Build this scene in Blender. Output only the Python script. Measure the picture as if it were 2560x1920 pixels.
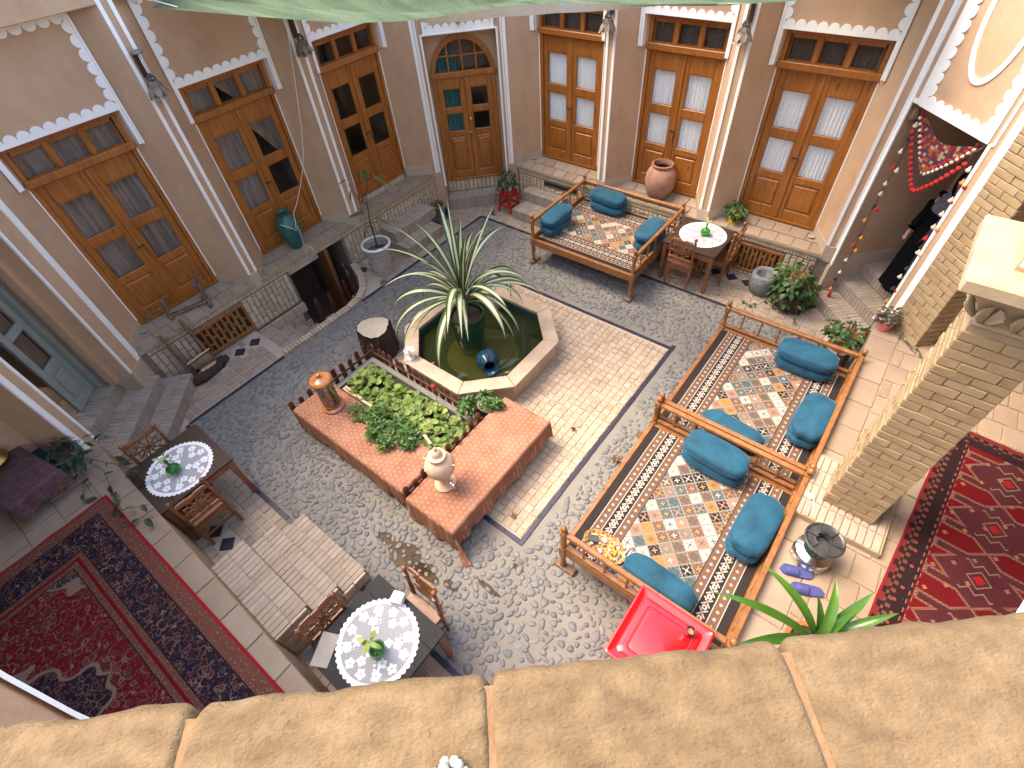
import bpy, bmesh, math, random
from mathutils import Vector as V, Matrix as Mx
PI = math.pi
rad = math.radians
R = random.Random(11)
D = bpy.data
for _o in list(D.objects): D.objects.remove(_o)
S = bpy.context.scene
COL = S.collection
# ------------------------------------------------------------------ camera, light, exposure
CAM = V((6.6034, -6.8765, 5.5))
CR = ((.78834, .611753, -.06541), (.427373, -.620991, -.657056), (-.442575, .490029, -.750999))
FPX = 1255.4
cd = D.cameras.new('camera'); cam = D.objects.new('camera', cd); COL.objects.link(cam)
m = Mx.Identity(4)
for i in range(3):
    m[i][0] = CR[0][i]; m[i][1] = -CR[1][i]; m[i][2] = -CR[2][i]; m[i][3] = CAM[i]
cam.matrix_world = m
cd.sensor_width = 36; cd.lens = FPX/2560*36; cd.clip_start = .02; cd.clip_end = 400
S.camera = cam
SUN_EL, SUN_AZ = 60, 250          # azimuth measured from +Y clockwise (towards +X)
w = D.worlds.new('World'); S.world = w; w.use_nodes = True
sk = w.node_tree.nodes.new('ShaderNodeTexSky'); sk.sky_type = 'NISHITA'; sk.sun_disc = False
sk.sun_elevation = rad(SUN_EL); sk.sun_rotation = rad(SUN_AZ)
sk.air_density = 1.0; sk.dust_density = 3.0; sk.ozone_density = .0
bgn = w.node_tree.nodes['Background']; bgn.inputs[1].default_value = .15
w.node_tree.links.new(sk.outputs[0], bgn.inputs[0])
sl = D.lights.new('sun', 'SUN'); sl.energy = .9; sl.angle = rad(35); sl.color = (1, .82, .58)
so = D.objects.new('sun', sl); COL.objects.link(so)
sd = V((math.sin(rad(SUN_AZ))*math.cos(rad(SUN_EL)), math.cos(rad(SUN_AZ))*math.cos(rad(SUN_EL)), math.sin(rad(SUN_EL))))
so.location = sd*30; so.rotation_euler = sd.to_track_quat('Z', 'Y').to_euler()
S.view_settings.view_transform = 'Standard'; S.view_settings.look = 'None'
S.view_settings.gamma = 1; S.view_settings.use_curve_mapping = False
S.view_settings.exposure = 2.45
if hasattr(S, 'cycles'):
    S.cycles.max_bounces = 8; S.cycles.diffuse_bounces = 5; S.cycles.transparent_max_bounces = 12

# ------------------------------------------------------------------ node helpers
class E:
    def __init__(s, g, k): s.g = g; s.k = k
    def op(s, o, *a):
        n = s.g.nd('Math', operation=o); s.g.put(n.inputs[0], s)
        for i, b in enumerate(a): s.g.put(n.inputs[i+1], b)
        return E(s.g, n.outputs[0])
    def __add__(s, b): return s.op('ADD', b)
    __radd__ = __add__
    def __mul__(s, b): return s.op('MULTIPLY', b)
    __rmul__ = __mul__
    def __sub__(s, b): return s.op('SUBTRACT', b)
    def __rsub__(s, b): return (s*-1)+b
    def __truediv__(s, b): return s.op('DIVIDE', b)
    def __gt__(s, b): return s.op('GREATER_THAN', b)
    def __lt__(s, b): return s.op('LESS_THAN', b)
    def fl(s): return s.op('FLOOR')
    def fr(s): return s.op('FRACT')
    def ab(s): return s.op('ABSOLUTE')
    def sin(s): return s.op('SINE')
    def sq(s): return s.op('SQRT')
    def mn(s, b): return s.op('MINIMUM', b)
    def mx(s, b): return s.op('MAXIMUM', b)
class G:
    def __init__(s, name):
        s.m = D.materials.new(name); s.m.use_nodes = True
        s.n = s.m.node_tree.nodes; s.l = s.m.node_tree.links
        s.p = s.n['Principled BSDF']; s.o = s.n['Material Output']
    def nd(s, t, **k):
        n = s.n.new('ShaderNode'+t)
        for a, b in k.items(): setattr(n, a, b)
        return n
    def put(s, sock, v):
        if isinstance(v, E): s.l.new(v.k, sock)
        elif isinstance(v, bpy.types.NodeSocket): s.l.new(v, sock)
        else:
            if isinstance(v, (tuple, list)) and len(v) == 3 and sock.type == 'RGBA': v = (*v, 1)
            sock.default_value = v
    def inp(s, k, v): s.put(s.p.inputs[k], v)
    def obj(s, st=(1, 1, 1), rnd=True):
        tc = s.nd('TexCoord'); mp = s.nd('Mapping'); s.put(mp.inputs[3], st)
        s.l.new(tc.outputs['Object'], mp.inputs[0])
        if rnd:
            oi = s.nd('ObjectInfo'); c = s.nd('CombineXYZ'); k = E(s, oi.outputs['Random'])*37.0
            for i in range(3): s.put(c.inputs[i], k)
            s.l.new(c.outputs[0], mp.inputs[1])
        return mp.outputs[0]
    def xyz(s):
        tc = s.nd('TexCoord'); q = s.nd('SeparateXYZ'); s.l.new(tc.outputs['Object'], q.inputs[0])
        return [E(s, o) for o in q.outputs]
    def rnd(s):
        oi = s.nd('ObjectInfo'); ge = s.nd('NewGeometry')
        return (E(s, oi.outputs['Random'])*7.31 + E(s, ge.outputs['Random Per Island'])).fr()
    def noise(s, vec, sc, det=4, ro=.55, out=0):
        n = s.nd('TexNoise'); s.put(n.inputs['Vector'], vec)
        n.inputs['Scale'].default_value = sc; n.inputs['Detail'].default_value = det; n.inputs['Roughness'].default_value = ro
        return E(s, n.outputs[out])
    def vor(s, vec, sc, feature='F1', rand=1, out='Distance'):
        n = s.nd('TexVoronoi', feature=feature); s.put(n.inputs['Vector'], vec); n.inputs['Scale'].default_value = sc
        n.inputs['Randomness'].default_value = rand
        return E(s, n.outputs[out])
    def wn(s, a, b):
        c = s.nd('CombineXYZ'); s.put(c.inputs[0], a); s.put(c.inputs[1], b)
        n = s.nd('TexWhiteNoise', noise_dimensions='2D'); s.l.new(c.outputs[0], n.inputs['Vector'])
        return E(s, n.outputs['Value'])
    def ramp(s, f, stops, const=False):
        n = s.nd('ValToRGB'); r = n.color_ramp
        if const: r.interpolation = 'CONSTANT'
        while len(r.elements) < len(stops): r.elements.new(.5)
        for e, (p, c) in zip(r.elements, stops): e.position = p; e.color = (*c, 1)
        s.put(n.inputs[0], f); return n.outputs[0]
    def mix(s, f, a, b, mode='MIX'):
        n = s.nd('Mix', data_type='RGBA', blend_type=mode); s.put(n.inputs[0], f); s.put(n.inputs[6], a); s.put(n.inputs[7], b)
        return n.outputs[2]
    def bump(s, h, st=.3, dist=.01):
        n = s.nd('Bump'); n.inputs['Strength'].default_value = st; n.inputs['Distance'].default_value = dist
        s.put(n.inputs['Height'], h); s.l.new(n.outputs[0], s.p.inputs['Normal'])

def spread(cols):
    k = len(cols)
    return [(i/max(1, k-1)*.5+.25, c) for i, c in enumerate(cols)]
def pm(name, cols, sc=6, ro=.8, bu=.2, bs=60, isl=0., st=(1, 1, 1), me=0, sp=.4, det=5, coat=0, dist=.006, dirt=0., sheen=0, tr=0, al=1):
    """general procedural surface: noise colour, a random step per piece, fine relief, blotches of dirt"""
    g = G(name); v = g.obj(st)
    f = g.noise(v, sc, det)
    if isl: f = f*(1-isl) + (g.rnd()*.5+.25)*isl
    c = g.ramp(f, spread(cols))
    if dirt:
        d = g.noise(g.obj(), 1.7, 6, .65)
        c = g.mix((d > .54)*dirt*.35 + (d*dirt*.5), c, (.16, .12, .085))
    g.inp('Base Color', c); g.inp('Roughness', ro); g.inp('Metallic', me); g.inp('Specular IOR Level', sp)
    if coat: g.inp('Coat Weight', coat); g.inp('Coat Roughness', .15)
    if sheen: g.inp('Sheen Weight', sheen); g.inp('Sheen Roughness', .4); g.inp('Sheen Tint', (.4, .7, 1))
    if tr: g.inp('Transmission Weight', tr)
    if al < 1: g.inp('Alpha', al)
    if bu: g.bump(g.noise(v, bs, 4), bu, dist)
    return g.m

M = {}
def plaster():
    g = G('clay_plaster'); v = g.obj(rnd=False); n = g.noise(v, 1.1, 7, .62); k = g.noise(g.obj((1, 1, .35), False), 3.5, 5, .7); f = g.noise(v, 130, 3)
    c = g.ramp(n*.6+k*.4, [(.30, (.385, .236, .138)), (.45, (.48, .305, .183)), (.60, (.53, .35, .215))])
    c = g.mix((f > .60)*.28, c, (.27, .17, .105))
    s_ = g.noise(g.obj((2.2, 2.2, .5), False), 1.6, 6, .7); c = g.mix((s_-.58).mx(0)*2.0, c, (.56, .42, .31))
    g.inp('Base Color', c); g.inp('Roughness', .97); g.inp('Specular IOR Level', .2)
    g.bump(f*.35+g.noise(v, 26, 4)*.5+g.noise(v, 7, 3)*1.6, .42, .012); return g.m
M['plaster'] = plaster()
M['plaster_in'] = pm('shaded_room_plaster', [(.16, .11, .075), (.2, .14, .1)], 3, .95, .1)  # darker than the outer plaster: interior shade put into the colour
M['gypsum'] = pm('white_gypsum', [(.82, .79, .73), (.88, .85, .79)], 5, .85, .15, 40, dirt=.05)
def wood(name, a, b, c, st=(14, 14, 1.3), ro=.42, coat=.25):
    g = G(name); v = g.obj(st); n = g.noise(v, 2.2, 6, .6)
    v2 = g.obj((1, 1, 1)); k = g.noise(v2, 2.0, 3)
    kn = g.vor(g.obj((5, 5, 2.2)), .9)
    col = g.ramp(n*.75+k*.25, [(.3, a), (.5, b), (.68, c)])
    col = g.mix((kn < .09)*.55, col, (a[0]*.4, a[1]*.35, a[2]*.35))
    col = g.mix(g.rnd()*.22, col, a)
    g.inp('Base Color', col); g.inp('Roughness', n*.25+ro-.1); g.inp('Coat Weight', coat); g.inp('Coat Roughness', .25)
    g.bump(n, .18, .003); return g.m
M['door'] = wood('orange_pine', (.19, .052, .006), (.32, .105, .013), (.42, .16, .027))
M['bedwood'] = wood('honey_pine', (.17, .062, .014), (.26, .102, .027), (.33, .152, .048), (6, 6, 6))
M['dark'] = wood('dark_walnut', (.014, .006, .004), (.034, .013, .007), (.065, .026, .012), (3, 14, 10), .6, 0)
M['charcoal'] = wood('charcoal_oak', (.006, .006, .006), (.016, .015, .014), (.036, .034, .032), (3, 26, 10), .75, 0)
M['chair'] = wood('carved_walnut', (.13, .045, .016), (.22, .08, .028), (.31, .125, .045), (10, 10, 3))
M['picket'] = wood('stained_picket', (.06, .016, .008), (.11, .032, .015), (.16, .05, .024), (10, 10, 3))
M['old'] = wood('weathered_wood', (.09, .05, .03), (.17, .105, .065), (.26, .17, .11), (8, 8, 3), .8, 0)
M['cream_wood'] = wood('bare_batten', (.5, .33, .18), (.6, .42, .25), (.68, .5, .33), (10, 10, 2), .7, 0)
M['green_wood'] = pm('grey_green_paint', [(.22, .245, .20), (.29, .315, .265), (.33, .345, .29)], 9, .7, .25, 50, st=(6, 6, 1), dirt=.12)
M['bark'] = pm('bark', [(.015, .009, .007), (.05, .03, .022), (.09, .055, .04)], 9, .95, 1, 26, st=(1, 1, .35), dist=.03)
def growth():
    g = G('sawn_end'); x, y, z = g.xyz(); r = ((x+.03)*(x+.03)+(y-.02)*(y-.02)).sq(); n = g.noise(g.obj(), 6, 5)
    f = ((r+n*.10)*110).sin()*.10+.5
    g.inp('Base Color', g.ramp(f*.6+n*.4, [(.25, (.25, .205, .16)), (.5, (.34, .29, .235)), (.75, (.41, .36, .30))])); g.inp('Roughness', .9); g.bump(f, .3); return g.m
M['sawn'] = growth()
M['glass'] = None
def glass(name, col, ro=.02, mixf=.82, rk=.75):
    g = G(name); t = g.nd('BsdfTransparent'); t.inputs[0].default_value = (*col, 1)
    gl = g.nd('BsdfGlossy'); gl.inputs[1].default_value = ro
    fr = g.nd('LayerWeight'); fr.inputs[0].default_value = .35
    mx = g.nd('MixShader'); k = E(g, fr.outputs['Fresnel'])*rk+(1-mixf)*.4
    g.put(mx.inputs[0], k); g.l.new(t.outputs[0], mx.inputs[1]); g.l.new(gl.outputs[0], mx.inputs[2]); g.l.new(mx.outputs[0], g.o.inputs[0]); return g.m
M['glass'] = glass('window_glass', (.97, .97, .96), .03, .97, .3)
M['clear'] = glass('clear_glass', (.95, .95, .93), .01, .95)
def tinted(name, c, dens=1.0):
    g = G(name); g.inp('Base Color', c); g.inp('Transmission Weight', .75); g.inp('Roughness', .05); g.inp('IOR', 1.45); g.inp('Coat Weight', .5); return g.m
M['green_glass'] = tinted('green_glass', (.03, .3, .03))
M['tea'] = tinted('tea_glass', (.25, .04, .02))
M['curtain_white'] = pm('white_curtain', [(.84, .84, .84), (.88, .88, .88)], 8, .95, .1)
M['curtain_lace'] = pm('grey_lace_curtain', [(.09, .065, .052), (.20, .16, .135), (.33, .275, .24)], 1.6, .95, .2, 90, st=(9, 9, .5))  # vertical light and dark streaks paint fold shading into the colour
M['curtain_brown'] = pm('brown_curtain', [(.075, .05, .04), (.12, .085, .065)], 12, .95, .2)
M['curtain_teal'] = pm('teal_curtain', [(.02, .09, .085), (.04, .14, .13)], 8, .95, .2)
M['tile'] = pm('stone_tile', [(.31, .21, .135), (.40, .295, .20), (.455, .35, .25), (.485, .385, .285)], 7, .75, .35, 30, isl=.5, dirt=.07)
M['tile_grey'] = pm('strip_tile', [(.26, .19, .13), (.335, .255, .185), (.39, .305, .23)], 7, .75, .3, 30, isl=.5, dirt=.1)
M['paver'] = pm('paver_stone', [(.235, .16, .105), (.29, .213, .148), (.335, .255, .187)], 3.5, .8, .3, 25, isl=.45, dirt=.07)
M['grout'] = pm('pale_grout', [(.42, .335, .25), (.47, .38, .29)], 10, .95, .3, 60, dirt=.1)
M['mortar'] = pm('cobble_mortar', [(.165, .150, .126), (.208, .19, .162), (.238, .22, .19)], 1.3, .9, .5, 90, dirt=.16)
M['pebble'] = pm('river_pebble', [(.10, .103, .107), (.135, .137, .137), (.168, .162, .152), (.205, .188, .162)], 5, .55, .25, 30, isl=.75)
M['navy'] = pm('dark_glazed_tile', [(.02, .018, .028), (.045, .038, .06)], 9, .35, .1, 30, isl=.4)
M['brick'] = pm('cream_brick', [(.40, .30, .19), (.49, .385, .26), (.55, .45, .32)], 9, .9, .4, 70, isl=.6, dirt=.05)
M['joint'] = pm('brick_joint', [(.17, .125, .085), (.24, .18, .125)], 12, .95, .5, 80)
M['joint_pale'] = pm('pale_joint', [(.31, .225, .13), (.37, .275, .17)], 12, .95, .5, 80)
M['yellow_brick'] = pm('yellow_brick', [(.25, .17, .085), (.315, .222, .118), (.36, .26, .148)], 5, .9, .6, 45, isl=.45, dirt=.05)
M['step_brick'] = pm('worn_step_brick', [(.26, .205, .15), (.335, .27, .205), (.39, .32, .25)], 7, .9, .4, 40, isl=.5, dirt=.1)
M['capstone'] = pm('pale_carved_stone', [(.32, .245, .14), (.38, .30, .18), (.42, .335, .215)], 6, .9, .5, 40)
M['ledge'] = pm('straw_clay_brick', [(.095, .056, .023), (.155, .097, .043), (.21, .138, .066)], 55, .95, 1, 420, isl=.06, det=9, dist=.0022, st=(.7, 1.2, 1))
M['ledge_joint'] = pm('ledge_joint', [(.18, .095, .043), (.24, .135, .062)], 40, .95, .8, 90)
M['marble'] = pm('fountain_marble', [(.37, .25, .155), (.46, .34, .225), (.52, .41, .30), (.42, .31, .21)], 4, .45, .1, 30, isl=.3, dirt=.08)
M['pooltile'] = pm('dark_green_pool', [(.012, .05, .045), (.025, .08, .07)], 5, .35, .1)
M['soil'] = pm('soil', [(.05, .035, .025), (.10, .075, .055)], 25, 1, .8, 40)
M['velvet'] = pm('blue_velvet', [(.004, .040, .070), (.007, .065, .112), (.012, .09, .15)], 5, .8, .6, 9, sheen=.35, dist=.03)
M['bench_cloth'] = None
M['red_lacquer'] = pm('red_lacquer', [(.42, .004, .006), (.52, .008, .010)], 3, .22, .03, 10, coat=.8)
M['red_plastic'] = pm('red_plastic', [(.40, .01, .015), (.5, .015, .02)], 3, .4, .02)
M['terracotta'] = pm('terracotta', [(.24, .115, .075), (.33, .17, .115), (.40, .22, .155)], 7, .9, .3, 50, dirt=.1)
M['clay'] = pm('pale_fired_clay', [(.56, .37, .24), (.66, .47, .33)], 6, .8, .1, 40)
M['copper'] = pm('varnished_copper_wood', [(.24, .075, .02), (.36, .13, .035), (.46, .2, .07)], 7, .22, .05, 20, st=(1, 1, 5), coat=.6)
M['steel'] = pm('chrome', [(.6, .6, .58), (.75, .74, .72)], 8, .18, .03, me=1)
M['burner'] = pm('burner_iron', [(.05, .05, .05), (.13, .13, .125)], 12, .35, .2, 60, me=.6)
M['black_iron'] = pm('black_iron', [(.02, .02, .02), (.045, .045, .045)], 12, .5, .2, 60, sp=.5)
M['brass'] = pm('aged_brass', [(.3, .19, .06), (.45, .31, .1)], 8, .35, .1, me=1)
M['pewter'] = pm('tin_petal', [(.12, .085, .06), (.27, .215, .165)], 9, .55, .15, me=.2, isl=.4)
M['teal_glaze'] = pm('teal_glaze', [(.01, .06, .055), (.02, .105, .095), (.06, .16, .13)], 6, .35, .15, 25, coat=.4)
M['green_glaze'] = pm('dark_green_glaze', [(.004, .035, .022), (.008, .06, .035)], 6, .15, .05, 25, coat=.8)
M['blue_glaze'] = pm('blue_glaze', [(.01, .05, .10), (.02, .09, .16)], 6, .15, .05, 25, coat=.8)
M['blue_pot'] = pm('slate_blue_pot', [(.045, .09, .12), (.07, .13, .17)], 7, .5, .1, 30)
M['yellow_pot'] = pm('yellow_pot', [(.62, .33, .01), (.7, .4, .02)], 5, .5, .05)
M['pink_pot'] = pm('pink_pot', [(.62, .15, .13), (.7, .21, .18)], 5, .5, .05)
M['orange_pot'] = pm('orange_pot', [(.42, .12, .03), (.5, .17, .05)], 5, .6, .1)
M['ochre_pot'] = pm('ochre_pot', [(.42, .22, .06), (.52, .29, .09)], 5, .6, .1)
M['white_ceramic'] = pm('white_ceramic', [(.75, .74, .7), (.8, .79, .76)], 5, .25, .02, coat=.4)
M['granite'] = pm('grey_granite', [(.11, .11, .11), (.18, .18, .178), (.26, .26, .25)], 22, .8, .6, 60)
M['pot_bark'] = pm('rough_pot_face', [(.20, .16, .13), (.46, .40, .35), (.62, .56, .51)], 26, .9, 1, 34, st=(1, 1, 2.4), dist=.02)
M['blue_rubber'] = pm('violet_blue_rubber', [(.045, .05, .17), (.06, .07, .22)], 6, .6, .1)
M['black_cloth'] = pm('black_cloth', [(.003, .003, .0035), (.006, .006, .007)], 6, 1, .2, sp=.05)
M['violet_cloth'] = pm('violet_grey_cloth', [(.06, .052, .075), (.13, .115, .15)], 15, .9, .3)
M['skin'] = pm('skin', [(.42, .22, .14), (.5, .28, .19)], 8, .6, .05)
M['hair'] = pm('dark_hair', [(.01, .008, .007), (.02, .015, .012)], 20, .6, .2)
M['teal_dado'] = pm('teal_dado_tile', [(.02, .075, .08), (.035, .11, .115)], 5, .35, .1, isl=.3)
M['shade_net'] = None
M['ceramic_tile'] = pm('wall_tile', [(.36, .26, .175), (.45, .34, .24), (.5, .4, .29)], 6, .6, .2, 25, isl=.5)
def leafm(name, a, b, c=None, ro=.45, stripe=None, tr=.25):
    g = G(name); n = g.noise(g.obj(), 9, 3); r = g.rnd()
    col = g.ramp(r*.6+n*.4, [(.2, a), (.55, b), (.85, c or b)])
    if stripe:
        at = g.nd('Attribute', attribute_name='cross'); k = E(g, at.outputs['Fac'])
        f2 = ((g.noise(g.obj((1, 1, 1)), 4, 2)*.14+k) > stripe[1])
        col = g.mix(f2, col, stripe[0])
    g.inp('Base Color', col); g.inp('Roughness', ro); g.inp('Specular IOR Level', .5)
    t = g.nd('BsdfTranslucent'); g.put(t.inputs[0], col); mx = g.nd('MixShader'); mx.inputs[0].default_value = tr
    g.l.new(g.p.outputs[0], mx.inputs[1]); g.l.new(t.outputs[0], mx.inputs[2]); g.l.new(mx.outputs[0], g.o.inputs[0]); g.bump(n, .2); return g.m
M['leaf'] = leafm('pothos_leaf', (.022, .065, .014), (.045, .115, .025), (.10, .17, .035))
M['ivy'] = leafm('ivy_leaf', (.014, .04, .014), (.03, .07, .022), (.06, .11, .03))
M['geranium'] = leafm('geranium_leaf', (.07, .135, .02), (.17, .25, .045), (.34, .38, .09), .6)
M['herb'] = leafm('herb_leaf', (.03, .09, .014), (.06, .15, .02), (.11, .21, .035))
M['rubber'] = leafm('rubber_leaf', (.06, .10, .04), (.09, .15, .055), (.14, .21, .07), .3)
M['blade'] = leafm('bright_blade', (.035, .10, .012), (.06, .16, .02), (.10, .22, .03), .28)
M['variegated'] = leafm('variegated_blade', (.028, .058, .018), (.045, .085, .026), (.07, .12, .03), .32, ((.52, .53, .36), .56))
M['succulent'] = leafm('grey_green_leaf', (.035, .05, .035), (.06, .08, .055), (.09, .11, .07))
M['lime'] = leafm('lime_leaf', (.22, .32, .05), (.34, .43, .09), (.42, .5, .14))
M['dry'] = leafm('dry_leaf', (.12, .055, .025), (.2, .1, .045), None, .9, None, .05)
M['stem'] = pm('stem', [(.07, .055, .03), (.12, .1, .05)], 14, .9, .2)
M['petal_red'] = pm('red_petal', [(.6, .01, .015), (.7, .03, .03)], 9, .6, .1)
M['wool_red'] = pm('red_wool', [(.4, .015, .02), (.52, .03, .03)], 20, 1, .6, 60)
M['wool_cream'] = pm('cream_wool', [(.58, .47, .32), (.68, .58, .43)], 20, 1, .6, 60)
M['wool_orange'] = pm('orange_wool', [(.5, .22, .03), (.6, .3, .05)], 20, 1, .6, 60)
M['wool_dark'] = pm('dark_wool', [(.03, .025, .035), (.06, .05, .07)], 20, 1, .6, 60)
M['cord'] = pm('white_cord', [(.66, .63, .55), (.74, .71, .64)], 10, .8, .1)
M['mat_grey'] = pm('grey_step', [(.30, .27, .23), (.38, .34, .29)], 8, .8, .2, 30)
# ------------------------------------------------------------------ printed and woven patterns
def bed_carpet():
    g = G('geometric_carpet'); x, y, z = g.xyz()
    d = .80-y.ab()
    BK = (.012, .01, .012); WH = (.43, .39, .33); BR = (.125, .068, .045)
    a = (x+y)*(.7071/.122)+.2; b = (x-y)*(.7071/.122)+.35
    ia = a.fl(); ib = b.fl(); fa = a.fr()-.5; fb = b.fr()-.5
    r = g.wn(ia, ib); r2 = g.wn(ia+31.0, ib+7.0)
    pal = [(0, WH), (.24, (.045, .085, .09)), (.42, (.36, .15, .03)), (.48, BR), (.66, BK), (.85, (.33, .15, .10)), (.94, (.16, .13, .095))]
    col = g.ramp(r, pal, True)
    pal2 = [(0, (.42, .2, .06)), (.3, WH), (.55, (.06, .1, .1)), (.8, (.45, .2, .12))]
    mc = g.ramp((r*3.7+r2*.5).fr(), pal2, True)
    mm = fa.ab().mx(fb.ab()); cr = fa.ab().mn(fb.ab()); s1 = fa.ab()+fb.ab(); df = (fa.ab()-fb.ab()).ab()
    star = (df < .055)*(mm < .27)+(s1 < .11)
    star2 = (cr < .05)*(mm < .24)
    k = (r2 > .5)
    mot = (star*k+star2*(1-k)).mn(1)
    col = g.mix(mot, col, mc)
    # jagged dark flecks round the motif
    fleck = ((s1 > .5)*(s1 < .62)*((fa*40).sin()*(fb*40).sin() > .1))
    col = g.mix(fleck*.8, col, g.mix(r < .19, (.3, .25, .2), (.2, .1, .05)))
    zz = ((fa-fb)*44).sin() > 0
    zz2 = ((fa+fb)*44).sin() > 0
    zig = g.mix((zz+zz2) > 1.5, BK, WH)
    col = g.mix(mm > .445, col, g.mix(mm > .475, g.mix(zz, BK, WH), g.mix(zz, WH, BK)))
    # long borders
    def strip(c, per, off=0.0):
        fx = (x/per+off); id_ = fx.fl(); fx = (fx.fr()-.5)*per; fy = d-c
        return fx, fy, id_
    out = col
    for c in (.135, .365):
        fx, fy, i_ = strip(c, .078)
        rr = (fx*fx+fy*fy).sq(); par = (i_*.5).fr() > .25
        lob = rr-(fx.ab()-fy.ab()).ab()*.35
        bc = g.mix(lob < .013, BR, g.mix(par, (.5, .23, .13), (.26, .27, .25)))
        bc = g.mix(rr < .007, bc, WH)
        out = g.mix((d > c-.045)*(d < c+.045), out, bc)
    fx, fy, i_ = strip(.25, .115)
    rr = (fx*fx+fy*fy).sq()
    pet = (((fx.ab()-fy.ab()).ab() < .0085)+((fx.ab()-fy.ab()*2.2).ab() < .006))*(rr > .016)*(rr < .058)
    fx2, fy2, i2 = strip(.25, .115, .5)
    r2_ = (fx2*fx2+fy2*fy2).sq()
    ring = (r2_ < .024)*(r2_ > .009)
    bb = g.mix((pet+ring).mn(1), BK, WH)
    bb = g.mix((fx.ab()+fy.ab()) < .016, bb, (.42, .2, .13))
    out = g.mix((d > .185)*(d < .315), out, bb)
    for c in (.087, .183, .317, .412):
        out = g.mix(((d-c).ab() < .0042), out, WH if c != .412 else BK)
    out = g.mix(d < .083, out, BK)
    n = g.noise(g.obj(), 90, 2)
    out = g.mix(n*.18, out, (.2, .15, .12))
    g.inp('Base Color', out); g.inp('Roughness', .95); g.inp('Specular IOR Level', .1); g.bump(n, .4, .004); return g.m
M['bed_carpet'] = bed_carpet()
def persian(hx, hy):
    g = G('red_floral_carpet'); x, y, z = g.xyz()
    ax = x.ab(); ay = y.ab(); ed = (hx-ax).mn(hy-ay)
    c = g.nd('CombineXYZ'); g.put(c.inputs[0], ax); g.put(c.inputs[1], ay); v = c.outputs[0]
    warp = g.nd('Mix', data_type='VECTOR'); warp.inputs[0].default_value = .06
    nz = g.nd('TexNoise'); nz.inputs['Scale'].default_value = 5; g.l.new(v, nz.inputs['Vector'])
    g.l.new(v, warp.inputs[4]); g.l.new(nz.outputs['Color'], warp.inputs[5]); wv = warp.outputs[1]
    RED = (.15, .004, .007); NAVY = (.012, .010, .020); CR = (.23, .15, .095); RU = (.15, .035, .022); GR = (.085, .08, .075)
    vd = g.vor(wv, 9.5); vs = g.vor(wv, 30); vs2 = g.vor(wv, 40)
    ed2 = (g.noise(wv, 11, 1)-.5).ab(); ed3 = (g.noise(wv, 17, 1)-.47).ab()
    def flor(base, a, b):
        q = g.mix((vs < .33)*(vs > .16), base, a)
        q = g.mix(vs < .12, q, b)
        q = g.mix((ed3 < .02)*.8, q, (.07, .045, .04)); q = g.mix((ed2 < .012)*.85, q, CR)
        q = g.mix((vd < .30)*(vd > .25)*.7, q, CR)
        q = g.mix(vd < .19, q, RU); q = g.mix((vd < .13)*(vd > .08), q, NAVY); q = g.mix(vd < .05, q, CR); return q
    field = flor(RED, (.09, .05, .045), GR)
    navy = flor(NAVY, RU, (.16, .10, .07))
    spand = flor((.03, .022, .03), CR, GR)
    diag = ax/hx*1.05+ay/hy+(ax*26).sin()*.035+(ay*22).sin()*.03
    col = g.mix(diag > 1.12, field, spand)
    col = g.mix(((diag-1.12).ab() < .018), col, CR)
    col = g.mix(diag < .42, col, navy)
    col = g.mix(((diag-.42).ab() < .02), col, CR)
    dots = flor(RU, (.08, .05, .045), CR)
    small = g.mix((vs2 < .3), g.mix(vs2 < .16, (.13, .045, .03), NAVY), CR)
    small = g.mix((vs2 > .26), small, (.15, .055, .035))
    col = g.mix(ed < .60, col, small)
    col = g.mix((ed < .545)*(ed > .515), col, RED)
    col = g.mix(ed < .46, col, navy)
    col = g.mix(ed < .165, col, small)
    for k in (.6, .46, .165): col = g.mix((ed-k).ab() < .006, col, (.02, .012, .012))
    col = g.mix(ed < .028, col, (.28, .01, .014))
    n = g.noise(g.obj(), 120, 2); col = g.mix(n*.25, col, (.05, .02, .018))
    g.inp('Base Color', col); g.inp('Roughness', .95); g.inp('Specular IOR Level', .1); g.bump(n, .5, .004); return g.m
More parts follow.
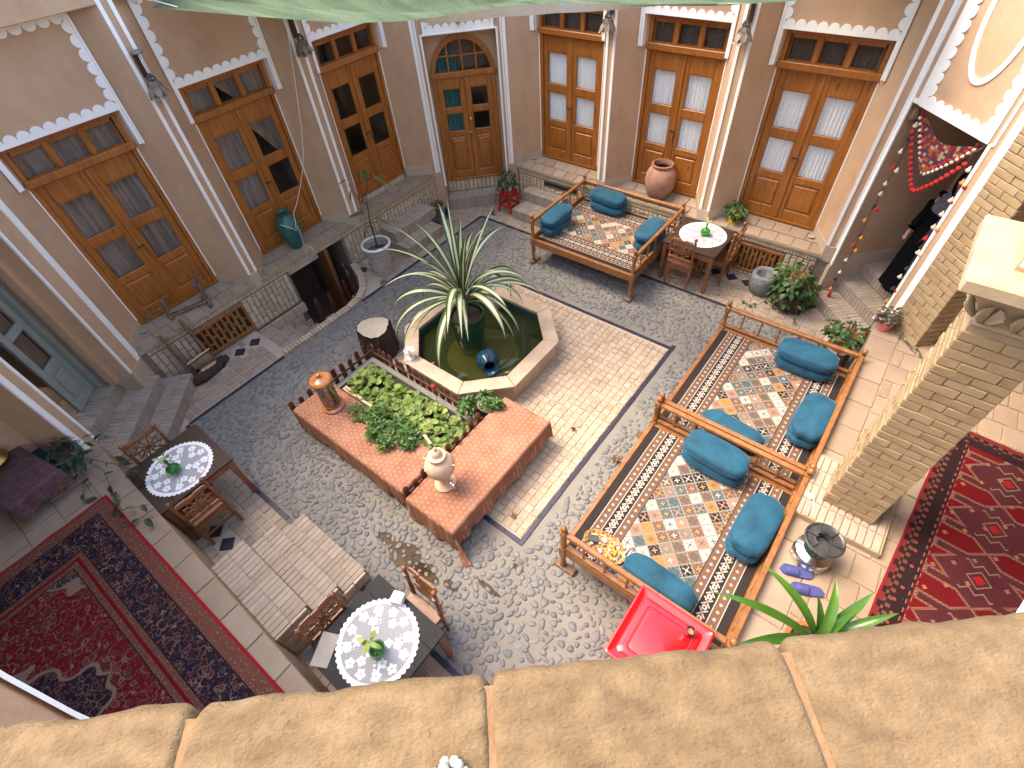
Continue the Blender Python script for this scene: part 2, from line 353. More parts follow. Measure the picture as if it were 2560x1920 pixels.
def tribal(hx, hy):
    g = G('tribal_carpet'); x, y, z = g.xyz(); ax = x.ab(); ed = (hx-ax).mn(hy-y.ab())
    RED = (.125, .003, .006); PU = (.034, .010, .013); CR = (.20, .13, .09); BK = (.018, .009, .01)
    n = g.noise(g.obj(), 3.5, 5); n2 = g.noise(g.obj(), 120, 2)
    col = g.mix((n-.35)*1.3, RED, (.085, .008, .009))
    t = ((y/.62)+.25).fr()-.5; ty = (t.ab()*.62)              # 0 at the heart of a medallion
    hexw = (.31-ty).mn(.25)*1.0
    arm = ((ty-.165).ab() < .03)*(ax < .36)
    ins = ((ax < (.345-ty*1.15))+arm).mn(1)
    out_ = ((ax < (.38-ty*1.15))+((ty-.165).ab() < .055)*(ax < .39)).mn(1)
    col = g.mix(out_, col, g.mix(((y*170).sin()*(x*170).sin()) > -.3, CR, (.16, .06, .04)))
    col = g.mix(ins, col, g.mix(n, PU, (.10, .02, .025)))
    dia = ax+ty; col = g.mix((dia < .10)*(dia > .085), col, CR); col = g.mix(dia < .05, col, (.28, .01, .015))
    zig = ((x*9).fr()-.5).ab()*.11
    col = g.mix((((ty-.11)-zig).ab() < .008)*(ax < .13), col, CR)
    sx = ((x*7.5).fl()*.37+(y*7.5).fl()*.61).fr(); fx = (x*7.5).fr()-.5; fy = (y*7.5).fr()-.5
    sp = ((fx.ab().mn(fy.ab())) < .06)*((fx.ab().mx(fy.ab())) < .16)*(sx > .62)
    col = g.mix(sp, col, g.mix(sx > .8, (.3, .12, .06), CR))
    stepw = ((y*11).fr() > .5)*.028+.20
    col = g.mix(ed < stepw+.008, col, CR); col = g.mix(ed < stepw, col, BK)
    vz = g.vor(g.obj(rnd=False), 11); col = g.mix((ed < .18)*(vz < .22), col, (.22, .05, .03))
    col = g.mix((ed < .18)*(vz < .09), col, CR)
    col = g.mix((ed < .115)*(ed > .055), col, g.mix(((y*75).sin()*(ax*75).sin()) > .1, BK, (.13, .05, .035)))
    col = g.mix(ed < .055, col, g.mix(((y*40).sin()) > .2, (.14, .02, .02), BK)); col = g.mix(ed < .02, col, (.2, .012, .014))
    col = g.mix(n2*.3, col, (.04, .012, .012))
    g.inp('Base Color', col); g.inp('Roughness', .95); g.inp('Specular IOR Level', .1); g.bump(n2, .5, .004); return g.m
def lace():
    g = G('white_lace'); x, y, z = g.xyz(); r = (x*x+y*y).sq(); th = x.op('ARCTAN2', y)
    out = (r > .262)
    k = (th*(8/(2*PI)))
    def ring(R0, n, pr, off=0.0):
        u = (th*(n/(2*PI))+off).fr()-.5; px = u*(2*PI*R0/n); py = r-R0
        q = (px*px+py*py).sq(); pa = py.op('ARCTAN2', px)
        pet = q-((pa*2.5).sin().ab())*pr*.35
        return (pet < pr*.60)*(q > pr*.16), q
    a, q1 = ring(.215, 12, .040); b, q2 = ring(.15, 6, .038, .5); c, q3 = ring(.08, 3, .034)
    mesh = (((x*150).sin()*(y*150).sin()) > .25)
    u8 = ((th*(4/(2*PI))).fr()-.5).ab()
    patch = mesh*(r > .12)*(r < .27)*(u8 < .10)
    sol = (a+b+c+patch+out+((r-.265).ab() < .006)).mn(1)
    hole = (((x*420).sin()*(y*420).sin()) > -.25)
    al = sol*.94+(1-sol)*(.30+hole*.14)
    g.inp('Base Color', (.80, .80, .82)); g.inp('Roughness', .9); g.inp('Alpha', al); g.bump(sol, .3, .003); return g.m
M['lace'] = lace()
def bench_cloth():
    g = G('tufted_terracotta_cloth'); x, y, z = g.xyz(); n = g.noise(g.obj(), 5, 5)
    p = 1/.062; a = (x*p).fr()-.5; b = (y*p+((x*p).fl()*.5)).fr()-.5; q = (a*a+b*b).sq()
    ring = (q < .2)*(q > .12)
    col = g.ramp(n, [(.3, (.26, .112, .064)), (.55, (.315, .148, .092)), (.72, (.355, .182, .118))])
    col = g.mix(ring*.65, col, (.62, .38, .25))
    g.inp('Base Color', col); g.inp('Roughness', .95); g.inp('Specular IOR Level', .15)
    g.bump((q < .2)*(.25-q)*3+g.noise(g.obj(), 160, 2)*.4, .55, .008); return g.m
M['bench_cloth'] = bench_cloth()
def net():
    g = G('green_shade_net'); n = g.noise(g.obj((1, 1, 1)), 150, 3, .7); k = g.noise(g.obj((.4, 6, 1)), 2, 4)
    col = g.ramp(n*.6+k*.4, [(.35, (.045, .075, .035)), (.5, (.10, .15, .075)), (.64, (.19, .25, .14))])
    g.inp('Base Color', col); g.inp('Roughness', .9); g.bump(n, .5, .01)
    t = g.nd('BsdfTranslucent'); g.put(t.inputs[0], col); mx = g.nd('MixShader'); mx.inputs[0].default_value = .45
    g.l.new(g.p.outputs[0], mx.inputs[1]); g.l.new(t.outputs[0], mx.inputs[2]); g.l.new(mx.outputs[0], g.o.inputs[0]); return g.m
M['shade_net'] = net()
M['pale_net'] = pm('pale_cloth_hem', [(.66, .68, .6), (.78, .8, .72)], 30, .9, .3, 80)
def water():
    g = G('murky_water'); n = g.noise(g.obj(), 3, 3)
    t = g.nd('BsdfTransparent'); t.inputs[0].default_value = (.42, .46, .22, 1)
    gl = g.nd('BsdfGlossy'); gl.inputs[1].default_value = .03
    b = g.nd('Bump'); b.inputs['Strength'].default_value = .06; g.put(b.inputs['Height'], n); g.l.new(b.outputs[0], gl.inputs['Normal'])
    df = g.nd('BsdfDiffuse'); df.inputs[0].default_value = (.07, .08, .025, 1)
    m0 = g.nd('MixShader'); m0.inputs[0].default_value = .3; g.l.new(t.outputs[0], m0.inputs[1]); g.l.new(df.outputs[0], m0.inputs[2])
    fr = g.nd('Fresnel'); fr.inputs[0].default_value = 1.33
    mx = g.nd('MixShader'); g.l.new(fr.outputs[0], mx.inputs[0]); g.l.new(m0.outputs[0], mx.inputs[1]); g.l.new(gl.outputs[0], mx.inputs[2])
    g.l.new(mx.outputs[0], g.o.inputs[0]); return g.m
M['water'] = water()
def puddle():
    g = G('puddle_water'); t = g.nd('BsdfTransparent'); t.inputs[0].default_value = (.62, .52, .42, 1)
    gl = g.nd('BsdfGlossy'); gl.inputs[1].default_value = .03; fr = g.nd('Fresnel'); fr.inputs[0].default_value = 1.13
    mx = g.nd('MixShader'); g.l.new(fr.outputs[0], mx.inputs[0]); g.l.new(t.outputs[0], mx.inputs[1]); g.l.new(gl.outputs[0], mx.inputs[2]); g.l.new(mx.outputs[0], g.o.inputs[0]); return g.m
M['puddle'] = puddle()
def weave():
    g = G('embroidered_textile'); x, y, z = g.xyz()
    r = g.wn((x*30).fl(), (z*30).fl()); c = g.ramp(r, [(0, (.16, .012, .014)), (.4, (.30, .08, .02)), (.6, (.34, .27, .18)), (.72, (.03, .035, .06)), (.86, (.18, .02, .03))], True)
    g.inp('Base Color', c); g.inp('Roughness', .95); return g.m
M['weave'] = weave()
def runner():
    g = G('plum_table_cloth'); n = g.noise(g.obj((3, 40, 3)), 3, 4); n2 = g.noise(g.obj((40, 3, 3)), 3, 4)
    c = g.ramp(n*.5+n2*.5, [(.35, (.05, .02, .022)), (.5, (.095, .042, .044)), (.65, (.16, .09, .09))]); g.inp('Base Color', c); g.inp('Roughness', .95); g.bump(n, .3); return g.m
M['plum_cloth'] = runner()
def tray():
    g = G('snack_tray_print'); x, y, z = g.xyz(); r = g.vor(g.obj(rnd=False), 26, out='Color'); q = g.vor(g.obj(rnd=False), 26)
    c = g.ramp(q, [(0, (.4, .38, .34)), (.2, (.25, .05, .03)), (.45, (.36, .28, .08)), (.8, (.06, .05, .05))], True); g.inp('Base Color', c); g.inp('Roughness', .4); return g.m
M['tray'] = tray()

# ------------------------------------------------------------------ mesh building
def T(x=0, y=0, z=0, rz=0, rx=0, ry=0, s=(1, 1, 1)):
    mm = Mx.Translation((x, y, z)) @ Mx.Rotation(rz, 4, 'Z')
    if ry: mm = mm @ Mx.Rotation(ry, 4, 'Y')
    if rx: mm = mm @ Mx.Rotation(rx, 4, 'X')
    if s != (1, 1, 1): mm = mm @ Mx.Diagonal((s[0], s[1], s[2], 1))
    return mm
_cc = {}
def chamfer(sx, sy, sz, ch, jit=0, seed=0):
    k = (round(sx, 4), round(sy, 4), round(sz, 4), ch, jit, seed)
    if k in _cc: return _cc[k]
    bm = bmesh.new(); bmesh.ops.create_cube(bm, size=1)
    rr = random.Random(seed)
    for v in bm.verts:
        v.co = V((v.co.x*sx, v.co.y*sy, v.co.z*sz))
        if jit: v.co += V((rr.uniform(-1, 1), rr.uniform(-1, 1), rr.uniform(-1, 1)))*jit
    bmesh.ops.bevel(bm, geom=bm.edges[:], offset=ch, segments=1, affect='EDGES')
    bm.verts.index_update()
    r = ([tuple(v.co) for v in bm.verts], [tuple(v.index for v in f.verts) for f in bm.faces]); bm.free()
    _cc[k] = r; return r
class MB:
    def __init__(s): s.v = []; s.f = []; s.mi = []; s.at = {}
    def add(s, vs, fs, mi=0, m=None):
        o = len(s.v)
        s.v += [tuple(m @ V(p)) for p in vs] if m is not None else [tuple(p) for p in vs]
        s.f += [tuple(i+o for i in f) for f in fs]; s.mi += [mi]*len(fs); return s
    def box(s, c, d, mi=0, m=None, ch=0):
        if ch:
            vs, fs = chamfer(d[0], d[1], d[2], ch)
        else:
            vs = [(x*d[0]/2, y*d[1]/2, z*d[2]/2) for z in (-1, 1) for y in (-1, 1) for x in (-1, 1)]
            fs = [(0, 2, 3, 1), (4, 5, 7, 6), (0, 1, 5, 4), (2, 6, 7, 3), (0, 4, 6, 2), (1, 3, 7, 5)]
        t = Mx.Translation(c)
        return s.add(vs, fs, mi, (m @ t) if m is not None else t)
    def bb(s, x0, x1, y0, y1, z0, z1, mi=0, m=None, ch=0):
        return s.box(((x0+x1)/2, (y0+y1)/2, (z0+z1)/2), (abs(x1-x0), abs(y1-y0), abs(z1-z0)), mi, m, ch)
    def lathe(s, pr, n=16, mi=0, m=None, cap=True):
        vs = []; fs = []
        for r, z in pr:
            for i in range(n): a = 2*PI*i/n; vs.append((r*math.cos(a), r*math.sin(a), z))
        for k in range(len(pr)-1):
            for i in range(n):
                j = (i+1) % n; fs.append((k*n+i, k*n+j, (k+1)*n+j, (k+1)*n+i))
        if cap:
            if pr[0][0] > .0005: fs.append(tuple(range(n-1, -1, -1)))
            if pr[-1][0] > .0005: fs.append(tuple((len(pr)-1)*n+i for i in range(n)))
        return s.add(vs, fs, mi, m)
    def tube(s, pts, r, n=6, mi=0, m=None):
        pts = [V(p) for p in pts]; rs = r if isinstance(r, (list, tuple)) else [r]*len(pts)
        vs = []; fs = []; up = V((0, 0, 1))
        for i, p in enumerate(pts):
            d = (pts[min(i+1, len(pts)-1)]-pts[max(i-1, 0)]).normalized()
            a = d.cross(up if abs(d.z) < .95 else V((1, 0, 0))).normalized(); b = d.cross(a)
            for k in range(n):
                t = 2*PI*k/n; vs.append(tuple(p+(a*math.cos(t)+b*math.sin(t))*rs[i]))
        for i in range(len(pts)-1):
            for k in range(n):
                j = (k+1) % n; fs.append((i*n+k, i*n+j, (i+1)*n+j, (i+1)*n+k))
        fs.append(tuple(range(n-1, -1, -1))); fs.append(tuple((len(pts)-1)*n+k for k in range(n)))
        return s.add(vs, fs, mi, m)
    def prism(s, poly, z0, z1, mi=0, m=None):
        n = len(poly); vs = [(x, y, z0) for x, y in poly]+[(x, y, z1) for x, y in poly]
        fs = [tuple(range(n-1, -1, -1)), tuple(range(n, 2*n))]+[(i, (i+1) % n, n+(i+1) % n, n+i) for i in range(n)]
        return s.add(vs, fs, mi, m)
    def ball(s, c, r, n=10, k=6, mi=0, m=None, sc=(1, 1, 1)):
        pr = [(max(.0004, math.sin(PI*i/k)), -math.cos(PI*i/k)) for i in range(k+1)]
        t = Mx.Translation(c) @ Mx.Diagonal((r*sc[0], r*sc[1], r*sc[2], 1))
        return s.lathe(pr, n, mi, (m @ t) if m is not None else t, cap=False)
    def mesh(s, name, mats, smooth=False):
        me = D.meshes.new(name); me.from_pydata(s.v, [], s.f)
        for x in (mats if isinstance(mats, (list, tuple)) else [mats]): me.materials.append(M[x] if isinstance(x, str) else x)
        if any(s.mi): me.polygons.foreach_set('material_index', s.mi)
        for k, vals in s.at.items():
            a = me.attributes.new(k, 'FLOAT', 'POINT'); a.data.foreach_set('value', vals)
        if smooth:
            me.polygons.foreach_set('use_smooth', [True]*len(me.polygons))
            if smooth is not True: me.set_sharp_from_angle(angle=smooth)
        me.update(); return me
    def build(s, name, mats, parent=None, loc=(0, 0, 0), smooth=False, rz=0):
        return link(name, s.mesh(name, mats, smooth), parent, T(*loc, rz=rz))
def link(name, me, parent=None, mat=None):
    o = D.objects.new(name, me); COL.objects.link(o)
    if parent is not None: o.parent = parent
    if mat is not None: o.matrix_local = mat
    return o
def tag(o, label, cat, group=None):
    o['label'] = label; o['category'] = cat
    if group: o['group'] = group
    return o
def thing(name, label, cat, loc=(0, 0, 0), rz=0, group=None):
    return tag(link(name, None, None, T(*loc, rz=rz)), label, cat, group)
def struct(o): o['kind'] = 'structure'; return o
def each(name, mat, par, boxes):
    for q in boxes: b = MB(); b.bb(*q); b.build(name, mat, par)
def copy_tree(o, parent=None):
    c = o.copy(); COL.objects.link(c)
    if parent is not None: c.parent = parent
    for ch in list(o.children): copy_tree(ch, c)
    return c
def dup(root, loc, rz=0, label=None):
    c = copy_tree(root); c.location = loc; c.rotation_euler = (0, 0, rz)
    if label: c['label'] = label
    return c
def wm(o):
    mm = o.matrix_basis.copy(); q = o
    while q.parent is not None: q = q.parent; mm = q.matrix_basis @ mm
    return mm
def screen(p):
    d = p-CAM; x, y, z = (r[0]*d.x+r[1]*d.y+r[2]*d.z for r in CR)
    if z < .05: return None
    return 1280+FPX*x/z, 960+FPX*y/z, z
BUDGET = [6200]
def pieces(parent, name, items, meshes, limit=300, size=.1, mats=None):
    """items: (local matrix, mesh index). The largest in the photograph become objects of their own, the rest one joined part."""
    W = wm(parent) if parent is not None else Mx.Identity(4)
    sc = []
    for it in items:
        q = screen((W @ it[0]).translation)
        k = 0
        if q and -30 < q[0] < 2590 and -30 < q[1] < 1950: k = size*FPX/q[2]
        sc.append((k, it))
    sc.sort(key=lambda a: -a[0])
    n = min(limit, BUDGET[0]); one = [it for k, it in sc[:n] if k > 0]; rest = sc[len(one):]
    BUDGET[0] -= len(one)
    for mm, i in one: link(name, meshes[i], parent, mm)
    if rest:
        b = MB(); cache = {}
        for k, (mm, i) in rest:
            if i not in cache: cache[i] = ([tuple(v.co) for v in meshes[i].vertices], [tuple(p.vertices) for p in meshes[i].polygons])
            b.add(*cache[i], 0, mm)
        o = b.build(name+'_rest' if False else name, list(meshes[0].materials), parent); o['kind'] = 'stuff'
        if any(p.use_smooth for p in meshes[0].polygons): o.data.polygons.foreach_set('use_smooth', [True]*len(o.data.polygons))
def blocks(name, mat, sx, sy, sz, ch=.006, jit=.003, n=4):
    out = []
    for i in range(n):
        vs, fs = chamfer(sx, sy, sz, ch, jit, i+1); out.append(MB().add(vs, fs).mesh(name, mat))
    return out
# ------------------------------------------------------------------ the ground and its paving
def sheet(name, polys, mat, z, parent=None):
    b = MB()
    for p in polys: b.add([(x, y, z) for x, y in p], [tuple(range(len(p)))])
    return b.build(name, mat, parent)
def rect(x0, x1, y0, y1): return [(x0, y0), (x1, y0), (x1, y1), (x0, y1)]
WELL = [(-.95, -4.80), (-.10, -4.85), (-.08, -4.2), (-.08, -3.55), (-.13, -3.28), (-.27, -3.06), (-.55, -2.86), (-.95, -2.70)]
FC = (2.57, -3.02)                      # heart of the pool
def in_oct(x, y, h, f):
    ax, ay = abs(x-FC[0]), abs(y-FC[1]); return ax < h and ay < h and ax+ay < h+f
g0 = sheet('ground', [rect(-40, -2.62, -40, 40), rect(.0, 40, -40, 40), rect(-2.62, 0, -40, -4.9), rect(-2.62, 0, -2.6, 40)], 'mortar', -.03); struct(g0)
court = sheet('cobbled_courtyard', [rect(-.03, 7.10, -6.54, .03)], 'mortar', 0); struct(court)
border = sheet('paved_border', [rect(-1.1, -.03, -6.54, -4.82), rect(-1.1, -.03, -2.70, .03), rect(-1.1, 7.10, .03, 1.6), rect(-1.1, 7.10, -7.5, -6.54),
    [(-.03, -3.55), (-.03, -2.70), (-.95, -2.70), (-.55, -2.86), (-.27, -3.06), (-.13, -3.28), (-.08, -3.55)], [(-.03, -4.82), (-.03, -3.55), (-.08, -3.55), (-.08, -4.2), (-.10, -4.82)]], 'grout', 0); struct(border)
IN = (1.50, 4.955, -5.16, -1.34)
inner = sheet('tiled_pool_terrace', [rect(*IN)], 'grout', .004); struct(inner)
# pebbles
def pebble(i):
    rr = random.Random(i); bm = bmesh.new(); bmesh.ops.create_icosphere(bm, subdivisions=2, radius=1)
    ph = [rr.uniform(0, 6) for _ in range(4)]
    for v in bm.verts:
        a = math.atan2(v.co.y, v.co.x); k = 1+.13*math.sin(2*a+ph[0])+.1*math.sin(3*a+ph[1])+.05*math.sin(5*a+ph[2])
        v.co.x *= k; v.co.y *= k; v.co.z = max(-.35, v.co.z*.55)
    b = MB().add([tuple(v.co) for v in bm.verts], [tuple(v.index for v in f.verts) for f in bm.faces]); bm.free()
    return b.mesh('cobblestone', 'pebble', True)
PB = [pebble(i) for i in range(7)]
it = []; grid = {}
for k in range(60000):
    x = R.uniform(.05, 7.0); y = R.uniform(-6.5, -.05)
    if IN[0]-.03 < x < IN[1]+.1 and IN[2]-.1 < y < IN[3]+.1: continue
    if in_oct(x, y, 1.12, .55): continue
    a = R.choice((.028, .034, .04, .047, .054)); c = (int(x/.13), int(y/.13)); ok = True
    for i in (-1, 0, 1):
        for j in (-1, 0, 1):
            for (px, py, pa) in grid.get((c[0]+i, c[1]+j), ()):
                if (px-x)**2+(py-y)**2 < ((pa+a)*.86)**2: ok = False
    if not ok: continue
    grid.setdefault(c, []).append((x, y, a))
    b_ = a*R.uniform(.6, .92)
    it.append((T(x, y, R.uniform(-.004, .003), rz=R.uniform(0, PI), s=(a*1.12, b_, R.uniform(.02, .032))), R.randrange(7)))
pieces(court, 'cobblestone', it, PB, 300, .1)
# small square tiles of the pool terrace
TL = blocks('tile', 'tile', .088, .088, .03, .005, .0035, 5)
it = []
p = .0985; nx = int((IN[1]-IN[0]-.07)/p); ny = int((IN[3]-IN[2]-.14)/p)
for i in range(nx):
    for j in range(ny):
        x = IN[1]-.11-i*p; y = IN[2]+.125+j*p
        if in_oct(x, y, 1.04, .5) or (x < 3.68 and y < -4.12): continue
        it.append((T(x+R.uniform(-.003, .003), y+R.uniform(-.003, .003), .001+R.uniform(-.003, .003), rz=R.choice((0, PI/2, PI))+R.uniform(-.03, .03)), R.randrange(5)))
pieces(inner, 'tile', it, TL, 300, .09)
NV = blocks('border_tile', 'navy', .20, .058, .02, .003, .002, 3)
it = []
for k in range(19): it.append((T(IN[1]-.03, IN[2]+.1+k*.204, .004, rz=PI/2), k % 3))
for k in range(17):
    it.append((T(IN[1]-.1-k*.204, IN[3]-.03, .004), k % 3))
for k in range(17):
    it.append((T(IN[1]-.16-k*.204, IN[2]+.03, .004), k % 3))
pieces(inner, 'border_tile', it, NV, 60, .2)
# tiles of the border strips
TS = blocks('tile', 'tile_grey', .108, .104, .03, .005, .003, 5)
it = []; nav = []; dia = []
q = .119
def in_well(x, y): return x < .03 and -4.95 < y < -2.62 and not (y > -3.5 and (x+.95)*.9+(y+2.7) > .75)
DIA = [(-.71, -5.26), (-.71, -4.98), (-.71, -5.94), (-.71, -5.6), (-.70, -2.63), (-.72, -2.36), (4.70, .77), (4.98, .77), (5.26, .76), (4.4, .77), (6.26, .72), (5.98, .74), (1.85, -7.2), (2.12, -7.2), (1.58, -7.2), (3.95, -7.2), (3.6, -7.2)]
def strip(i0, i1, j0, j1, ox, oy):
    for i in range(i0, i1):
        for j in range(j0, j1):
            x = ox+i*q; y = oy+j*q
            if x < .02 and in_well(x, y): continue
            if any(abs(x-a)+abs(y-b) < .20 for a, b in DIA): continue
            it.append((T(x+R.uniform(-.003, .003), y+R.uniform(-.003, .003), -.003+R.uniform(-.003, .003), rz=R.choice((0, PI))+R.uniform(-.025, .025)), R.randrange(5)))
strip(0, 8, 0, 57, -.95, -6.45)
strip(-8, 56, 0, 8, .06, .10)
strip(0, 54, 0, 7, .06, -7.37)
DM = blocks('diamond_tile', 'navy', .15, .15, .03, .004, .001, 2)
for a, b in DIA: dia.append((T(a, b, -.002, rz=PI/4, s=(1.0, 1.0, 1)), 0))
pieces(border, 'tile', it, TS, 300, .11)
pieces(border, 'diamond_tile', dia, DM, 40, .2)
it = []
for k in range(32):
    y = -.1-k*.204
    if not -4.85 < y < -3.2: it.append((T(0, y, 0, rz=PI/2), k % 3))
    if k < 31:
        it.append((T(.1+k*.204, 0, 0), k % 3)); it.append((T(.1+k*.204, -6.57, 0), k % 3))
pieces(border, 'border_tile', it, NV, 90, .2)
# floor drain by the navy line, puddles, fallen leaves
b = MB(); b.bb(-.09, .09, -.07, .07, 0, .006)
for k in range(7): b.bb(-.08+k*.024, -.07+k*.024, -.06, .06, .006, .011, 1)
tag(b.build('floor_drain', ['step_brick', 'black_iron'], None, (-.02, -2.69, .013)), 'small slotted drain grate in the paving beside the white speckled planter', 'drain')
def blob(name, pts, z, mat): return sheet(name, pts, mat, z)
pp = []
for cx, cy, rx, ry, n in ((3.98, -6.03, .30, .13, 22), (4.28, -6.03, .16, .09, 16), (3.62, -6.02, .12, .07, 12), (4.60, -5.98, .10, .05, 12), (4.95, -5.75, .16, .035, 12), (5.06, -5.38, .09, .03, 10)):
    ph = R.uniform(0, 6); pp.append([(cx+rx*math.cos(t)*(1+.22*math.sin(3*t+ph)+.12*math.sin(7*t)), cy+ry*math.sin(t)*(1+.22*math.sin(4*t+ph)+.12*math.sin(9*t))) for t in [2*PI*i/n for i in range(n)]])
pu = sheet('puddle', pp, 'puddle', .0085); struct(pu)
for (x, y, s_) in ((5.24, -3.56, .075), (5.30, -3.05, .08), (4.55, -3.48, .045), (4.66, -4.93, .05)):
    b = MB(); n = 10
    vs = [(0, 0, .02)]+[(s_*(1 if i % 2 == 0 else .5)*math.cos(2*PI*i/n), s_*(1 if i % 2 == 0 else .5)*math.sin(2*PI*i/n), R.uniform(.012, .05)) for i in range(n)]
    b.add(vs, [(0, i+1, (i+1) % n+1) for i in range(n)])
    tag(b.build('dry_leaf', 'dry', None, (x, y, .012)), {5.24: 'curled brown dry leaf on the cobbles half way along the two joined daybeds', 5.30: 'curled brown dry leaf close by the middle daybed post', 4.55: 'small dry leaf lying on pale tiles', 4.66: 'small dry leaf at the near corner of pale tiles'}[x], 'leaf')

# ------------------------------------------------------------------ house walls: frame of each wall is u (along), w (into the wall), z
def wing(name, label, loc, rz): return thing(name, label, 'building', loc, rz)
def extr(b, prof, u0, u1, mi=0):
    n = len(prof); vs = [(u0, a, z) for a, z in prof]+[(u1, a, z) for a, z in prof]
    b.add(vs, [tuple(range(n-1, -1, -1)), tuple(range(n, 2*n))]+[(i, (i+1) % n, n+(i+1) % n, n+i) for i in range(n)], mi)
def quad(b, p, mi=0): b.add(p, [(0, 1, 2, 3)], mi)
def half_disc(b, cx, cz, r, w0, w1, ang, mi=0, n=7):
    """scallop: a half disc bulging along ang in the (u, z) plane, between depths w0 (front) and w1"""
    pts = [(cx+r*math.cos(ang-PI/2+PI*i/n), cz+r*math.sin(ang-PI/2+PI*i/n)) for i in range(n+1)]
    vs = [(u, w0, z) for u, z in pts]+[(u, w1, z) for u, z in pts]; k = n+1
    b.add(vs, [tuple(range(k)), tuple(range(2*k-1, k-1, -1))]+[(i, k+i, k+i+1, i+1) for i in range(n)], mi)
def scallops(b, p0, p1, r, w0, w1, ang, mi=0):
    L = math.hypot(p1[0]-p0[0], p1[1]-p0[1]); n = max(1, int(round(L/(2*r)))); rr = L/n/2
    for i in range(n):
        t = (i+.5)/n; half_disc(b, p0[0]+(p1[0]-p0[0])*t, p0[1]+(p1[1]-p0[1])*t, rr*.98, w0, w1, ang, mi)
def scallop_frame(par, u0, u1, z0, z1, w, r=.05, band=.05, top=True, bottom=True):
    b = MB()
    if bottom: b.bb(u0, u1, w-.014, w, z0, z0+band); scallops(b, (u0+band, z0+band), (u1-band, z0+band), r, w-.014, w, PI/2)
    if top: b.bb(u0, u1, w-.014, w, z1-band, z1); scallops(b, (u0+band, z1-band), (u1-band, z1-band), r, w-.014, w, -PI/2)
    za = z0+(band if bottom else 0); zb = z1-(band if top else 0)
    b.bb(u0, u0+band, w-.014, w, za, zb); scallops(b, (u0+band, za+(.05 if bottom else 0)), (u0+band, zb-.03), r, w-.014, w, 0)
    b.bb(u1-band, u1, w-.014, w, za, zb); scallops(b, (u1-band, za+(.05 if bottom else 0)), (u1-band, zb-.03), r, w-.014, w, PI)
    return b.build('scalloped_trim', 'gypsum', par)
def curtain(par, u0, u1, z0, z1, w, mat, amp=.012, folds=9, sweep=0):
    b = MB(); n = folds*4; vs = []
    for i in range(n+1):
        t = i/n; a = amp*math.sin(t*folds*2*PI+.4*math.sin(t*9))
        ut = u0+(u1-u0)*t; vs.append((ut, w+a, z1)); tb = t if not sweep else .5+(t-.5)*.25+sweep*.36
        vs.append((u0+(u1-u0)*tb, w+a, z0))
    b.add(vs, [(2*i, 2*i+1, 2*i+3, 2*i+2) for i in range(n)])
    return b.build('curtain', mat, par, smooth=True)
def pane(par, u0, u1, z0, z1, w, mat='glass'):
    b = MB(); quad(b, [(u0, w, z0), (u1, w, z0), (u1, w, z1), (u0, w, z1)]); return b.build('pane', mat, par)
def frilled(b, u0, u1, z0, z1, w, r=.018, mi=0):
    scallops(b, (u0, z1), (u1, z1), r, w-.006, w, -PI/2, mi)
    scallops(b, (u0, z0), (u0, z1), r, w-.006, w, 0, mi); scallops(b, (u1, z0), (u1, z1), r, w-.006, w, PI, mi)
def leaf_door(dr, u0, u1, w, z0, z1, cur, arch=False, tilt=0):
    """one door leaf: stiles, rails, two panes, a raised panel"""
    st = .085; H = z1-z0
    pz = [(z0+.50*H, z0+.675*H), (z0+.73*H, z0+.905*H)] if arch else [(z0+.335*H, z0+.57*H), (z0+.635*H, z0+.875*H)]
    b = MB(); d = .05
    b.bb(u0, u0+st, w, w+d, z0, z1, ch=.006); b.bb(u1-st, u1, w, w+d, z0, z1, ch=.006)
    rails = [(z0, z0+.075*H), (pz[0][0]-.05*H, pz[0][0]), (pz[0][1], pz[1][0]), (pz[1][1], z1)]
    for a, c in rails: b.bb(u0+st+.001, u1-st-.001, w+.002, w+d-.002, a, c, ch=.006)
    a, c = rails[0][1], rails[1][0]; mu = (u0+u1)/2
    b.bb(u0+st, u1-st, w+.018, w+.035, a, c)
    b.box((mu, w+.014, (a+c)/2), (u1-u0-2*st-.05, .022, c-a-.06), ch=.012)
    if arch: b.box((mu, w+.002, (a+c)/2), (u1-u0-2*st-.12, .02, c-a-.16), ch=.009)
    for a, c in pz: frilled(b, u0+st, u1-st, a, c, w+.012)
    lf = b.build('door_leaf', 'door', dr)
    for k, (a, c) in enumerate(pz):
        pane(dr, u0+st, u1-st, a, c, w+.026)
        m_ = cur[k] if isinstance(cur, (list, tuple)) else cur
        if m_:
            sw = 0
            if m_.endswith('>'): m_ = m_[:-1]; sw = 1
            curtain(dr, u0+st-.02, u1-st+.02, a-.02, c+.02, w+.066, m_, .02, 8 if 'white' in m_ else 4, sw)
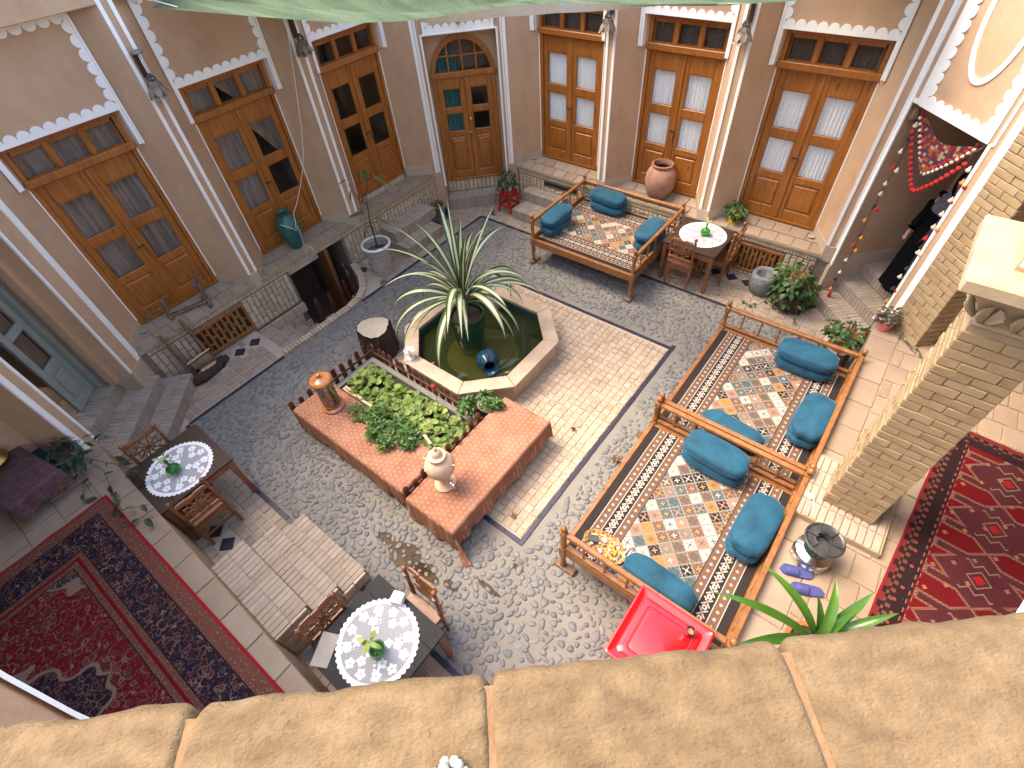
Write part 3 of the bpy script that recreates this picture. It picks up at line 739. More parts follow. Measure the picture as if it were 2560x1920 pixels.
def double_door(par, u0, u1, w, z0, zt, z1, curL, curR, curT, bolt=True):
    b = MB(); f = .055
    b.bb(u0, u0+f, w-.02, w+.10, z0, z1, ch=.005); b.bb(u1-f, u1, w-.02, w+.10, z0, z1, ch=.005)
    b.bb(u0+f, u1-f, w-.02, w+.10, z1-.06, z1, ch=.005); b.bb(u0-.012, u1+.012, w-.055, w+.10, zt-.035, zt+.055, ch=.008)
    b.bb(u0+f, u1-f, w-.02, w+.10, z0, z0+.03)
    n = 3; W = (u1-u0-2*f); bw = .07; cw = (W-(n-1)*bw-.04)/n
    for i in range(n):
        a = u0+f+.02+i*(cw+bw)
        if i: b.bb(a-bw, a, w-.005, w+.06, zt+.055, z1-.06, ch=.005)
        b.bb(a, a+cw, w+.01, w+.05, z1-.095, z1-.06)
        frilled(b, a, a+cw, zt+.06, z1-.095, w+.018, .014)
        scallops(b, (a, zt+.057), (a+cw, zt+.057), .014, w+.012, w+.018, PI/2)
    dr = b.build('double_door', 'door', par)
    for i in range(n):
        a = u0+f+.02+i*(cw+bw); pane(dr, a, a+cw, zt+.055, z1-.095, w+.028)
        m_ = curT[i] if isinstance(curT, (list, tuple)) else curT
        if m_:
            sw = m_.endswith('>'); curtain(dr, a-.02, a+cw+.02, zt+.04, z1-.08, w+.08, m_.rstrip('>'), .011, 5, 1 if sw else 0)
    mid = (u0+u1)/2
    leaf_door(dr, u0+f, mid-.003, w+.012, z0+.03, zt-.035, curL); leaf_door(dr, mid+.003, u1-f, w+.012, z0+.03, zt-.035, curR)
    b = MB(); b.bb(mid-.026, mid+.026, w-.006, w+.011, z0+.04, zt-.05, ch=.006); b.build('astragal', 'door', dr)
    if bolt:
        b = MB(); b.bb(mid-.06, mid+.045, w-.016, w-.004, z0+.98, z0+1.0); b.tube([(mid+.035, w-.03, z0+.84), (mid+.035, w-.045, z0+.87), (mid+.035, w-.045, z0+.93), (mid+.035, w-.03, z0+.96)], .006, 5)
        b.build('handle', 'black_iron', dr)
    return dr
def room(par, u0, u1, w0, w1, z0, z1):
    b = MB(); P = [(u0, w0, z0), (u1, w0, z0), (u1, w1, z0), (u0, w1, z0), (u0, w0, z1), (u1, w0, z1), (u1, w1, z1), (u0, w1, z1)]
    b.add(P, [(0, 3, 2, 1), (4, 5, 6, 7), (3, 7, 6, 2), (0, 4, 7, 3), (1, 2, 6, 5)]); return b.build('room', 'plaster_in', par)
BRV = blocks('brick', 'brick', .076, .03, .205, .009, .003, 5)      # laid upright on the plinths
BRS = blocks('brick', 'brick', .056, .03, .07, .008, .003, 3)
PAV = blocks('paver', 'paver', .245, .20, .035, .007, .004, 5)
PAVG = blocks('paver', 'mat_grey', .245, .20, .035, .007, .004, 5)
def plinth(par, u0, u1, zt, holes=(), w=0.0, z0=.02, cap=True):
    """upright bricks over a joint-coloured wall"""
    it = []; pit = .0885; n = int((u1-u0)/pit); L = .219
    it2 = []
    top = zt-.085 if cap else zt
    for i in range(n):
        u = u0+pit*(i+.5)+(u1-u0-n*pit)/2
        if cap:
            for du in (-.022, .022):
                it2.append((T(u+du, w+.006, zt-.04, s=(.68, 1, 1)), i % 3))
        z = z0-(L/2 if i % 2 else 0)
        while z < top-.03:
            a, c = max(z, z0), min(z+L-.014, top-.012)
            z += L
            if c-a < .03: continue
            bad = False
            for h in holes:
                if h[0]-.02 < u < h[1]+.02 and a < h[3] and c > h[2]:
                    if a < h[2]-.04: c = h[2]-.012
                    elif c > h[3]+.04: a = h[3]+.012
                    else: bad = True
            if bad or c-a < .03: continue
            it.append((T(u+R.uniform(-.002, .002), w+.008+R.uniform(-.002, .002), (a+c)/2, s=(1, 1, (c-a)/.205)), R.randrange(5)))
    pieces(par, 'brick', it, BRV, 260, .15); 
    if it2: pieces(par, 'cap_brick', it2, BRS, 150, .06)
def backing(par, u0, u1, zt, holes, w=.012, d=.5, z0=-.02, mat='joint', name='plinth_wall'):
    """plinth body with openings, as boxes round the holes (holes sorted along u)"""
    b = MB(); u = u0
    for h in sorted(holes):
        b.bb(u, h[0], w, w+d, z0, zt); 
        if h[2] > z0+.02: b.bb(h[0], h[1], w, w+d, z0, h[2])
        if h[3] < zt: b.bb(h[0], h[1], w, w+d, h[3], zt)
        u = h[1]
    b.bb(u, u1, w, w+d, z0, zt); return b.build(name, mat, par)
def bay(par, u0, u1, zp, curL, curR, curT, wd=.43, zs=.86, zt=3.0, z1=3.42, ztop=4.43, slope=True, tiles=PAV, sp=.34, sq=.30):
    a, c = u0+sp, u1-sq
    b = MB()
    quad(b, [(u0, 0, zp), (a, wd, zp), (a, wd, ztop), (u0, 0, ztop)]); quad(b, [(c, wd, zp), (u1, 0, zp), (u1, 0, ztop), (c, wd, ztop)])
    quad(b, [(a, wd+.1, z1-.02), (c, wd+.1, z1-.02), (c, wd+.1, ztop), (a, wd+.1, ztop)]); quad(b, [(u0, 0, ztop), (a, wd, ztop), (c, wd, ztop), (u1, 0, ztop)])
    b.build('reveal', 'plaster', par)
    # white edging lines where the reveal meets the door
    each('edge_line', 'gypsum', par, [(a-.016, a, wd-.03, wd-.002, zs+.1, zt), (c, c+.016, wd-.03, wd-.002, zs+.1, zt)])
    double_door(par, a, c, wd, zs, zt, z1, curL, curR, curT)
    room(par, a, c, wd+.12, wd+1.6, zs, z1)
    # recessed plaster field over the door with its scalloped white frame; its legs hang beside the transom
    wf = wd-.13; pa = u0+sp*wf/wd+.004; pc = u1-sq*wf/wd-.004
    b = MB(); b.bb(pa, pc, wf, wd+.09, z1+.012, ztop-.004); b.build('upper_panel', 'plaster', par)
    scallop_frame(par, pa+.001, pc-.001, z1+.012, ztop-.005, wf, .068, .05)
    for x0, x1 in ((pa, pa+.06), (pc-.06, pc)):
        b = MB(); b.bb(x0, x1, wf-.012, wd-.03, zt+.02, z1+.010); b.bb(x0 if x0 == pa else x1-.025, x0+.025 if x0 == pa else x1, wf-.03, wf-.012, zt+.02, ztop-.005); b.build('white_leg', 'gypsum', par)
    # skirting
    zk = zp+.20
    for P in (((u0, 0), (a, wd)), ((c, wd), (u1, 0))):
        b = MB()
        (x0, y0), (x1, y1) = P; d = V((x1-x0, y1-y0, 0)).normalized(); nrm = V((d.y, -d.x, 0))*.008; zz0 = zp; 
        vs = [(x0+nrm.x, y0+nrm.y, zp), (x1+nrm.x, y1+nrm.y, zp), (x1+nrm.x, y1+nrm.y, zk-.02), (x0+nrm.x, y0+nrm.y, zk), (x1, y1, zk-.02), (x0, y0, zk)]
        b.add(vs, [(0, 1, 2, 3), (3, 2, 4, 5)]); b.build('skirting', 'ceramic_tile', par)
    # paved ledge in front of the door
    zb = zs-.004 if slope else zp+.012
    b = MB(); extr(b, [(-.022, zp-.05), (-.022, zp-.012), (wd+.02, zb-.012), (wd+.02, zp-.05)], u0-.02, u1+.02); b.build('ledge_bed', 'joint_pale', par)
    it = []; an = math.atan2(zb-zp, wd); n = int((u1-u0+.04)/.252)
    for r_ in range(2):
        for i in range(-1, n+1):
            u = u0-.02+.126+i*.252+(0 if r_ else .126); wv = .083+.207*r_
            lo = u0+sp*wv/wd-.05; hi = u1-sq*wv/wd+.05
            uu0, uu1 = max(u-.122, lo), min(u+.122, hi)
            if uu1-uu0 < .05: continue
            it.append((T((uu0+uu1)/2, wv, zp+math.tan(an)*wv-.010+R.uniform(-.002, .002), rx=an, s=((uu1-uu0)/.245, 1.0, 1)), R.randrange(5)))
    pieces(par, 'paver', it, tiles, 40, .25)
    if not slope:
        b = MB(); b.bb(a, c, wd-.03, wd+.1, zp, zs); b.build('threshold', 'joint', par)
        it = [(T(a+.045+.088*i, wd-.034, (zp+zs)/2, s=(1, 1, (zs-zp-.01)/.205)), i % 5) for i in range(int((c-a)/.088))]
        pieces(par, 'sill_brick', it, BRV, 40, .1)
def pier(par, u0, u1, zp, ztop=5.3, wb=.5, strips=True, name='pier'):
    b = MB(); b.bb(u0, u1, 0, wb, zp+.17, ztop); b.build(name, 'plaster', par)
    b = MB(); b.bb(u0-.006, u1+.006, -.010, wb, zp-.09, zp+.17, ch=.006); b.build('pier_base', 'ceramic_tile', par)
    if strips:
        each('white_strip', 'gypsum', par, [(x+(-.004 if x == u0 else .004), x+.042+(-.004 if x == u0 else .004), -.014, .03, zp+.172, ztop) for x in (u0, u1-.042)])
def grille(par, u0, u1, z0, z1, w=-.004):
    b = MB(); f = .045
    b.bb(u0, u1, w, w+.05, z0, z0+f, ch=.004); b.bb(u0, u1, w, w+.05, z1-f, z1, ch=.004); b.bb(u0, u0+f, w, w+.05, z0+f, z1-f, ch=.004); b.bb(u1-f, u1, w, w+.05, z0+f, z1-f, ch=.004)
    gr = b.build('vent_grille', 'door', par)
    b = MB(); a0, a1 = u0+f, u1-f; n = 9; p = (a1-a0)/n; c0, c1 = z0+f, z1-f; h = c1-c0
    for i in range(1, n): b.bb(a0+i*p-.021, a0+i*p+.021, w+.008, w+.045, c0, c1)
    for i in range(n):
        for t in ((.22, .70) if i % 2 else (.46, .92) if i % 4 else (.0, .46)):
            b.bb(a0+i*p+.021, a0+(i+1)*p-.021, w+.01, w+.04, c0+h*t, c0+h*t+.036)
    b.build('lattice', 'bedwood', gr)
    b = MB(); b.bb(u0, u1, w+.16, w+.18, z0, z1); b.build('vent_dark_sheet', 'plaster_in', gr)  # dark plate standing in for the unlit depth behind the bars

# wing with the grey lace curtains (its wall faces +x)
LW = wing('house_wing', 'clay plaster house wall with three wooden double doors above a basement opening', (-.95, 0, 0), rad(90))
hl = [(-5.66, -4.77, .05, .57), (-3.85, -2.70, -1.4, .665)]
backing(LW, -6.62, -.22, .71, hl); plinth(LW, -6.3, -.24, .70, hl)
GL = 'curtain_lace'
bay(LW, -6.41, -4.46, .76, GL, GL, GL, sp=.36, sq=.33)
bay(LW, -4.31, -2.38, .76, GL, [None, GL+'>'], [GL, GL+'>', GL], sp=.36, sq=.31)
bay(LW, -2.21, -.24, .76, [None, None], [None, None], [None, None, None], slope=False, tiles=PAV, sp=.38, sq=.36)
for a, c in ((-6.59, -6.41), (-4.46, -4.31), (-2.38, -2.21), (-.24, -.235+.12)): pier(LW, a, c, .76, strips=(a != -.24))
b = MB(); b.bb(-6.59, -.12, .012, .55, 4.434, 5.3); b.bb(-6.6, .2, 2.05, 2.15, -.3, 5.3); b.bb(-6.6, .2, .55, 2.05, 4.5, 4.6); b.build('wall', 'plaster', LW)
grille(LW, -5.66, -4.77, .05, .57)
# basement stairwell under the middle door
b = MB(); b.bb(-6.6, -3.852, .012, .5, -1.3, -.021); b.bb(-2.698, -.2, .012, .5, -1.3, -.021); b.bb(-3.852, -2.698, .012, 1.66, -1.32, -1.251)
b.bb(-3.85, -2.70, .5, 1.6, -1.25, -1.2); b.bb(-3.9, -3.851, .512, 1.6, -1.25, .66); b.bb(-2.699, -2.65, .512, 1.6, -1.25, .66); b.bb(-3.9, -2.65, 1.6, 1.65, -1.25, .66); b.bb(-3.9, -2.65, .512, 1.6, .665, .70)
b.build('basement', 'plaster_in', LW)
b = MB(); b.bb(-3.84, -3.05, .40, .46, .28, .655); b.build('fanlight_board', 'gypsum', LW)
b = MB()
for i in range(6): b.bb(-3.02+i*.0, -2.98, .10+i*.09, .185+i*.09, -1.2, .62, ch=.004)
b.bb(-3.10, -3.03, .02, .10, -1.2, .64, ch=.006)
b.build('cellar_door', 'chair', LW)
# wing with the white curtains (its wall faces -y)
RW = wing('house_wing', 'clay plaster house wall with three wooden double doors hung with white curtains', (0, .95, 0), 0)
hr = [(.91, 1.73, .47, .575), (4.88, 5.60, .07, .575)]
backing(RW, .24, 6.28, .71, hr); plinth(RW, .28, 6.1, .70, hr)
WC = 'curtain_white'; BC = 'curtain_brown'
bay(RW, .26, 2.15, .76, WC, WC, BC, sp=.34, sq=.27); bay(RW, 2.30, 4.11, .76, WC, WC, BC, sp=.33, sq=.24); bay(RW, 4.28, 6.10, .76, WC, WC, [BC, BC, BC], sp=.30, sq=.28)
for a, c in ((.14, .26), (2.15, 2.30), (4.11, 4.28), (6.10, 6.26)): pier(RW, a, c, .76, strips=(a != .14))
b = MB(); b.bb(.1, 6.26, .012, .55, 4.434, 5.3); b.bb(-.2, 6.4, 2.05, 2.15, -.3, 5.3); b.bb(-.2, 6.4, .55, 2.05, 4.5, 4.6); b.bb(.9, 1.75, .2, .22, .4, .6); b.build('wall', 'plaster', RW)
grille(RW, 4.88, 5.60, .07, .575)
for par, us in ((LW, (-6.09, -4.69, -4.07)), (RW, (.52, 5.84))):
    for u in us:
        b = MB(); b.lathe([(.0, .0), (.045, .0), (.052, .004), (.045, .007), (.036, .005), (.0, .005)], 16); b.build('ledge_drain', 'step_brick', par, (u, .27, .843))
# ------------------------------------------------------------------ far corner with the arched door
DW = wing('corner_bay', 'narrow chamfered corner wall holding the wooden door with an arched fanlight', (-.345, .355, 0), rad(45))
b = MB()
for a, c in ((-.86, -.64), (.64, .86)): b.bb(a, c, 0, .6, .19, 5.3)
b.bb(-.64, .64, .035, .6, 3.13, 5.3); b.bb(-.64, .64, .235, .6, 0, .49); b.build('wall', 'plaster', DW)
each('pier_base', 'ceramic_tile', DW, [(a, c, -.010, .02, -.02, .20) for a, c in ((-.862, -.64), (.64, .862))])
each('white_strip', 'gypsum', DW, [(x0, x1, -.014, .01, .5 if abs(x0) < .66 else .8, 3.13 if abs(x0) < .66 else 5.3) for x0, x1 in ((-.80, -.745), (-.735, -.70), (.735, .79), (.70, .725), (-.655, -.625), (.625, .655))])
b = MB(); b.bb(-.66, .66, .0, .036, 3.11, 3.13); b.build('band_edge', 'gypsum', DW)
scallop_frame(DW, -.60, .60, 3.131, 4.4, .034, .068, .055)
# plaster round the arch (recessed face)
b = MB(); n = 16; A0, SZ, RX, RZ = .0, 2.44, .58, .62
arc = [(-RX*math.cos(PI*i/n), SZ+RZ*math.sin(PI*i/n)) for i in range(n+1)]
def ring_face(b, inner, outer, w, mi=0):
    k = len(inner); vs = [(u, w, z) for u, z in inner]+[(u, w, z) for u, z in outer]
    b.add(vs, [(i, i+1, k+i+1, k+i) for i in range(k-1)], mi)
outer = [(-.64 if i < n/2 else .64, SZ+(3.13-SZ)*min(1, i/(n*.25)) if i <= n/2 else SZ+(3.13-SZ)*min(1, (n-i)/(n*.25))) if not (n*.25 < i < n*.75) else (-.64+1.28*(i-n*.25)/(n*.5), 3.13) for i in range(n+1)]
ring_face(b, arc, outer, .21); b.bb(-.64, -.58, .21, .24, .48, SZ); b.bb(.58, .64, .21, .24, .48, SZ)
quad(b, [(-.64, 0, .2), (-.64, .24, .2), (-.64, .24, 3.13), (-.64, 0, 3.13)]); quad(b, [(.64, .24, .2), (.64, 0, .2), (.64, 0, 3.13), (.64, .24, 3.13)])
b.build('recess', 'plaster', DW)
b = MB(); fi = [(u*.86, SZ+(z-SZ)*.86) for u, z in arc]; k = n+1
for w_ in (.185,): ring_face(b, fi, arc, w_)
vs = [(u, .185, z) for u, z in fi]+[(u, .26, z) for u, z in fi]; b.add(vs, [(i, k+i, k+i+1, i+1) for i in range(n)])
vs = [(u, .185, z) for u, z in arc]+[(u, .23, z) for u, z in arc]; b.add(vs, [(i, i+1, k+i+1, k+i) for i in range(n)])
b.bb(-.58, -.50, .185, .26, .49, SZ-.04, ch=.005); b.bb(.50, .58, .185, .26, .49, SZ-.04, ch=.005); b.bb(-.60, .60, .165, .27, SZ-.045, SZ+.045, ch=.008); b.bb(-.5, .5, .185, .28, .49, .535, ch=.005)
for u in (-.25, 0, .25): b.bb(u-.012, u+.012, .20, .225, SZ+.045, SZ+RZ*.86*math.sqrt(max(0, 1-(u/(RX*.86))**2)))
b.bb(-.47, .47, .202, .222, SZ+.28, SZ+.305)
ad = b.build('arched_door', 'door', DW)
for i in range(4):
    for j in range(2): 
        u0 = -.49+.245*i; pane(ad, u0+.003, u0+.24, SZ+.045+.26*j, SZ+.29+.26*j, .235+.0005*(i+4*j))
b = MB(); vs = [(u*1.0, .5, z) for u, z in arc]; b.add(vs, [tuple(range(len(vs)))]); b.build('lunette_dark_sheet', 'plaster_in', ad)  # dark sheet standing in for the unlit room behind the fanlight
curtain(ad, -.48, -.1, SZ+.02, SZ+.36, .29, 'curtain_teal', .012, 5)
leaf_door(ad, -.50, -.003, .20, .537, SZ-.047, 'curtain_teal', True); leaf_door(ad, .003, .50, .20, .537, SZ-.047, [None, None], True)
b = MB(); b.bb(-.05, .04, .18, .195, 1.42, 1.435); b.tube([(.04, .185, 1.56), (.04, .165, 1.6), (.04, .165, 1.66), (.04, .185, 1.7)], .006, 5); b.build('handle', 'steel', ad)
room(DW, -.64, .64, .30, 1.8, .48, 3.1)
b = MB(); b.bb(-.05, .05, -.05, .034, 3.27, 3.36, ch=.004); b.bb(-.022, .012, -.053, -.049, 3.29, 3.34, 1); b.bb(-.012, .022, -.051, -.049, 3.315, 3.345, 1)
tag(b.build('security_camera', ['white_ceramic', 'black_iron'], None, (-.345+.01, .355+.005, 0), rz=rad(45)), 'tiny white camera box fixed above the arched corner door', 'camera')

# ------------------------------------------------------------------ brick steps
SBT = None
def steps(name, label, loc, rz, lst, wback=0.0, side=None, tread=.062, mat='step_brick'):
    """lst: (u0, u1, nose w, z0, z1) from the lowest up"""
    t = thing(name, label, 'steps', loc, rz)
    b = MB()
    for k, (u0, u1, wn, z0, z1) in enumerate(lst): b.bb(u0+.006, u1-.006, wn+.008, wback, z0-.001*k-.02, z1-.012)
    b.build('core', 'joint' if mat != 'step_brick' else 'mat_grey', t)
    it = []; it2 = []
    for k, (u0, u1, wn, z0, z1) in enumerate(lst):
        we = lst[k+1][2] if k+1 < len(lst) else wback
        n = int((u1-u0)/tread)
        for i in range(n):
            u = u0+(u1-u0)*(i+.5)/n; sw = (u1-u0)/n/tread
            L = we-wn
            for q in (0, 1): it.append((T(u, wn+L*(.25+.5*q)+(-.003 if q == 0 else 0), z1-.012+R.uniform(-.002, .002), s=(sw, (L*.5-.004)/.295, 1)), R.randrange(4)))
            it2.append((T(u, wn+.012, (z0+z1-.024)/2, rx=PI/2, s=(sw, (z1-z0-.026)/.3, 1)), R.randrange(4)))
    TB = blocks('brick', mat, tread-.0045, .295, .026, .004, .0025, 4)
    pieces(t, 'brick', it+it2, TB, 200, .15)
    if side:
        q = []
        for k, (u0, u1, wn, z0, z1) in enumerate(lst):
            we = wback; n = max(1, int((we-wn)/.16)); rows = 2
            for r_ in range(rows):
                for i in range(n):
                    hh = (z1-z0)/rows; q.append((T(side[1], wn+.02+(we-wn-.02)*(i+.5)/n, z0+hh*(r_+.5), rz=PI/2, s=((we-wn)/n/.16, 1, (hh-.012)/.085)), R.randrange(3)))
        pieces(t, 'side_brick', q, blocks('side_brick', 'ceramic_tile', .15, .03, .085, .006, .003, 3), 60, .15)
    return t
steps('brick_steps', 'single low brick step beneath the arched corner door', (-.345, .355, 0), rad(45), [(-.62, .62, -.11, .012, .25)], .2)
plq = [(T(-.60+.0885*(i+.5), .222, .37, s=(1, 1, 1.1)), i % 5) for i in range(13)]
pieces(DW, 'sill_brick', plq, BRV, 40, .1)
steps('brick_steps', 'two grey brick steps with ribbed treads beside the speckled planter', (-.95, 0, 0), rad(90), [(-1.87, -.92, -.75, .012, .2), (-1.84, -.74, -.42, .2, .4)], -.012)
steps('brick_steps', 'two grey brick steps squeezed between the red stool and the far daybed', (0, .95, 0), 0, [(.60, 1.45, -.66, .012, .2), (.57, 1.5, -.26, .2, .4)], -.012)
steps('brick_steps', 'three broad pale brick steps rising to the terrace with the floral carpet', (3.24, -7.42, 0), PI, [(-.56, .56, -.99, .012, .2), (-.56, .56, -.69, .2, .4), (-.56, .56, -.38, .4, .58)], -.004, side=(0, -.575))
steps('brick_steps', 'worn brick steps climbing into the passage with hanging tassels', (6.795, .415, 0), rad(-45), [(-.74, .62, -.09, .012, .2), (-.72, .48, .24, .2, .4), (-.72, .48, .56, .4, .6)], 1.9)
steps('brick_steps', 'wide worn brick steps leading up to the grey-green door', (-.39, -6.94, 0), rad(135), [(-.78, .86, -.46, .012, .2), (-.72, .70, -.13, .2, .4), (-.62, .45, .26, .4, .6)], .9)
# ------------------------------------------------------------------ corner bay with the open passage
PW = wing('corner_bay', 'chamfered corner wall with an open passage under a scalloped panel and white oval', (6.795, .415, 0), rad(-45))
b = MB()
b.bb(-.77, -.735, .0, .3, .2, 2.96); b.bb(.495, .70, .0, .3, .2, 2.96); b.bb(-.77, .70, 0.0, .3, 2.962, 5.3)
b.bb(-.85, -.732, .3, 2.0, -.02, 3.0); b.bb(.492, .62, .3, 2.0, -.02, 3.0); b.bb(-.85, .62, 2.0, 2.1, -.02, 3.1); b.bb(-.85, .62, .3, 2.0, 2.97, 3.1)
b.bb(-.77, -.732, .02, .3, -.02, .2)
b.build('wall', 'plaster', PW)
each('skirting', 'ceramic_tile', PW, [(-.7325, -.722, .002, 1.5, .19, .80), (-.79, -.723, -.02, .0, -.02, .64)])
b = MB(); arcp = [(-.10-.48*math.cos(PI*i/14), 2.35+.45*math.sin(PI*i/14)) for i in range(15)]
ring_face(b, arcp, [(-.732 if i < 3 else .492 if i > 11 else -.732+1.224*(i-3)/8, 2.96) if i else (-.732, 2.35) for i in range(15)], 1.2)
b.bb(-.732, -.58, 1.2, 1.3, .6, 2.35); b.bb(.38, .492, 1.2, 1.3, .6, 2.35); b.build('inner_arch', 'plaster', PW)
b = MB(); b.bb(-.58, .38, 1.75, 1.8, .6, 2.8); b.build('passage_dark_sheet', 'plaster_in', PW)  # dark sheet across the passage end, its gloom put into the colour
BX = []
for x0, x1, z0, z1 in ((-.752, -.712, .66, 5.3), (-.64, -.60, 2.96, 5.3), (.475, .512, .62, 2.96), (.60, .69, .72, 5.3), (.514, .54, 2.96, 5.3)): BX.append((x0, x1, -.016, .006, z0, z1))
each('white_strip', 'gypsum', PW, BX+[(-.711, -.641, -.010, .006, 2.955, 3.0)])
scallop_frame(PW, -.598, .46, 2.955, 4.75, -.002, .062, .075)
b = MB(); el = []
for rr_ in (.0, -.055): el.append([( -.06+(.30+rr_)*math.cos(2*PI*i/40), 4.0+(.66+rr_)*math.sin(2*PI*i/40)) for i in range(41)])
ring_face(b, el[1], el[0], -.014); k = 41
for e in el: b.add([(u, -.014, z) for u, z in e]+[(u, .004, z) for u, z in e], [(i, i+1, k+i+1, k+i) for i in range(40)])
b.build('oval_ring', 'gypsum', PW)
# ------------------------------------------------------------------ corner bay with the grey-green door
QW = wing('corner_bay', 'chamfered corner wall around the deep opening of the grey-green door', (-.39, -6.94, 0), rad(135))
b = MB()
b.bb(.47, .79, 0, .62, .55, 5.3); b.bb(-.86, -.66, 0, .62, .55, 5.3); b.bb(-.66, .47, 0, .62, 3.4, 5.3); b.bb(.62, 1.3, .625, .7, .5, 3.4); b.bb(-1.3, -.66, .625, .7, .5, 3.4)
b.build('wall', 'plaster', QW)
each('pier_base', 'ceramic_tile', QW, [(.46, .80, -.012, .64, .3, .70), (-.87, -.65, -.012, .64, .3, .62)])
each('white_strip', 'gypsum', QW, [(x0, x1, -.016, .01, .705, 5.3) for x0, x1 in ((.462, .495), (.715, .80), (-.685, -.652), (-.87, -.80))])
b = MB(); b.bb(.38, .47, .20, .30, .6, 3.4); b.build('inner_rib', 'plaster', QW)
b = MB(); b.bb(-.66, .47, 1.6, 1.65, .5, 3.4); b.bb(-.70, -.66, .63, 1.6, .5, 3.4); b.bb(.55, .6, .63, 1.6, .5, 3.4); b.bb(-.66, .47, .63, 1.6, 3.3, 3.4); b.bb(-.66, .55, .63, 1.6, .55, .595); b.build('room', 'plaster_in', QW)
b = MB(); b.bb(.375, .47, .42, .60, .6, 3.0, ch=.006); b.bb(-.66, -.60, .45, .60, .6, 3.0, ch=.006); b.bb(-.6, .375, .45, .6, 2.9, 3.0, ch=.006)
gd = b.build('painted_door', 'green_wood', QW)
b = MB(); b.bb(-.06, .03, .50, .55, .615, 2.9, ch=.006); b.bb(.285, .37, .50, .55, .615, 2.9, ch=.006)
for a, c in ((.615, .74), (1.20, 1.32), (1.80, 1.90), (2.38, 2.48), (2.82, 2.9)): b.bb(.03, .285, .502, .548, a, c, ch=.006)
b.bb(.03, .285, .52, .54, .74, 1.2); b.box((.157, .512, .97), (.19, .02, .36), ch=.009); b.box((.157, .503, .97), (.09, .016, .22), ch=.007)
b.build('door_leaf', 'green_wood', gd); pane(gd, .03, .285, 1.32, 1.80, .53); pane(gd, .03, .285, 1.9, 2.38, .531)
b = MB(); b.bb(.03, .285, .57, .58, 1.3, 2.4); b.build('backing_board', 'plaster_in', gd)
# ------------------------------------------------------------------ raised terraces
def stones(par, x0, x1, y0, y1, z, sx, sy, limit=200, stag=.5, mat='paver', skip=None):
    it = []; bl = blocks('paver', mat, sx-.012, sy-.012, .04, .006, .004, 5); j = 0; y = y0
    while y < y1-.02:
        hy = min(sy, y1-y); x = x0-(sx*stag if j % 2 else 0)
        while x < x1-.02:
            a, c = max(x, x0), min(x+sx, x1); x += sx
            if c-a < .05: continue
            if skip and skip((a+c)/2, y+hy/2): continue
            it.append((T((a+c)/2, y+hy/2, z-.018+R.uniform(-.003, .002), s=((c-a-.012)/(sx-.012), (hy-.012)/(sy-.012), 1)), R.randrange(5)))
        y += hy; j += 1
    pieces(par, 'paver', it, bl, limit, sx)
b = MB(); b.prism([(7.11, -8), (10.2, -8), (10.2, .4), (7.9, .4), (7.42, -.1), (7.11, -.12)], -.05, .742); TR = struct(b.build('raised_terrace', 'joint_pale'))
stones(TR, 7.10, 7.42, -7.2, -.14, .755, .32, .42, 30, 0); stones(TR, 7.42, 10.1, -7.2, .1, .755, .215, .30, 150, .5, 'paver', lambda x, y: x < 7.85 and y > -.28)
b = MB(); b.prism([(-.0, -7.42), (7.11, -7.42), (7.11, -12), (-.12, -12), (-.12, -7.55)], -.05, .742); TN = struct(b.build('raised_terrace', 'joint_pale'))
stones(TN, .0, 7.1, -7.72, -7.415, .755, .42, .30, 40, 0); stones(TN, -.1, 7.1, -11.5, -7.72, .755, .36, .34, 120)
# terrace roofs and inner walls of the two open halls
b = MB(); b.bb(7.75, 10.2, -8, .1, 5.0, 5.2); b.bb(10.1, 10.2, -8, .1, .7, 5.0); b.build('x', 'plaster'); 
D.objects['x'].name = 'hall_shell'; tag(D.objects['hall_shell'], 'plaster back wall and roof of the open hall behind the brick pillar', 'building')
b = MB(); b.bb(-.30, -.09, -12, -7.50, .72, 5.2); b.bb(-.3, 7.2, -12.1, -12, .7, 5.2); b.bb(-.3, 6.0, -12, -7.92, 5.0, 5.2); hw = b.build('hall_wall', 'plaster')
tag(hw, 'plain plaster side wall of the carpeted terrace above a green dado', 'wall')
each('dado_tile', 'teal_dado', hw, [(-.092, -.08, -7.78-.22*i, -7.565-.22*i, .745, .93) for i in range(5)])
each('white_strip', 'gypsum', hw, [(-.095, -.075, -7.56, -7.50, .75, 5.2), (-.30, -.12, -7.50, -7.484, .75, 5.2)])
# ------------------------------------------------------------------ brick pilaster, pillar and the arches they carry
def brick_post(par, x0, x1, y0, y1, z0, z1, faces='xXyY', limit=160, L=.235, H=.078):
    b = MB(); b.bb(x0+.012, x1-.012, y0+.012, y1-.012, z0, z1); b.build('core', 'joint_pale', par)
    it = []; bl = blocks('brick', 'yellow_brick', L-.007, .03, H-.008, .005, .005, 5); n = int((z1-z0)/H)
    for k in range(n):
        z = z0+H*(k+.5)
        for f_ in faces:
            a0, a1 = (y0, y1) if f_ in 'xX' else (x0, x1); s_ = a0-(L*.5 if k % 2 else 0)
            while s_ < a1-.02:
                p0, p1 = max(s_, a0), min(s_+L, a1); s_ += L
                if p1-p0 < .04: continue
                m_ = (p0+p1)/2; sc = (p1-p0-.007)/(L-.007); j = R.uniform(-.002, .002)
                if f_ == 'x': it.append((T(x0+.013+j, m_, z, rz=PI/2, s=(sc, 1, 1)), R.randrange(5)))
                elif f_ == 'X': it.append((T(x1-.013+j, m_, z, rz=PI/2, s=(sc, 1, 1)), R.randrange(5)))
                elif f_ == 'y': it.append((T(m_, y0+.013+j, z, s=(sc, 1, 1)), R.randrange(5)))
                else: it.append((T(m_, y1-.013+j, z, s=(sc, 1, 1)), R.randrange(5)))
    pieces(par, 'brick', it, bl, limit, .15)
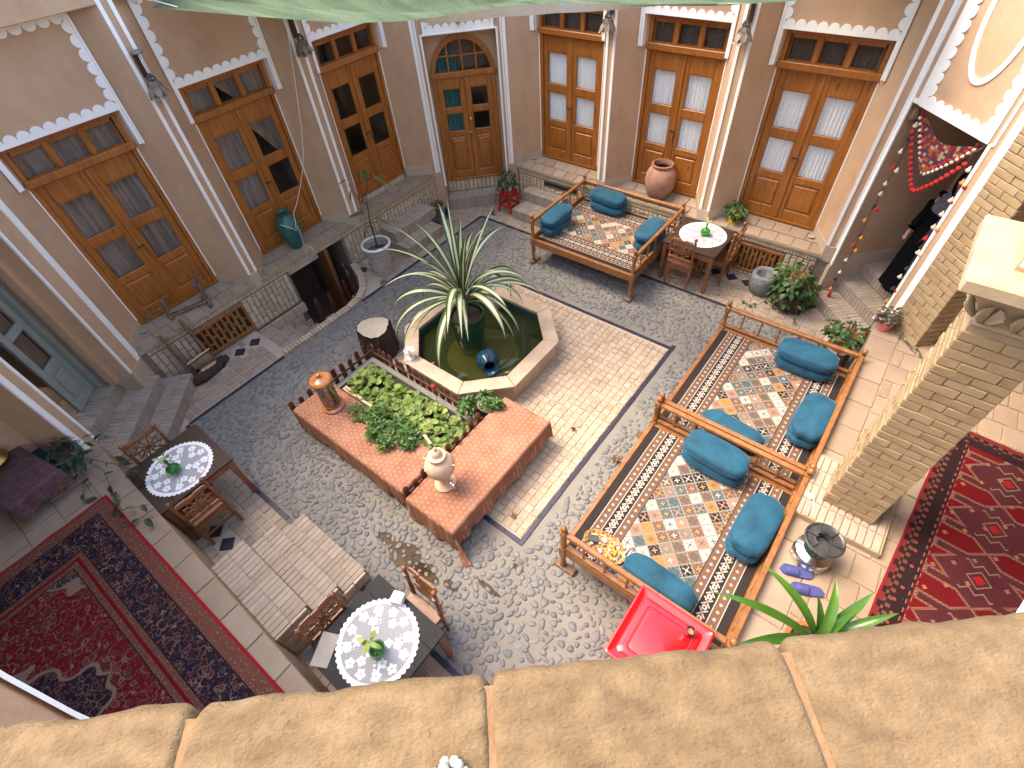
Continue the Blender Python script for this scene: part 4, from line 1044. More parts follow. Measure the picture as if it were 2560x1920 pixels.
PL = thing('brick_pilaster', 'broad flat brick pilaster next to the passage with hanging tassels', 'pilaster', (6.795, .415, .745), rad(-45))
brick_post(PL, .70, 1.16, -.03, .22, 0, 4.4, 'yX', 170)
b = MB(); b.bb(7.7, 10.1, -.12, .02, .74, 5.0); hb = b.build('hall_wall', 'plaster'); tag(hb, 'plaster end wall of the hall behind the brick pilaster', 'wall')
each('dado_tile', 'teal_dado', hb, [(7.72+.19*i, 7.905+.19*i, -.134, -.12, .745, .92) for i in range(8)])
PP = thing('brick_pillar', 'free-standing brick pillar with a carved pale stone capital', 'pillar', (7.53, -3.10, .745))
brick_post(PP, -.22, .22, -.20, .20, .10, 2.43, 'xXyY', 260)
pl_it = []; 
b = MB(); b.bb(-.40, .36, -.46, .36, 0, .085); b.build('plinth', 'joint_pale', PP)
pb = blocks('plinth_brick', 'step_brick', .06, .19, .03, .006, .003, 3)
for i in range(11):
    for j in range(4): pl_it.append((T(-.37+.068*i, -.36+.2*j, .083), R.randrange(3)))
pieces(PP, 'plinth_brick', pl_it, pb, 60, .1)
b = MB()
def sq_loft(b, pr, n=4, mi=0):
    vs = []; fs = []
    for h, z in pr: vs += [(-h, -h, z), (h, -h, z), (h, h, z), (-h, h, z)]
    for k in range(len(pr)-1): fs += [(4*k+i, 4*k+(i+1) % 4, 4*k+4+(i+1) % 4, 4*k+4+i) for i in range(4)]
    fs += [(3, 2, 1, 0), tuple(4*(len(pr)-1)+i for i in range(4))]; b.add(vs, fs, mi)
sq_loft(b, [(.20, 2.42), (.225, 2.44), (.225, 2.47), (.21, 2.49), (.235, 2.56), (.28, 2.64), (.31, 2.68), (.31, 2.70), (.335, 2.705), (.345, 2.73)])
cp = b.build('capital', 'capstone', PP)
b = MB(); b.box((0, 0, 2.78), (.82, .82, .095), ch=.012); b.build('abacus', 'capstone', PP)
# acanthus leaves: fans of curling ribs on every face
b = MB()
for f_ in range(4):
    mm = Mx.Rotation(f_*PI/2, 4, 'Z')
    for cx in (-.17, 0, .17):
        for sgn in (-1, 1):
            for k in range(6):
                a = .15+k*.26; pts = []
                for t in (0, .25, .5, .75, 1):
                    r_ = .03+.10*t; ang = PI/2-sgn*(a*t*1.0+.05)
                    x = cx+sgn*(.012+.055*t*math.sin(a*.9)); z = 2.47+.17*t*math.cos(a*.62)
                    pts.append((x, -(.225+.085*t**1.6+.02*math.sin(PI*t)), z))
                b.tube(pts, [.010, .014, .014, .011, .006], 5, 0, mm)
b.build('acanthus_leaf', 'capstone', cp, smooth=True)
def arch_wall(par, a0, a1, spring, rise, top, axis, p0, p1, mat='plaster'):
    n = 24; poly = [(a0, top), (a0, spring)]+[((a0+a1)/2-(a1-a0)/2*math.cos(PI*i/n), spring+rise*math.sin(PI*i/n)) for i in range(1, n)]+[(a1, spring), (a1, top)]
    k = len(poly); b = MB()
    P = (lambda s, d, z: (d, s, z)) if axis == 'x' else (lambda s, d, z: (s, d, z))
    vs = [P(s, p0, z) for s, z in poly]+[P(s, p1, z) for s, z in poly]; fs = []
    half = [(i, i+1) for i in range(k-1)]
    for off in (0, k):                                   # faces as quads between the intrados and the top edge
        tv = len(vs)
        vs += [P(s, p0 if off == 0 else p1, top) for s, z in poly]
        fs += [(off+i, off+i+1, tv+i+1, tv+i) for i in range(1, k-2)]
    fs += [(i, i+1, k+i+1, k+i) for i in range(k-1)]+[(k-1, 0, k, 2*k-1)]
    b.add(vs, fs); o = b.build('arch', mat, par)
    b = MB(); vs = []; 
    for s, z in poly[1:-1]:
        cx, cz = (a0+a1)/2, spring; dx, dz = s-cx, z-cz; L = math.hypot(dx, dz) or 1; q0 = -.012 if axis == 'x' else .012; vs += [P(s, p0+q0, z), P(s+dx/L*.032, p0+q0, z+dz/L*.032), P(s, p0-4*q0, z-.004)] 
    m_ = len(poly)-2; b.add(vs, [(3*i, 3*i+1, 3*i+4, 3*i+3) for i in range(m_-1)]+[(3*i, 3*i+3, 3*i+5, 3*i+2) for i in range(m_-1)]); b.build('arch_edge', 'gypsum', par)
AR = thing('arcade_wall', 'plaster arcade wall whose arches spring from the stone capital', 'wall', (0, 0, 0))
b = MB(); b.bb(7.32, 7.74, -3.29, -2.91, 3.572, 5.2); b.build('impost', 'plaster', AR)
arch_wall(AR, -2.91, -.2, 3.60, .95, 5.2, 'x', 7.34, 7.72); arch_wall(AR, -6.0, -3.29, 3.60, .76, 5.2, 'x', 7.34, 7.72)
AN = thing('arcade_wall', 'plaster arch with a white edge spanning above the floral carpet', 'wall', (0, 0, 0))
arch_wall(AN, 2.60, 5.55, 3.35, 1.61, 5.15, 'y', -7.5, -7.9)
b = MB(); b.bb(5.55, 6.2, -7.9, -7.5, .7, 5.15); b.bb(-.1, .3, -7.9, -7.5, .75, 5.0) if False else None; b.build('pier', 'plaster', AN)
arch_wall(AN, -.09, 2.60, 3.35, 1.4, 5.15, 'y', -7.5, -7.9)
# ------------------------------------------------------------------ the parapet at our feet
PA = thing('parapet', 'weathered straw-clay brick parapet closing the foot of the view', 'parapet', (6.535, -6.825, 5.1), rad(42.7))
b = MB(); b.bb(-1.3, 1.3, -.36, -.03, -1.4, -.075); b.build('parapet_wall', 'plaster', PA)
b = MB(); b.bb(-1.3, 1.3, -.36, -.008, -.075, -.003); b.build('joint_bed', 'ledge_joint', PA)
from mathutils import noise as NZ
for k in range(10):
    u0 = -1.07+.21*k; L = .2088; n1, n2 = 90, 70; vs = []; off = V((k*7.1, 3.3, 1.7))
    if not -.5 < u0 < .5: n1, n2 = 8, 8
    for j in range(n2+1):
        for i in range(n1+1):
            a = i/n1; c = j/n2; x = u0+L*a; y = -.30+.302*c
            e = min(a, 1-a)*L; ef = (1-c)*.302
            z = .0016*NZ.noise(V((x*9, y*9, 0))+off)+.0006*NZ.noise(V((x*45, y*45, 2)))+.0009*NZ.noise(V((x*170, y*170, 5)))
            z -= .006*max(0, 1-e/.006)**2+.009*max(0, 1-ef/.012)**2
            y += .0035*NZ.noise(V((x*22, 1.5, k)))*c+.0015*NZ.noise(V((x*70, 4.5, k)))*c-.006*max(0, 1-e/.010)**2*c
            vs.append((x, y, z))
    fs = [(j*(n1+1)+i, j*(n1+1)+i+1, (j+1)*(n1+1)+i+1, (j+1)*(n1+1)+i) for j in range(n2) for i in range(n1)]
    q = len(vs); vs += [(u0+L*i/n1, vs[n2*(n1+1)+i][1]-.012, -.07) for i in range(n1+1)]
    fs += [(n2*(n1+1)+i, n2*(n1+1)+i+1, q+i+1, q+i) for i in range(n1)]
    MB().add(vs, fs).build('brick', 'ledge', PA, smooth=True)
b = MB()
for k in range(90):
    x = R.uniform(-.3, .3); y = R.uniform(-.13, -.006); a = R.uniform(0, PI); l = R.uniform(.0015, .005)
    b.box((0, 0, 0), (l, .0005, .0004), 0, T(x, y, .0012+R.uniform(0, .001), rz=a, ry=R.uniform(-.2, .2)))
o = b.build('straw', 'ledge_joint', PA); o['kind'] = 'stuff'
def lump(name, label, u, w_, r, n, mat, cat):
    b = MB(); rr = random.Random(int(u*1000))
    for _ in range(n): b.ball((rr.uniform(-r, r), rr.uniform(-r, r), rr.uniform(0, r*.7)), r*rr.uniform(.35, .6), 7, 5)
    p = PA.matrix_basis @ V((u, w_, .003)); tag(b.build(name, mat, None, p, smooth=True), label, cat)
lump('stone_chip', 'pair of pale pebbles lying on the parapet brick before the floral carpet', -.278, -.041, .006, 4, 'mat_grey', 'pebble')
lump('mortar_lump', 'knobbly grey lump of dried mortar stuck to the parapet', -.048, -.055, .008, 16, 'mat_grey', 'mortar')
lump('stone_chip', 'tiny white crumbly chip on the parapet beside the mortar lump', .002, -.068, .004, 7, 'white_ceramic', 'pebble')
# ------------------------------------------------------------------ shade net slung across the court
CV = [(-.93, -3.95), (-.2, -3.83), (1.05, -3.62), (1.9, -3.45), (2.3, -3.24), (2.6, -3.0), (3.0, -2.43), (3.4, -2.18), (3.96, -2.03), (4.72, -1.75), (5.35, -1.33), (6.2, .9)]
def cvp(t):
    t = t*(len(CV)-1); i = min(int(t), len(CV)-2); f = t-i; return V((CV[i][0]*(1-f)+CV[i+1][0]*f, CV[i][1]*(1-f)+CV[i+1][1]*f, 4.3))
b = MB(); n1, n2 = 70, 14; vs = []
for i in range(n1+1):
    p0 = cvp(i/n1)
    for j in range(n2+1):
        t = j/n2; p_ = p0+V((-.5, 1.25, 0))*t*1.15
        p_.z += .10*math.sin(t*13+i*.05)*min(1, t*3)+.12*t+.05*NZ.noise(V((i*.12, j*.4, 0)))*t
        p_.x = max(p_.x, -.93)
        p_.y = min(p_.y, .93)
        vs.append(tuple(p_))
b.add(vs, [(i*(n2+1)+j, (i+1)*(n2+1)+j, (i+1)*(n2+1)+j+1, i*(n2+1)+j+1) for i in range(n1) for j in range(n2)])
sn = b.build('shade_net', 'shade_net', None, smooth=True); tag(sn, 'sagging green shade net slung above the court', 'shade net')
b = MB(); vs = []; n = 40
for i in range(n+1):
    t = i/n; p_ = cvp(.42+.42*t); h = .02+.10*math.sin(PI*min(1, t*1.15+.03))**.7*(1-.35*t)
    p_ = p_+V((.02, -.01, .012)); vs += [tuple(p_), (p_.x-.10, p_.y+.05, p_.z-h)]
b.add(vs, [(2*i, 2*i+2, 2*i+3, 2*i+1) for i in range(n)]); b.build('pale_hem', 'pale_net', sn)
b = MB(); b.tube([(-.94, -3.9, 4.36), (-.5, -3.85, 4.32)], .006, 5); b.tube([(6.1, .8, 4.32), (6.2, .95, 4.4)], .006, 5); b.build('rope', 'cord', sn)
# ------------------------------------------------------------------ daybeds
def turned(L, r=.03, k=1):
    """profile of a turned post of length L"""
    q = [(r*.75, 0), (r*.8, L*.04), (r*1.0, L*.10), (r*.62, L*.15), (r*1.05, L*.19), (r*.62, L*.23), (r*.95, L*.38), (r*1.08, L*.50), (r*.95, L*.62), (r*.62, L*.77), (r*1.05, L*.81), (r*.62, L*.85), (r*.95, L*.9), (r*.75, L)]
    return q
def finial(z, r): return [(r*.5, z), (r*.45, z+r*.3), (r*1.05, z+r*.9), (r*1.25, z+r*1.7), (r*1.05, z+r*2.5), (r*.5, z+r*3.0), (0.0005, z+r*3.1)]
def make_bed():
    W, Dp = .985, .83
    t = thing('daybed', '', 'daybed')
    for sx in (-1, 1):
        for sy in (-1, 1):
            b = MB(); x, y = sx*W, sy*Dp
            b.lathe([(.03, .05), (.034, .08), (.022, .12), (.034, .15), (.024, .18), (.033, .28), (.036, .37)], 12, 0, T(x, y))
            b.box((x, y, .44), (.075, .075, .16), 0, ch=.008)
            top = .86
            b.lathe([(.036, .52), (.024, .55), (.038, .58), (.024, .61), (.034, .68), (.026, .76), (.038, .79), (.038, .80)], 12, 0, T(x, y))
            b.box((x, y, .835), (.07, .07, .075), 0, ch=.01); b.lathe(finial(.872, .028), 12, 0, T(x, y))
            b.build('post', 'bedwood', t, smooth=.6)
            b = MB(); b.box((x, y-.035*sy, .026), (.095, .24, .05), 0, ch=.008); b.build('foot', 'old', t)
    b = MB()
    for sy in (-1, 1): b.box((0, sy*Dp, .435), (2*W-.075, .05, .13), 0, ch=.006)
    for sx in (-1, 1): b.box((sx*W, 0, .435), (.05, 2*Dp-.075, .13), 0, ch=.006)
    b.build('bed_frame', 'bedwood', t)
    b = MB(); b.box((0, 0, .47), (2*W-.052, 2*Dp-.052, .03)); b.build('deck', 'bedwood', t)
    def side(p0, p1, n, nm):
        b = MB(); L = math.hypot(p1[0]-p0[0], p1[1]-p0[1]); a = math.atan2(p1[1]-p0[1], p1[0]-p0[0]); c = ((p0[0]+p1[0])/2, (p0[1]+p1[1])/2)
        b.box((0, 0, .835), (L-.07, .055, .055), 0, T(c[0], c[1], 0, rz=a), ch=.01); b.build(nm, 'bedwood', t)
        b = MB(); b.box((0, 0, .545), (L-.07, .045, .04), 0, T(c[0], c[1], 0, rz=a), ch=.006); b.build('lower_rail', 'bedwood', t)
        for i in range(n):
            q = (i+1)/(n+1); b = MB(); b.lathe([(r_, z*.245+.565) for r_, z in ((.011, 0), (.014, .1), (.009, .2), (.017, .42), (.009, .62), (.015, .75), (.010, .9), (.013, 1))], 8)
            b.build('spindle', 'bedwood', t, (p0[0]+(p1[0]-p0[0])*q, p0[1]+(p1[1]-p0[1])*q, 0), smooth=True)
    side((-W, -Dp), (-W, Dp), 6, 'side_rail'); side((W, -Dp), (W, Dp), 6, 'side_rail'); side((-W, Dp), (W, Dp), 8, 'back_rail')
    return t
bed = make_bed()
BEDS = [((2.845, .135, 0), 0, 'honey pine daybed set against the white-curtained wall'),
        ((6.285, -2.045, 0), rad(-90), 'honey pine daybed between the potted plant and its twin bed'),
        ((6.285, -4.085, 0), rad(-90), 'honey pine daybed standing next to the red cabinet')]
CPL = ['geometric diamond-patterned carpet on the daybed by the white-curtained doors', 'geometric diamond-patterned carpet on the middle daybed, by the potted plant', 'geometric diamond-patterned carpet on the daybed next to the red cabinet']
bed['group'] = 'wooden daybeds around the court'
cm = None
for i, (p, rz, lb) in enumerate(BEDS):
    if i == 0: bed.location = p; bed.rotation_euler = (0, 0, rz); bed['label'] = lb
    else: dup(bed, p, rz, lb)
    b = MB(); n1, n2 = 40, 34
    vs = [(-.925+1.85*a/n1, -.80+1.60*c/n2, .004*NZ.noise(V((a*.3, c*.3, i*3)))+.0105) for c in range(n2+1) for a in range(n1+1)]
    b.add(vs, [(c*(n1+1)+a, c*(n1+1)+a+1, (c+1)*(n1+1)+a+1, (c+1)*(n1+1)+a) for c in range(n2) for a in range(n1)])
    o = b.build('carpet', 'bed_carpet', None, (p[0], p[1], .485), smooth=True, rz=rz); tag(o, CPL[i], 'carpet', 'carpets on the daybeds')
def cushion(L, Wd, H, seed):
    rr = random.Random(seed); b = MB(); n, k = 28, 14; vs = []
    for j in range(k+1):
        v_ = -PI/2+PI*j/k
        for i in range(n):
            u = 2*PI*i/n
            c = lambda a, e: math.copysign(abs(math.cos(a))**e, math.cos(a)); s_ = lambda a, e: math.copysign(abs(math.sin(a))**e, math.sin(a))
            x = c(v_, .5)*c(u, .48); y = c(v_, .5)*s_(u, .62); z = s_(v_, .75)
            g = 1+.03*NZ.noise(V((x*2, y*2, z*2+seed)))+(.035*math.sin(u*11+seed)*max(0, abs(x)-.6)/.4)+.05*NZ.noise(V((x*1.1+seed*3, y*1.1, seed)))
            vs.append((x*L/2*g, y*Wd/2*g, z*H/2*(g+.05*NZ.noise(V((x*1.5, y*1.5, seed))))))
    fs = [(j*n+i, j*n+(i+1) % n, (j+1)*n+(i+1) % n, (j+1)*n+i) for j in range(k) for i in range(n)]
    b.add(vs, fs); me = b.mesh('cushion', 'velvet', True); return me
CM = [cushion(.70, .36, .185, s) for s in (1, 2, 3, 4, 6, 7)]; CL_ = cushion(.72, .27, .23, 5)
def bolster(x, y, z, rz, label, me=None, rx=0, s=1.0):
    o = link('bolster', me or R.choice(CM), None, T(x, y, z, rz=rz, rx=rx, s=(s, s, 1))); tag(o, label, 'cushion', 'blue velvet bolsters on the daybeds')
for (x, y, rz, where) in ((2.02, -.20, rad(92), 'at the step side of the far daybed'), (2.50, .78, rad(-2), 'against the wall side of the far daybed'), (3.64, .22, rad(88), 'at the table side of the far daybed'),
                          (6.60, -1.27, rad(2), 'at the potted-plant end of the middle daybed'), (6.93, -2.20, rad(91), 'along the paved-terrace edge of the middle daybed'),
                          (6.27, -3.30, rad(-3), 'at the shared-rail end of the red-cabinet daybed'), (6.90, -3.85, rad(88), 'along the paved-terrace edge of the red-cabinet daybed')):
    bolster(x, y, .59, rz, 'lower blue velvet bolster of the pair '+where, R.choice(CM))
    dx = R.uniform(-.02, .02); bolster(x+dx, y+R.uniform(-.02, .02), .755, rz+R.uniform(-.05, .05), 'upper blue velvet bolster of the pair '+where, R.choice(CM))
bolster(6.26, -2.80, .61, rad(-4), 'single blue bolster behind the shared rail, on the middle daybed', CL_); bolster(6.40, -4.86, .61, rad(-2), 'long dark blue bolster half hidden by the red cabinet', CL_)

# ------------------------------------------------------------------ tables, chairs, lace and vases
def make_table(mat, legmat, h=.74, sz=.88):
    t = thing('table', '', 'table'); a = sz/2
    b = MB()
    for i in range(5): b.box((0, -a+sz/5*(i+.5), h-.014), (sz, sz/5-.0015, .028), 0, ch=.003)
    b.build('table_top', mat, t)
    b = MB(); b.box((0, -a+.05, h-.085), (sz-.1, .022, .11)); b.box((0, a-.05, h-.085), (sz-.1, .022, .11)); b.box((-a+.05, 0, h-.085), (.022, sz-.14, .11)); b.box((a-.05, 0, h-.085), (.022, sz-.14, .11)); b.build('apron', legmat, t)
    for sx in (-1, 1):
        for sy in (-1, 1):
            b = MB(); x, y = sx*(a-.05), sy*(a-.05)
            vs = [(x+i*k, y+j*k, z) for z, k in ((0.012, .024), (.55, .03), (h-.03, .036)) for i, j in ((-1, -1), (1, -1), (1, 1), (-1, 1))]
            b.add(vs, [(4*k+i, 4*k+(i+1) % 4, 4*k+4+(i+1) % 4, 4*k+4+i) for k in range(2) for i in range(4)]+[(3, 2, 1, 0), (8, 9, 10, 11)]); b.build('leg', legmat, t)
    return t
def make_chair():
    t = thing('chair', '', 'chair'); 
    b = MB(); b.box((0, 0, .44), (.42, .40, .03), 0, ch=.008); b.build('seat', 'chair', t)
    for sx in (-1, 1):
        b = MB(); b.lathe([(.018, .012), (.022, .05), (.016, .08), (.024, .2), (.026, .36), (.024, .425)], 10, 0, T(sx*.18, -.165)); b.build('leg', 'chair', t, smooth=.6)
        b = MB(); m_ = T(sx*.19, .19, 0)
        pts = [(0, .0, .012), (0, .0, .43), (0, .012, .62), (0, .035, .95)]
        b.tube(pts, [.019, .023, .021, .019], 8, 0, m_); 
        for z in (.52, .58, .88): b.lathe([(.02, -.012), (.028, 0), (.02, .012)], 10, 0, m_ @ T(0, .004+.03*(z-.5), z))
        b.lathe([(.014, 0), (.012, .01), (.024, .025), (.028, .045), (.022, .065), (.008, .075)], 10, 0, m_ @ T(0, .035, .945)); b.build('back_post', 'chair', t, smooth=.6)
    L = Mx.Translation((0, .19+.01, 0)) @ Mx.Rotation(rad(-4), 4, 'X')
    b = MB(); b.box((0, .0, .92), (.36, .028, .055), 0, L, ch=.008); b.box((-.10, .0, .953), (.12, .024, .02), 0, L, ch=.005); b.box((.10, .0, .953), (.12, .024, .02), 0, L, ch=.005); b.build('top_rail', 'chair', t)
    for z, h in ((.60, .05), (.51, .035)): b = MB(); b.box((0, 0, z), (.36, .025, h), 0, L, ch=.005); b.build('back_rail', 'chair', t)
    b = MB(); cz = .757
    for k in range(5):
        a = PI*k/5+.1; b.box((0, 0, 0), (.33 if abs(math.cos(a)) > .5 else .27, .012, .014), 0, L @ T(0, 0, cz, ry=a))
    for r_ in (.06, .115):
        for k in range(10):
            a0, a1 = 2*PI*k/10+.1, 2*PI*(k+1)/10+.1; p0 = V((r_*math.cos(a0), 0, r_*math.sin(a0))); am = (a0+a1)/2; q = r_*1.32; p1 = V((q*math.cos(am), 0, q*math.sin(am)*.95)); p2 = V((r_*math.cos(a1), 0, r_*math.sin(a1)))
            for A, B in ((p0, p1), (p1, p2)): b.tube([tuple(L @ (A+V((0, .001, cz)))), tuple(L @ (B+V((0, .001, cz))))], .007, 4)
    b.build('carved_lattice', 'chair', t)
    b = MB()
    for sy, w_ in ((-.165, .34), (.19, .34)): b.box((0, sy, .395), (w_, .02, .05), 0, ch=.004); b.box((0, sy, .20), (w_, .018, .028))
    for sx in (-1, 1): b.box((sx*.185, .01, .395), (.02, .33, .05)); b.box((sx*.185, .01, .16), (.018, .33, .026))
    for sx in (-1, 1): b.box((sx*.11, .19, .355), (.14, .016, .03), 0, T(0, 0, 0))
    b.build('stretcher', 'chair', t); return t
tb = make_table('charcoal', 'chair'); tb.location = (4.665, -6.865, 0); tag(tb, 'charcoal-topped square table below the floral carpet terrace by broad steps', 'table', 'square tables')
tb2 = make_table('dark', 'chair'); tb2.location = (1.37, -6.98, 0); tag(tb2, 'dark walnut table beside the trailing ivy, laid with lace', 'table', 'square tables')
tb3 = make_table('dark', 'chair'); tb3.location = (4.37, .50, 0); tb3.rotation_euler = (0, 0, rad(-1)); tag(tb3, 'dark wooden table between the far daybed and the stone mortar', 'table', 'square tables')
ch = make_chair(); ch['group'] = 'carved wooden chairs'
CH = [((4.69, -6.50, 0), 0, 'carved lattice chair tucked in on the cobble side of the charcoal table'), ((4.375, -7.02, 0), rad(90), 'carved lattice chair tucked in beside the broad brick steps'),
      ((1.80, -7.10, 0), rad(-90), 'carved lattice chair on the broad-steps side of the ivy table'), ((1.06, -7.06, 0), rad(90), 'carved lattice chair between the ivy and the dark walnut table'),
      ((4.30, .20, 0), PI, 'carved lattice chair with its back to the cobbles at the far table'), ((4.70, .60, 0), rad(-90), 'carved lattice chair facing the far daybed, next to the stone mortar')]
for i, (p, rz, lb) in enumerate(CH):
    if i == 0: ch.location = p; ch.rotation_euler = (0, 0, rz); ch['label'] = lb
    else: dup(ch, p, rz, lb)
b = MB(); n = 44; vs = [(0, 0, 0)]; NR = 168
for i in range(NR):
    a = 2*PI*i/NR; r_ = .285+.016*abs(math.sin(n*a/2)); vs.append((r_*math.cos(a), r_*math.sin(a), 0))
b.add(vs, [(0, i+1, (i+1) % NR+1) for i in range(NR)]); LM = b.mesh('lace_cloth', 'lace')
VA = [(4.675, -6.845, .744, 'charcoal table by the broad steps'), (1.41, -6.985, .744, 'dark table beside the ivy'), (4.39, .56, .744, 'far table by the daybed')]
lm_leaf = None
def small_leaf(name, mat, L, Wd, fold=.25, n=4, curl=.15):
    vs = []; 
    for i in range(n+1):
        t = i/n; w_ = Wd*math.sin(PI*min(1, .08+t*.92))**.8*(1-.25*t); z = -curl*L*t*t
        vs += [(-w_/2, L*t, z+fold*w_*.5), (0, L*t, z), (w_/2, L*t, z+fold*w_*.5)]
    fs = []
    for i in range(n): fs += [(3*i, 3*i+1, 3*i+4, 3*i+3), (3*i+1, 3*i+2, 3*i+5, 3*i+4)]
    return MB().add(vs, fs).mesh(name, mat, True)
SPR = [small_leaf('leaf', 'lime', .075, .045), small_leaf('leaf', 'herb', .07, .04)]
for k, (x, y, z, where) in enumerate(VA):
    o = link('lace_cloth', LM, None, T(x, y, z, rz=R.uniform(0, 1), s=(1.25, 1.25, 1))); tag(o, 'round white lace cloth on the '+where, 'tablecloth', 'round lace cloths')
    v_ = thing('vase', ['green glass bulb vase holding lime leaves on the charcoal table', 'green glass bulb vase on the dark table beside ivy', 'green glass bulb vase with a pale sprig on the far table'][k], 'vase', (x+(.06, .01, .03)[k], y+(-.04, -.05, .0)[k], z+.002), 0, 'green glass vases')
    b = MB(); b.lathe([(.03, 0), (.062, .02), (.076, .055), (.07, .09), (.04, .118), (.017, .135), (.014, .18), (.02, .205)], 20, cap=False); b.build('glass_body', 'green_glass', v_, smooth=True)
    st = MB()
    for i in range((9, 6, 5)[k]):
        a = R.uniform(0, 2*PI); e = R.uniform(.2, .9); p1 = V((.05*math.cos(a)*e, .05*math.sin(a)*e, .25+.05*R.random())); st.tube([(0, 0, .1), (0, 0, .19), tuple(p1)], .003, 4)
        link('leaf', SPR[0] if k != 1 or i % 2 else SPR[1], v_, T(*p1, rz=a-PI/2+R.uniform(-.5, .5), rx=R.uniform(-.5, .4), s=((1.1, .9, .8)[k],)*3))
    st.build('stem', 'stem', v_)
b = MB(); b.prism([(-.06, -.05), (.05, -.045), (.055, .05), (-.05, .055)], 0, .085); tag(b.build('napkin_holder', 'white_ceramic', None, (4.57, -6.48, .742), rz=.4), 'white paper napkin pack at the corner of the charcoal table', 'napkins')
b = MB(); b.prism([(-.08, -.14), (.08, -.14), (.09, .13), (-.07, .14)], 0, .004); tag(b.build('paper_sheet', 'mat_grey', None, (4.34, -7.17, .7425), rz=.5), 'pale paper sheet half under the lace of the charcoal table', 'paper')

# ------------------------------------------------------------------ the octagonal pool
def octa(h, f): return [(FC[0]+x, FC[1]+y) for x, y in ((h, -f), (h, f), (f, h), (-f, h), (-h, f), (-h, -f), (-f, -h), (f, -h))]
FT = thing('fountain_pool', 'octagonal pale stone pool holding murky green water and a big potted plant', 'pool', (0, 0, 0))
Oo, Oi, Ow = octa(1.075, .525), octa(.86, .435), octa(1.02, .50)
b = MB(); vs = [(x, y, .012) for x, y in Ow]+[(x, y, .33) for x, y in Ow]+[(x, y, .33) for x, y in Oi]+[(x, y, .012) for x, y in Oi]
b.add(vs, [(i, (i+1) % 8, 8+(i+1) % 8, 8+i) for i in range(8)]+[(16+i, 16+(i+1) % 8, 24+(i+1) % 8, 24+i) for i in range(0)]); b.build('pool_side', 'marble', FT)
for i in range(8):
    j = (i+1) % 8; P = [V((*Oo[i], 0)), V((*Oo[j], 0)), V((*Oi[j], 0)), V((*Oi[i], 0))]; c = sum(P, V())/4
    vs = [tuple(c+(p_-c)*.992+V((0, 0, z))) for z in (.331, .372) for p_ in P]+[tuple(c+(p_-c)*.978+V((0, 0, .378))) for p_ in P]
    MB().add(vs, [(3, 2, 1, 0), (8, 9, 10, 11)]+[(4*k+q, 4*k+(q+1) % 4, 4*k+4+(q+1) % 4, 4*k+4+q) for k in range(2) for q in range(4)]).build('coping_slab', 'marble', FT)
b = MB(); vs = [(x, y, .33) for x, y in Oi]+[(x, y, .02) for x, y in Oi]; b.add(vs, [(i, 8+i, 8+(i+1) % 8, (i+1) % 8) for i in range(8)])
n = 32; cc = [(FC[0]+.03+.56*math.cos(2*PI*i/n), FC[1]-.02+.56*math.sin(2*PI*i/n)) for i in range(n)]
o_ = len(b.v); b.v += [(x, y, .02) for x, y in cc]+[(x, y, -.12) for x, y in cc]; 
for i in range(n):
    a = 2*PI*(i+.5)/n; s_ = min(range(8), key=lambda k: (Oi[k][0]-FC[0]-math.cos(a)*.9)**2+(Oi[k][1]-FC[1]-math.sin(a)*.9)**2)
    b.f.append((o_+i, o_+(i+1) % n, 8+s_)); b.mi.append(0); b.f.append((o_+i, o_+n+i, o_+n+(i+1) % n, o_+(i+1) % n)); b.mi.append(0)
for k in range(8):
    am = math.atan2((Oi[k][1]+Oi[(k+1) % 8][1])/2-FC[1], (Oi[k][0]+Oi[(k+1) % 8][0])/2-FC[0]) % (2*PI); i = int(round(am*n/(2*PI))) % n; b.f.append((8+k, 8+(k+1) % 8, o_+i)); b.mi.append(0)
b.f.append(tuple(o_+n+i for i in range(n))); b.mi.append(0); b.build('basin', 'pooltile', FT)
b = MB(); b.add([(x*.999+FC[0]*.001, y*.999+FC[1]*.001, .215) for x, y in Oi], [tuple(range(8))]); wt = b.build('water', 'water', FT)
b = MB(); b.bb(FC[0]+.3, FC[0]+1.085, FC[1]-.53, FC[1]-.51, 0, .01); 
def jar(name, label, cat, loc, prof, mat, n=24, tilt=None, group=None, smooth=.7, liner=None):
    t = thing(name, label, cat, loc)
    if tilt: t.rotation_euler = tilt
    b = MB(); b.lathe(prof, n, cap=False); b.build('body', mat, t, smooth=smooth); return t
pot = jar('planter_pot', 'dark green glazed pot standing in the pool water under long striped leaves', 'pot', (2.41, -3.07, -.1), [(.13, 0), (.15, .02), (.21, .3), (.245, .6), (.25, .78), (.265, .80), (.265, .84), (.235, .84), (.23, .74)], 'green_glaze')
b = MB(); b.lathe([(.0005, .79), (.22, .79), (.232, .76)], 20, cap=False); b.build('soil', 'soil', pot)
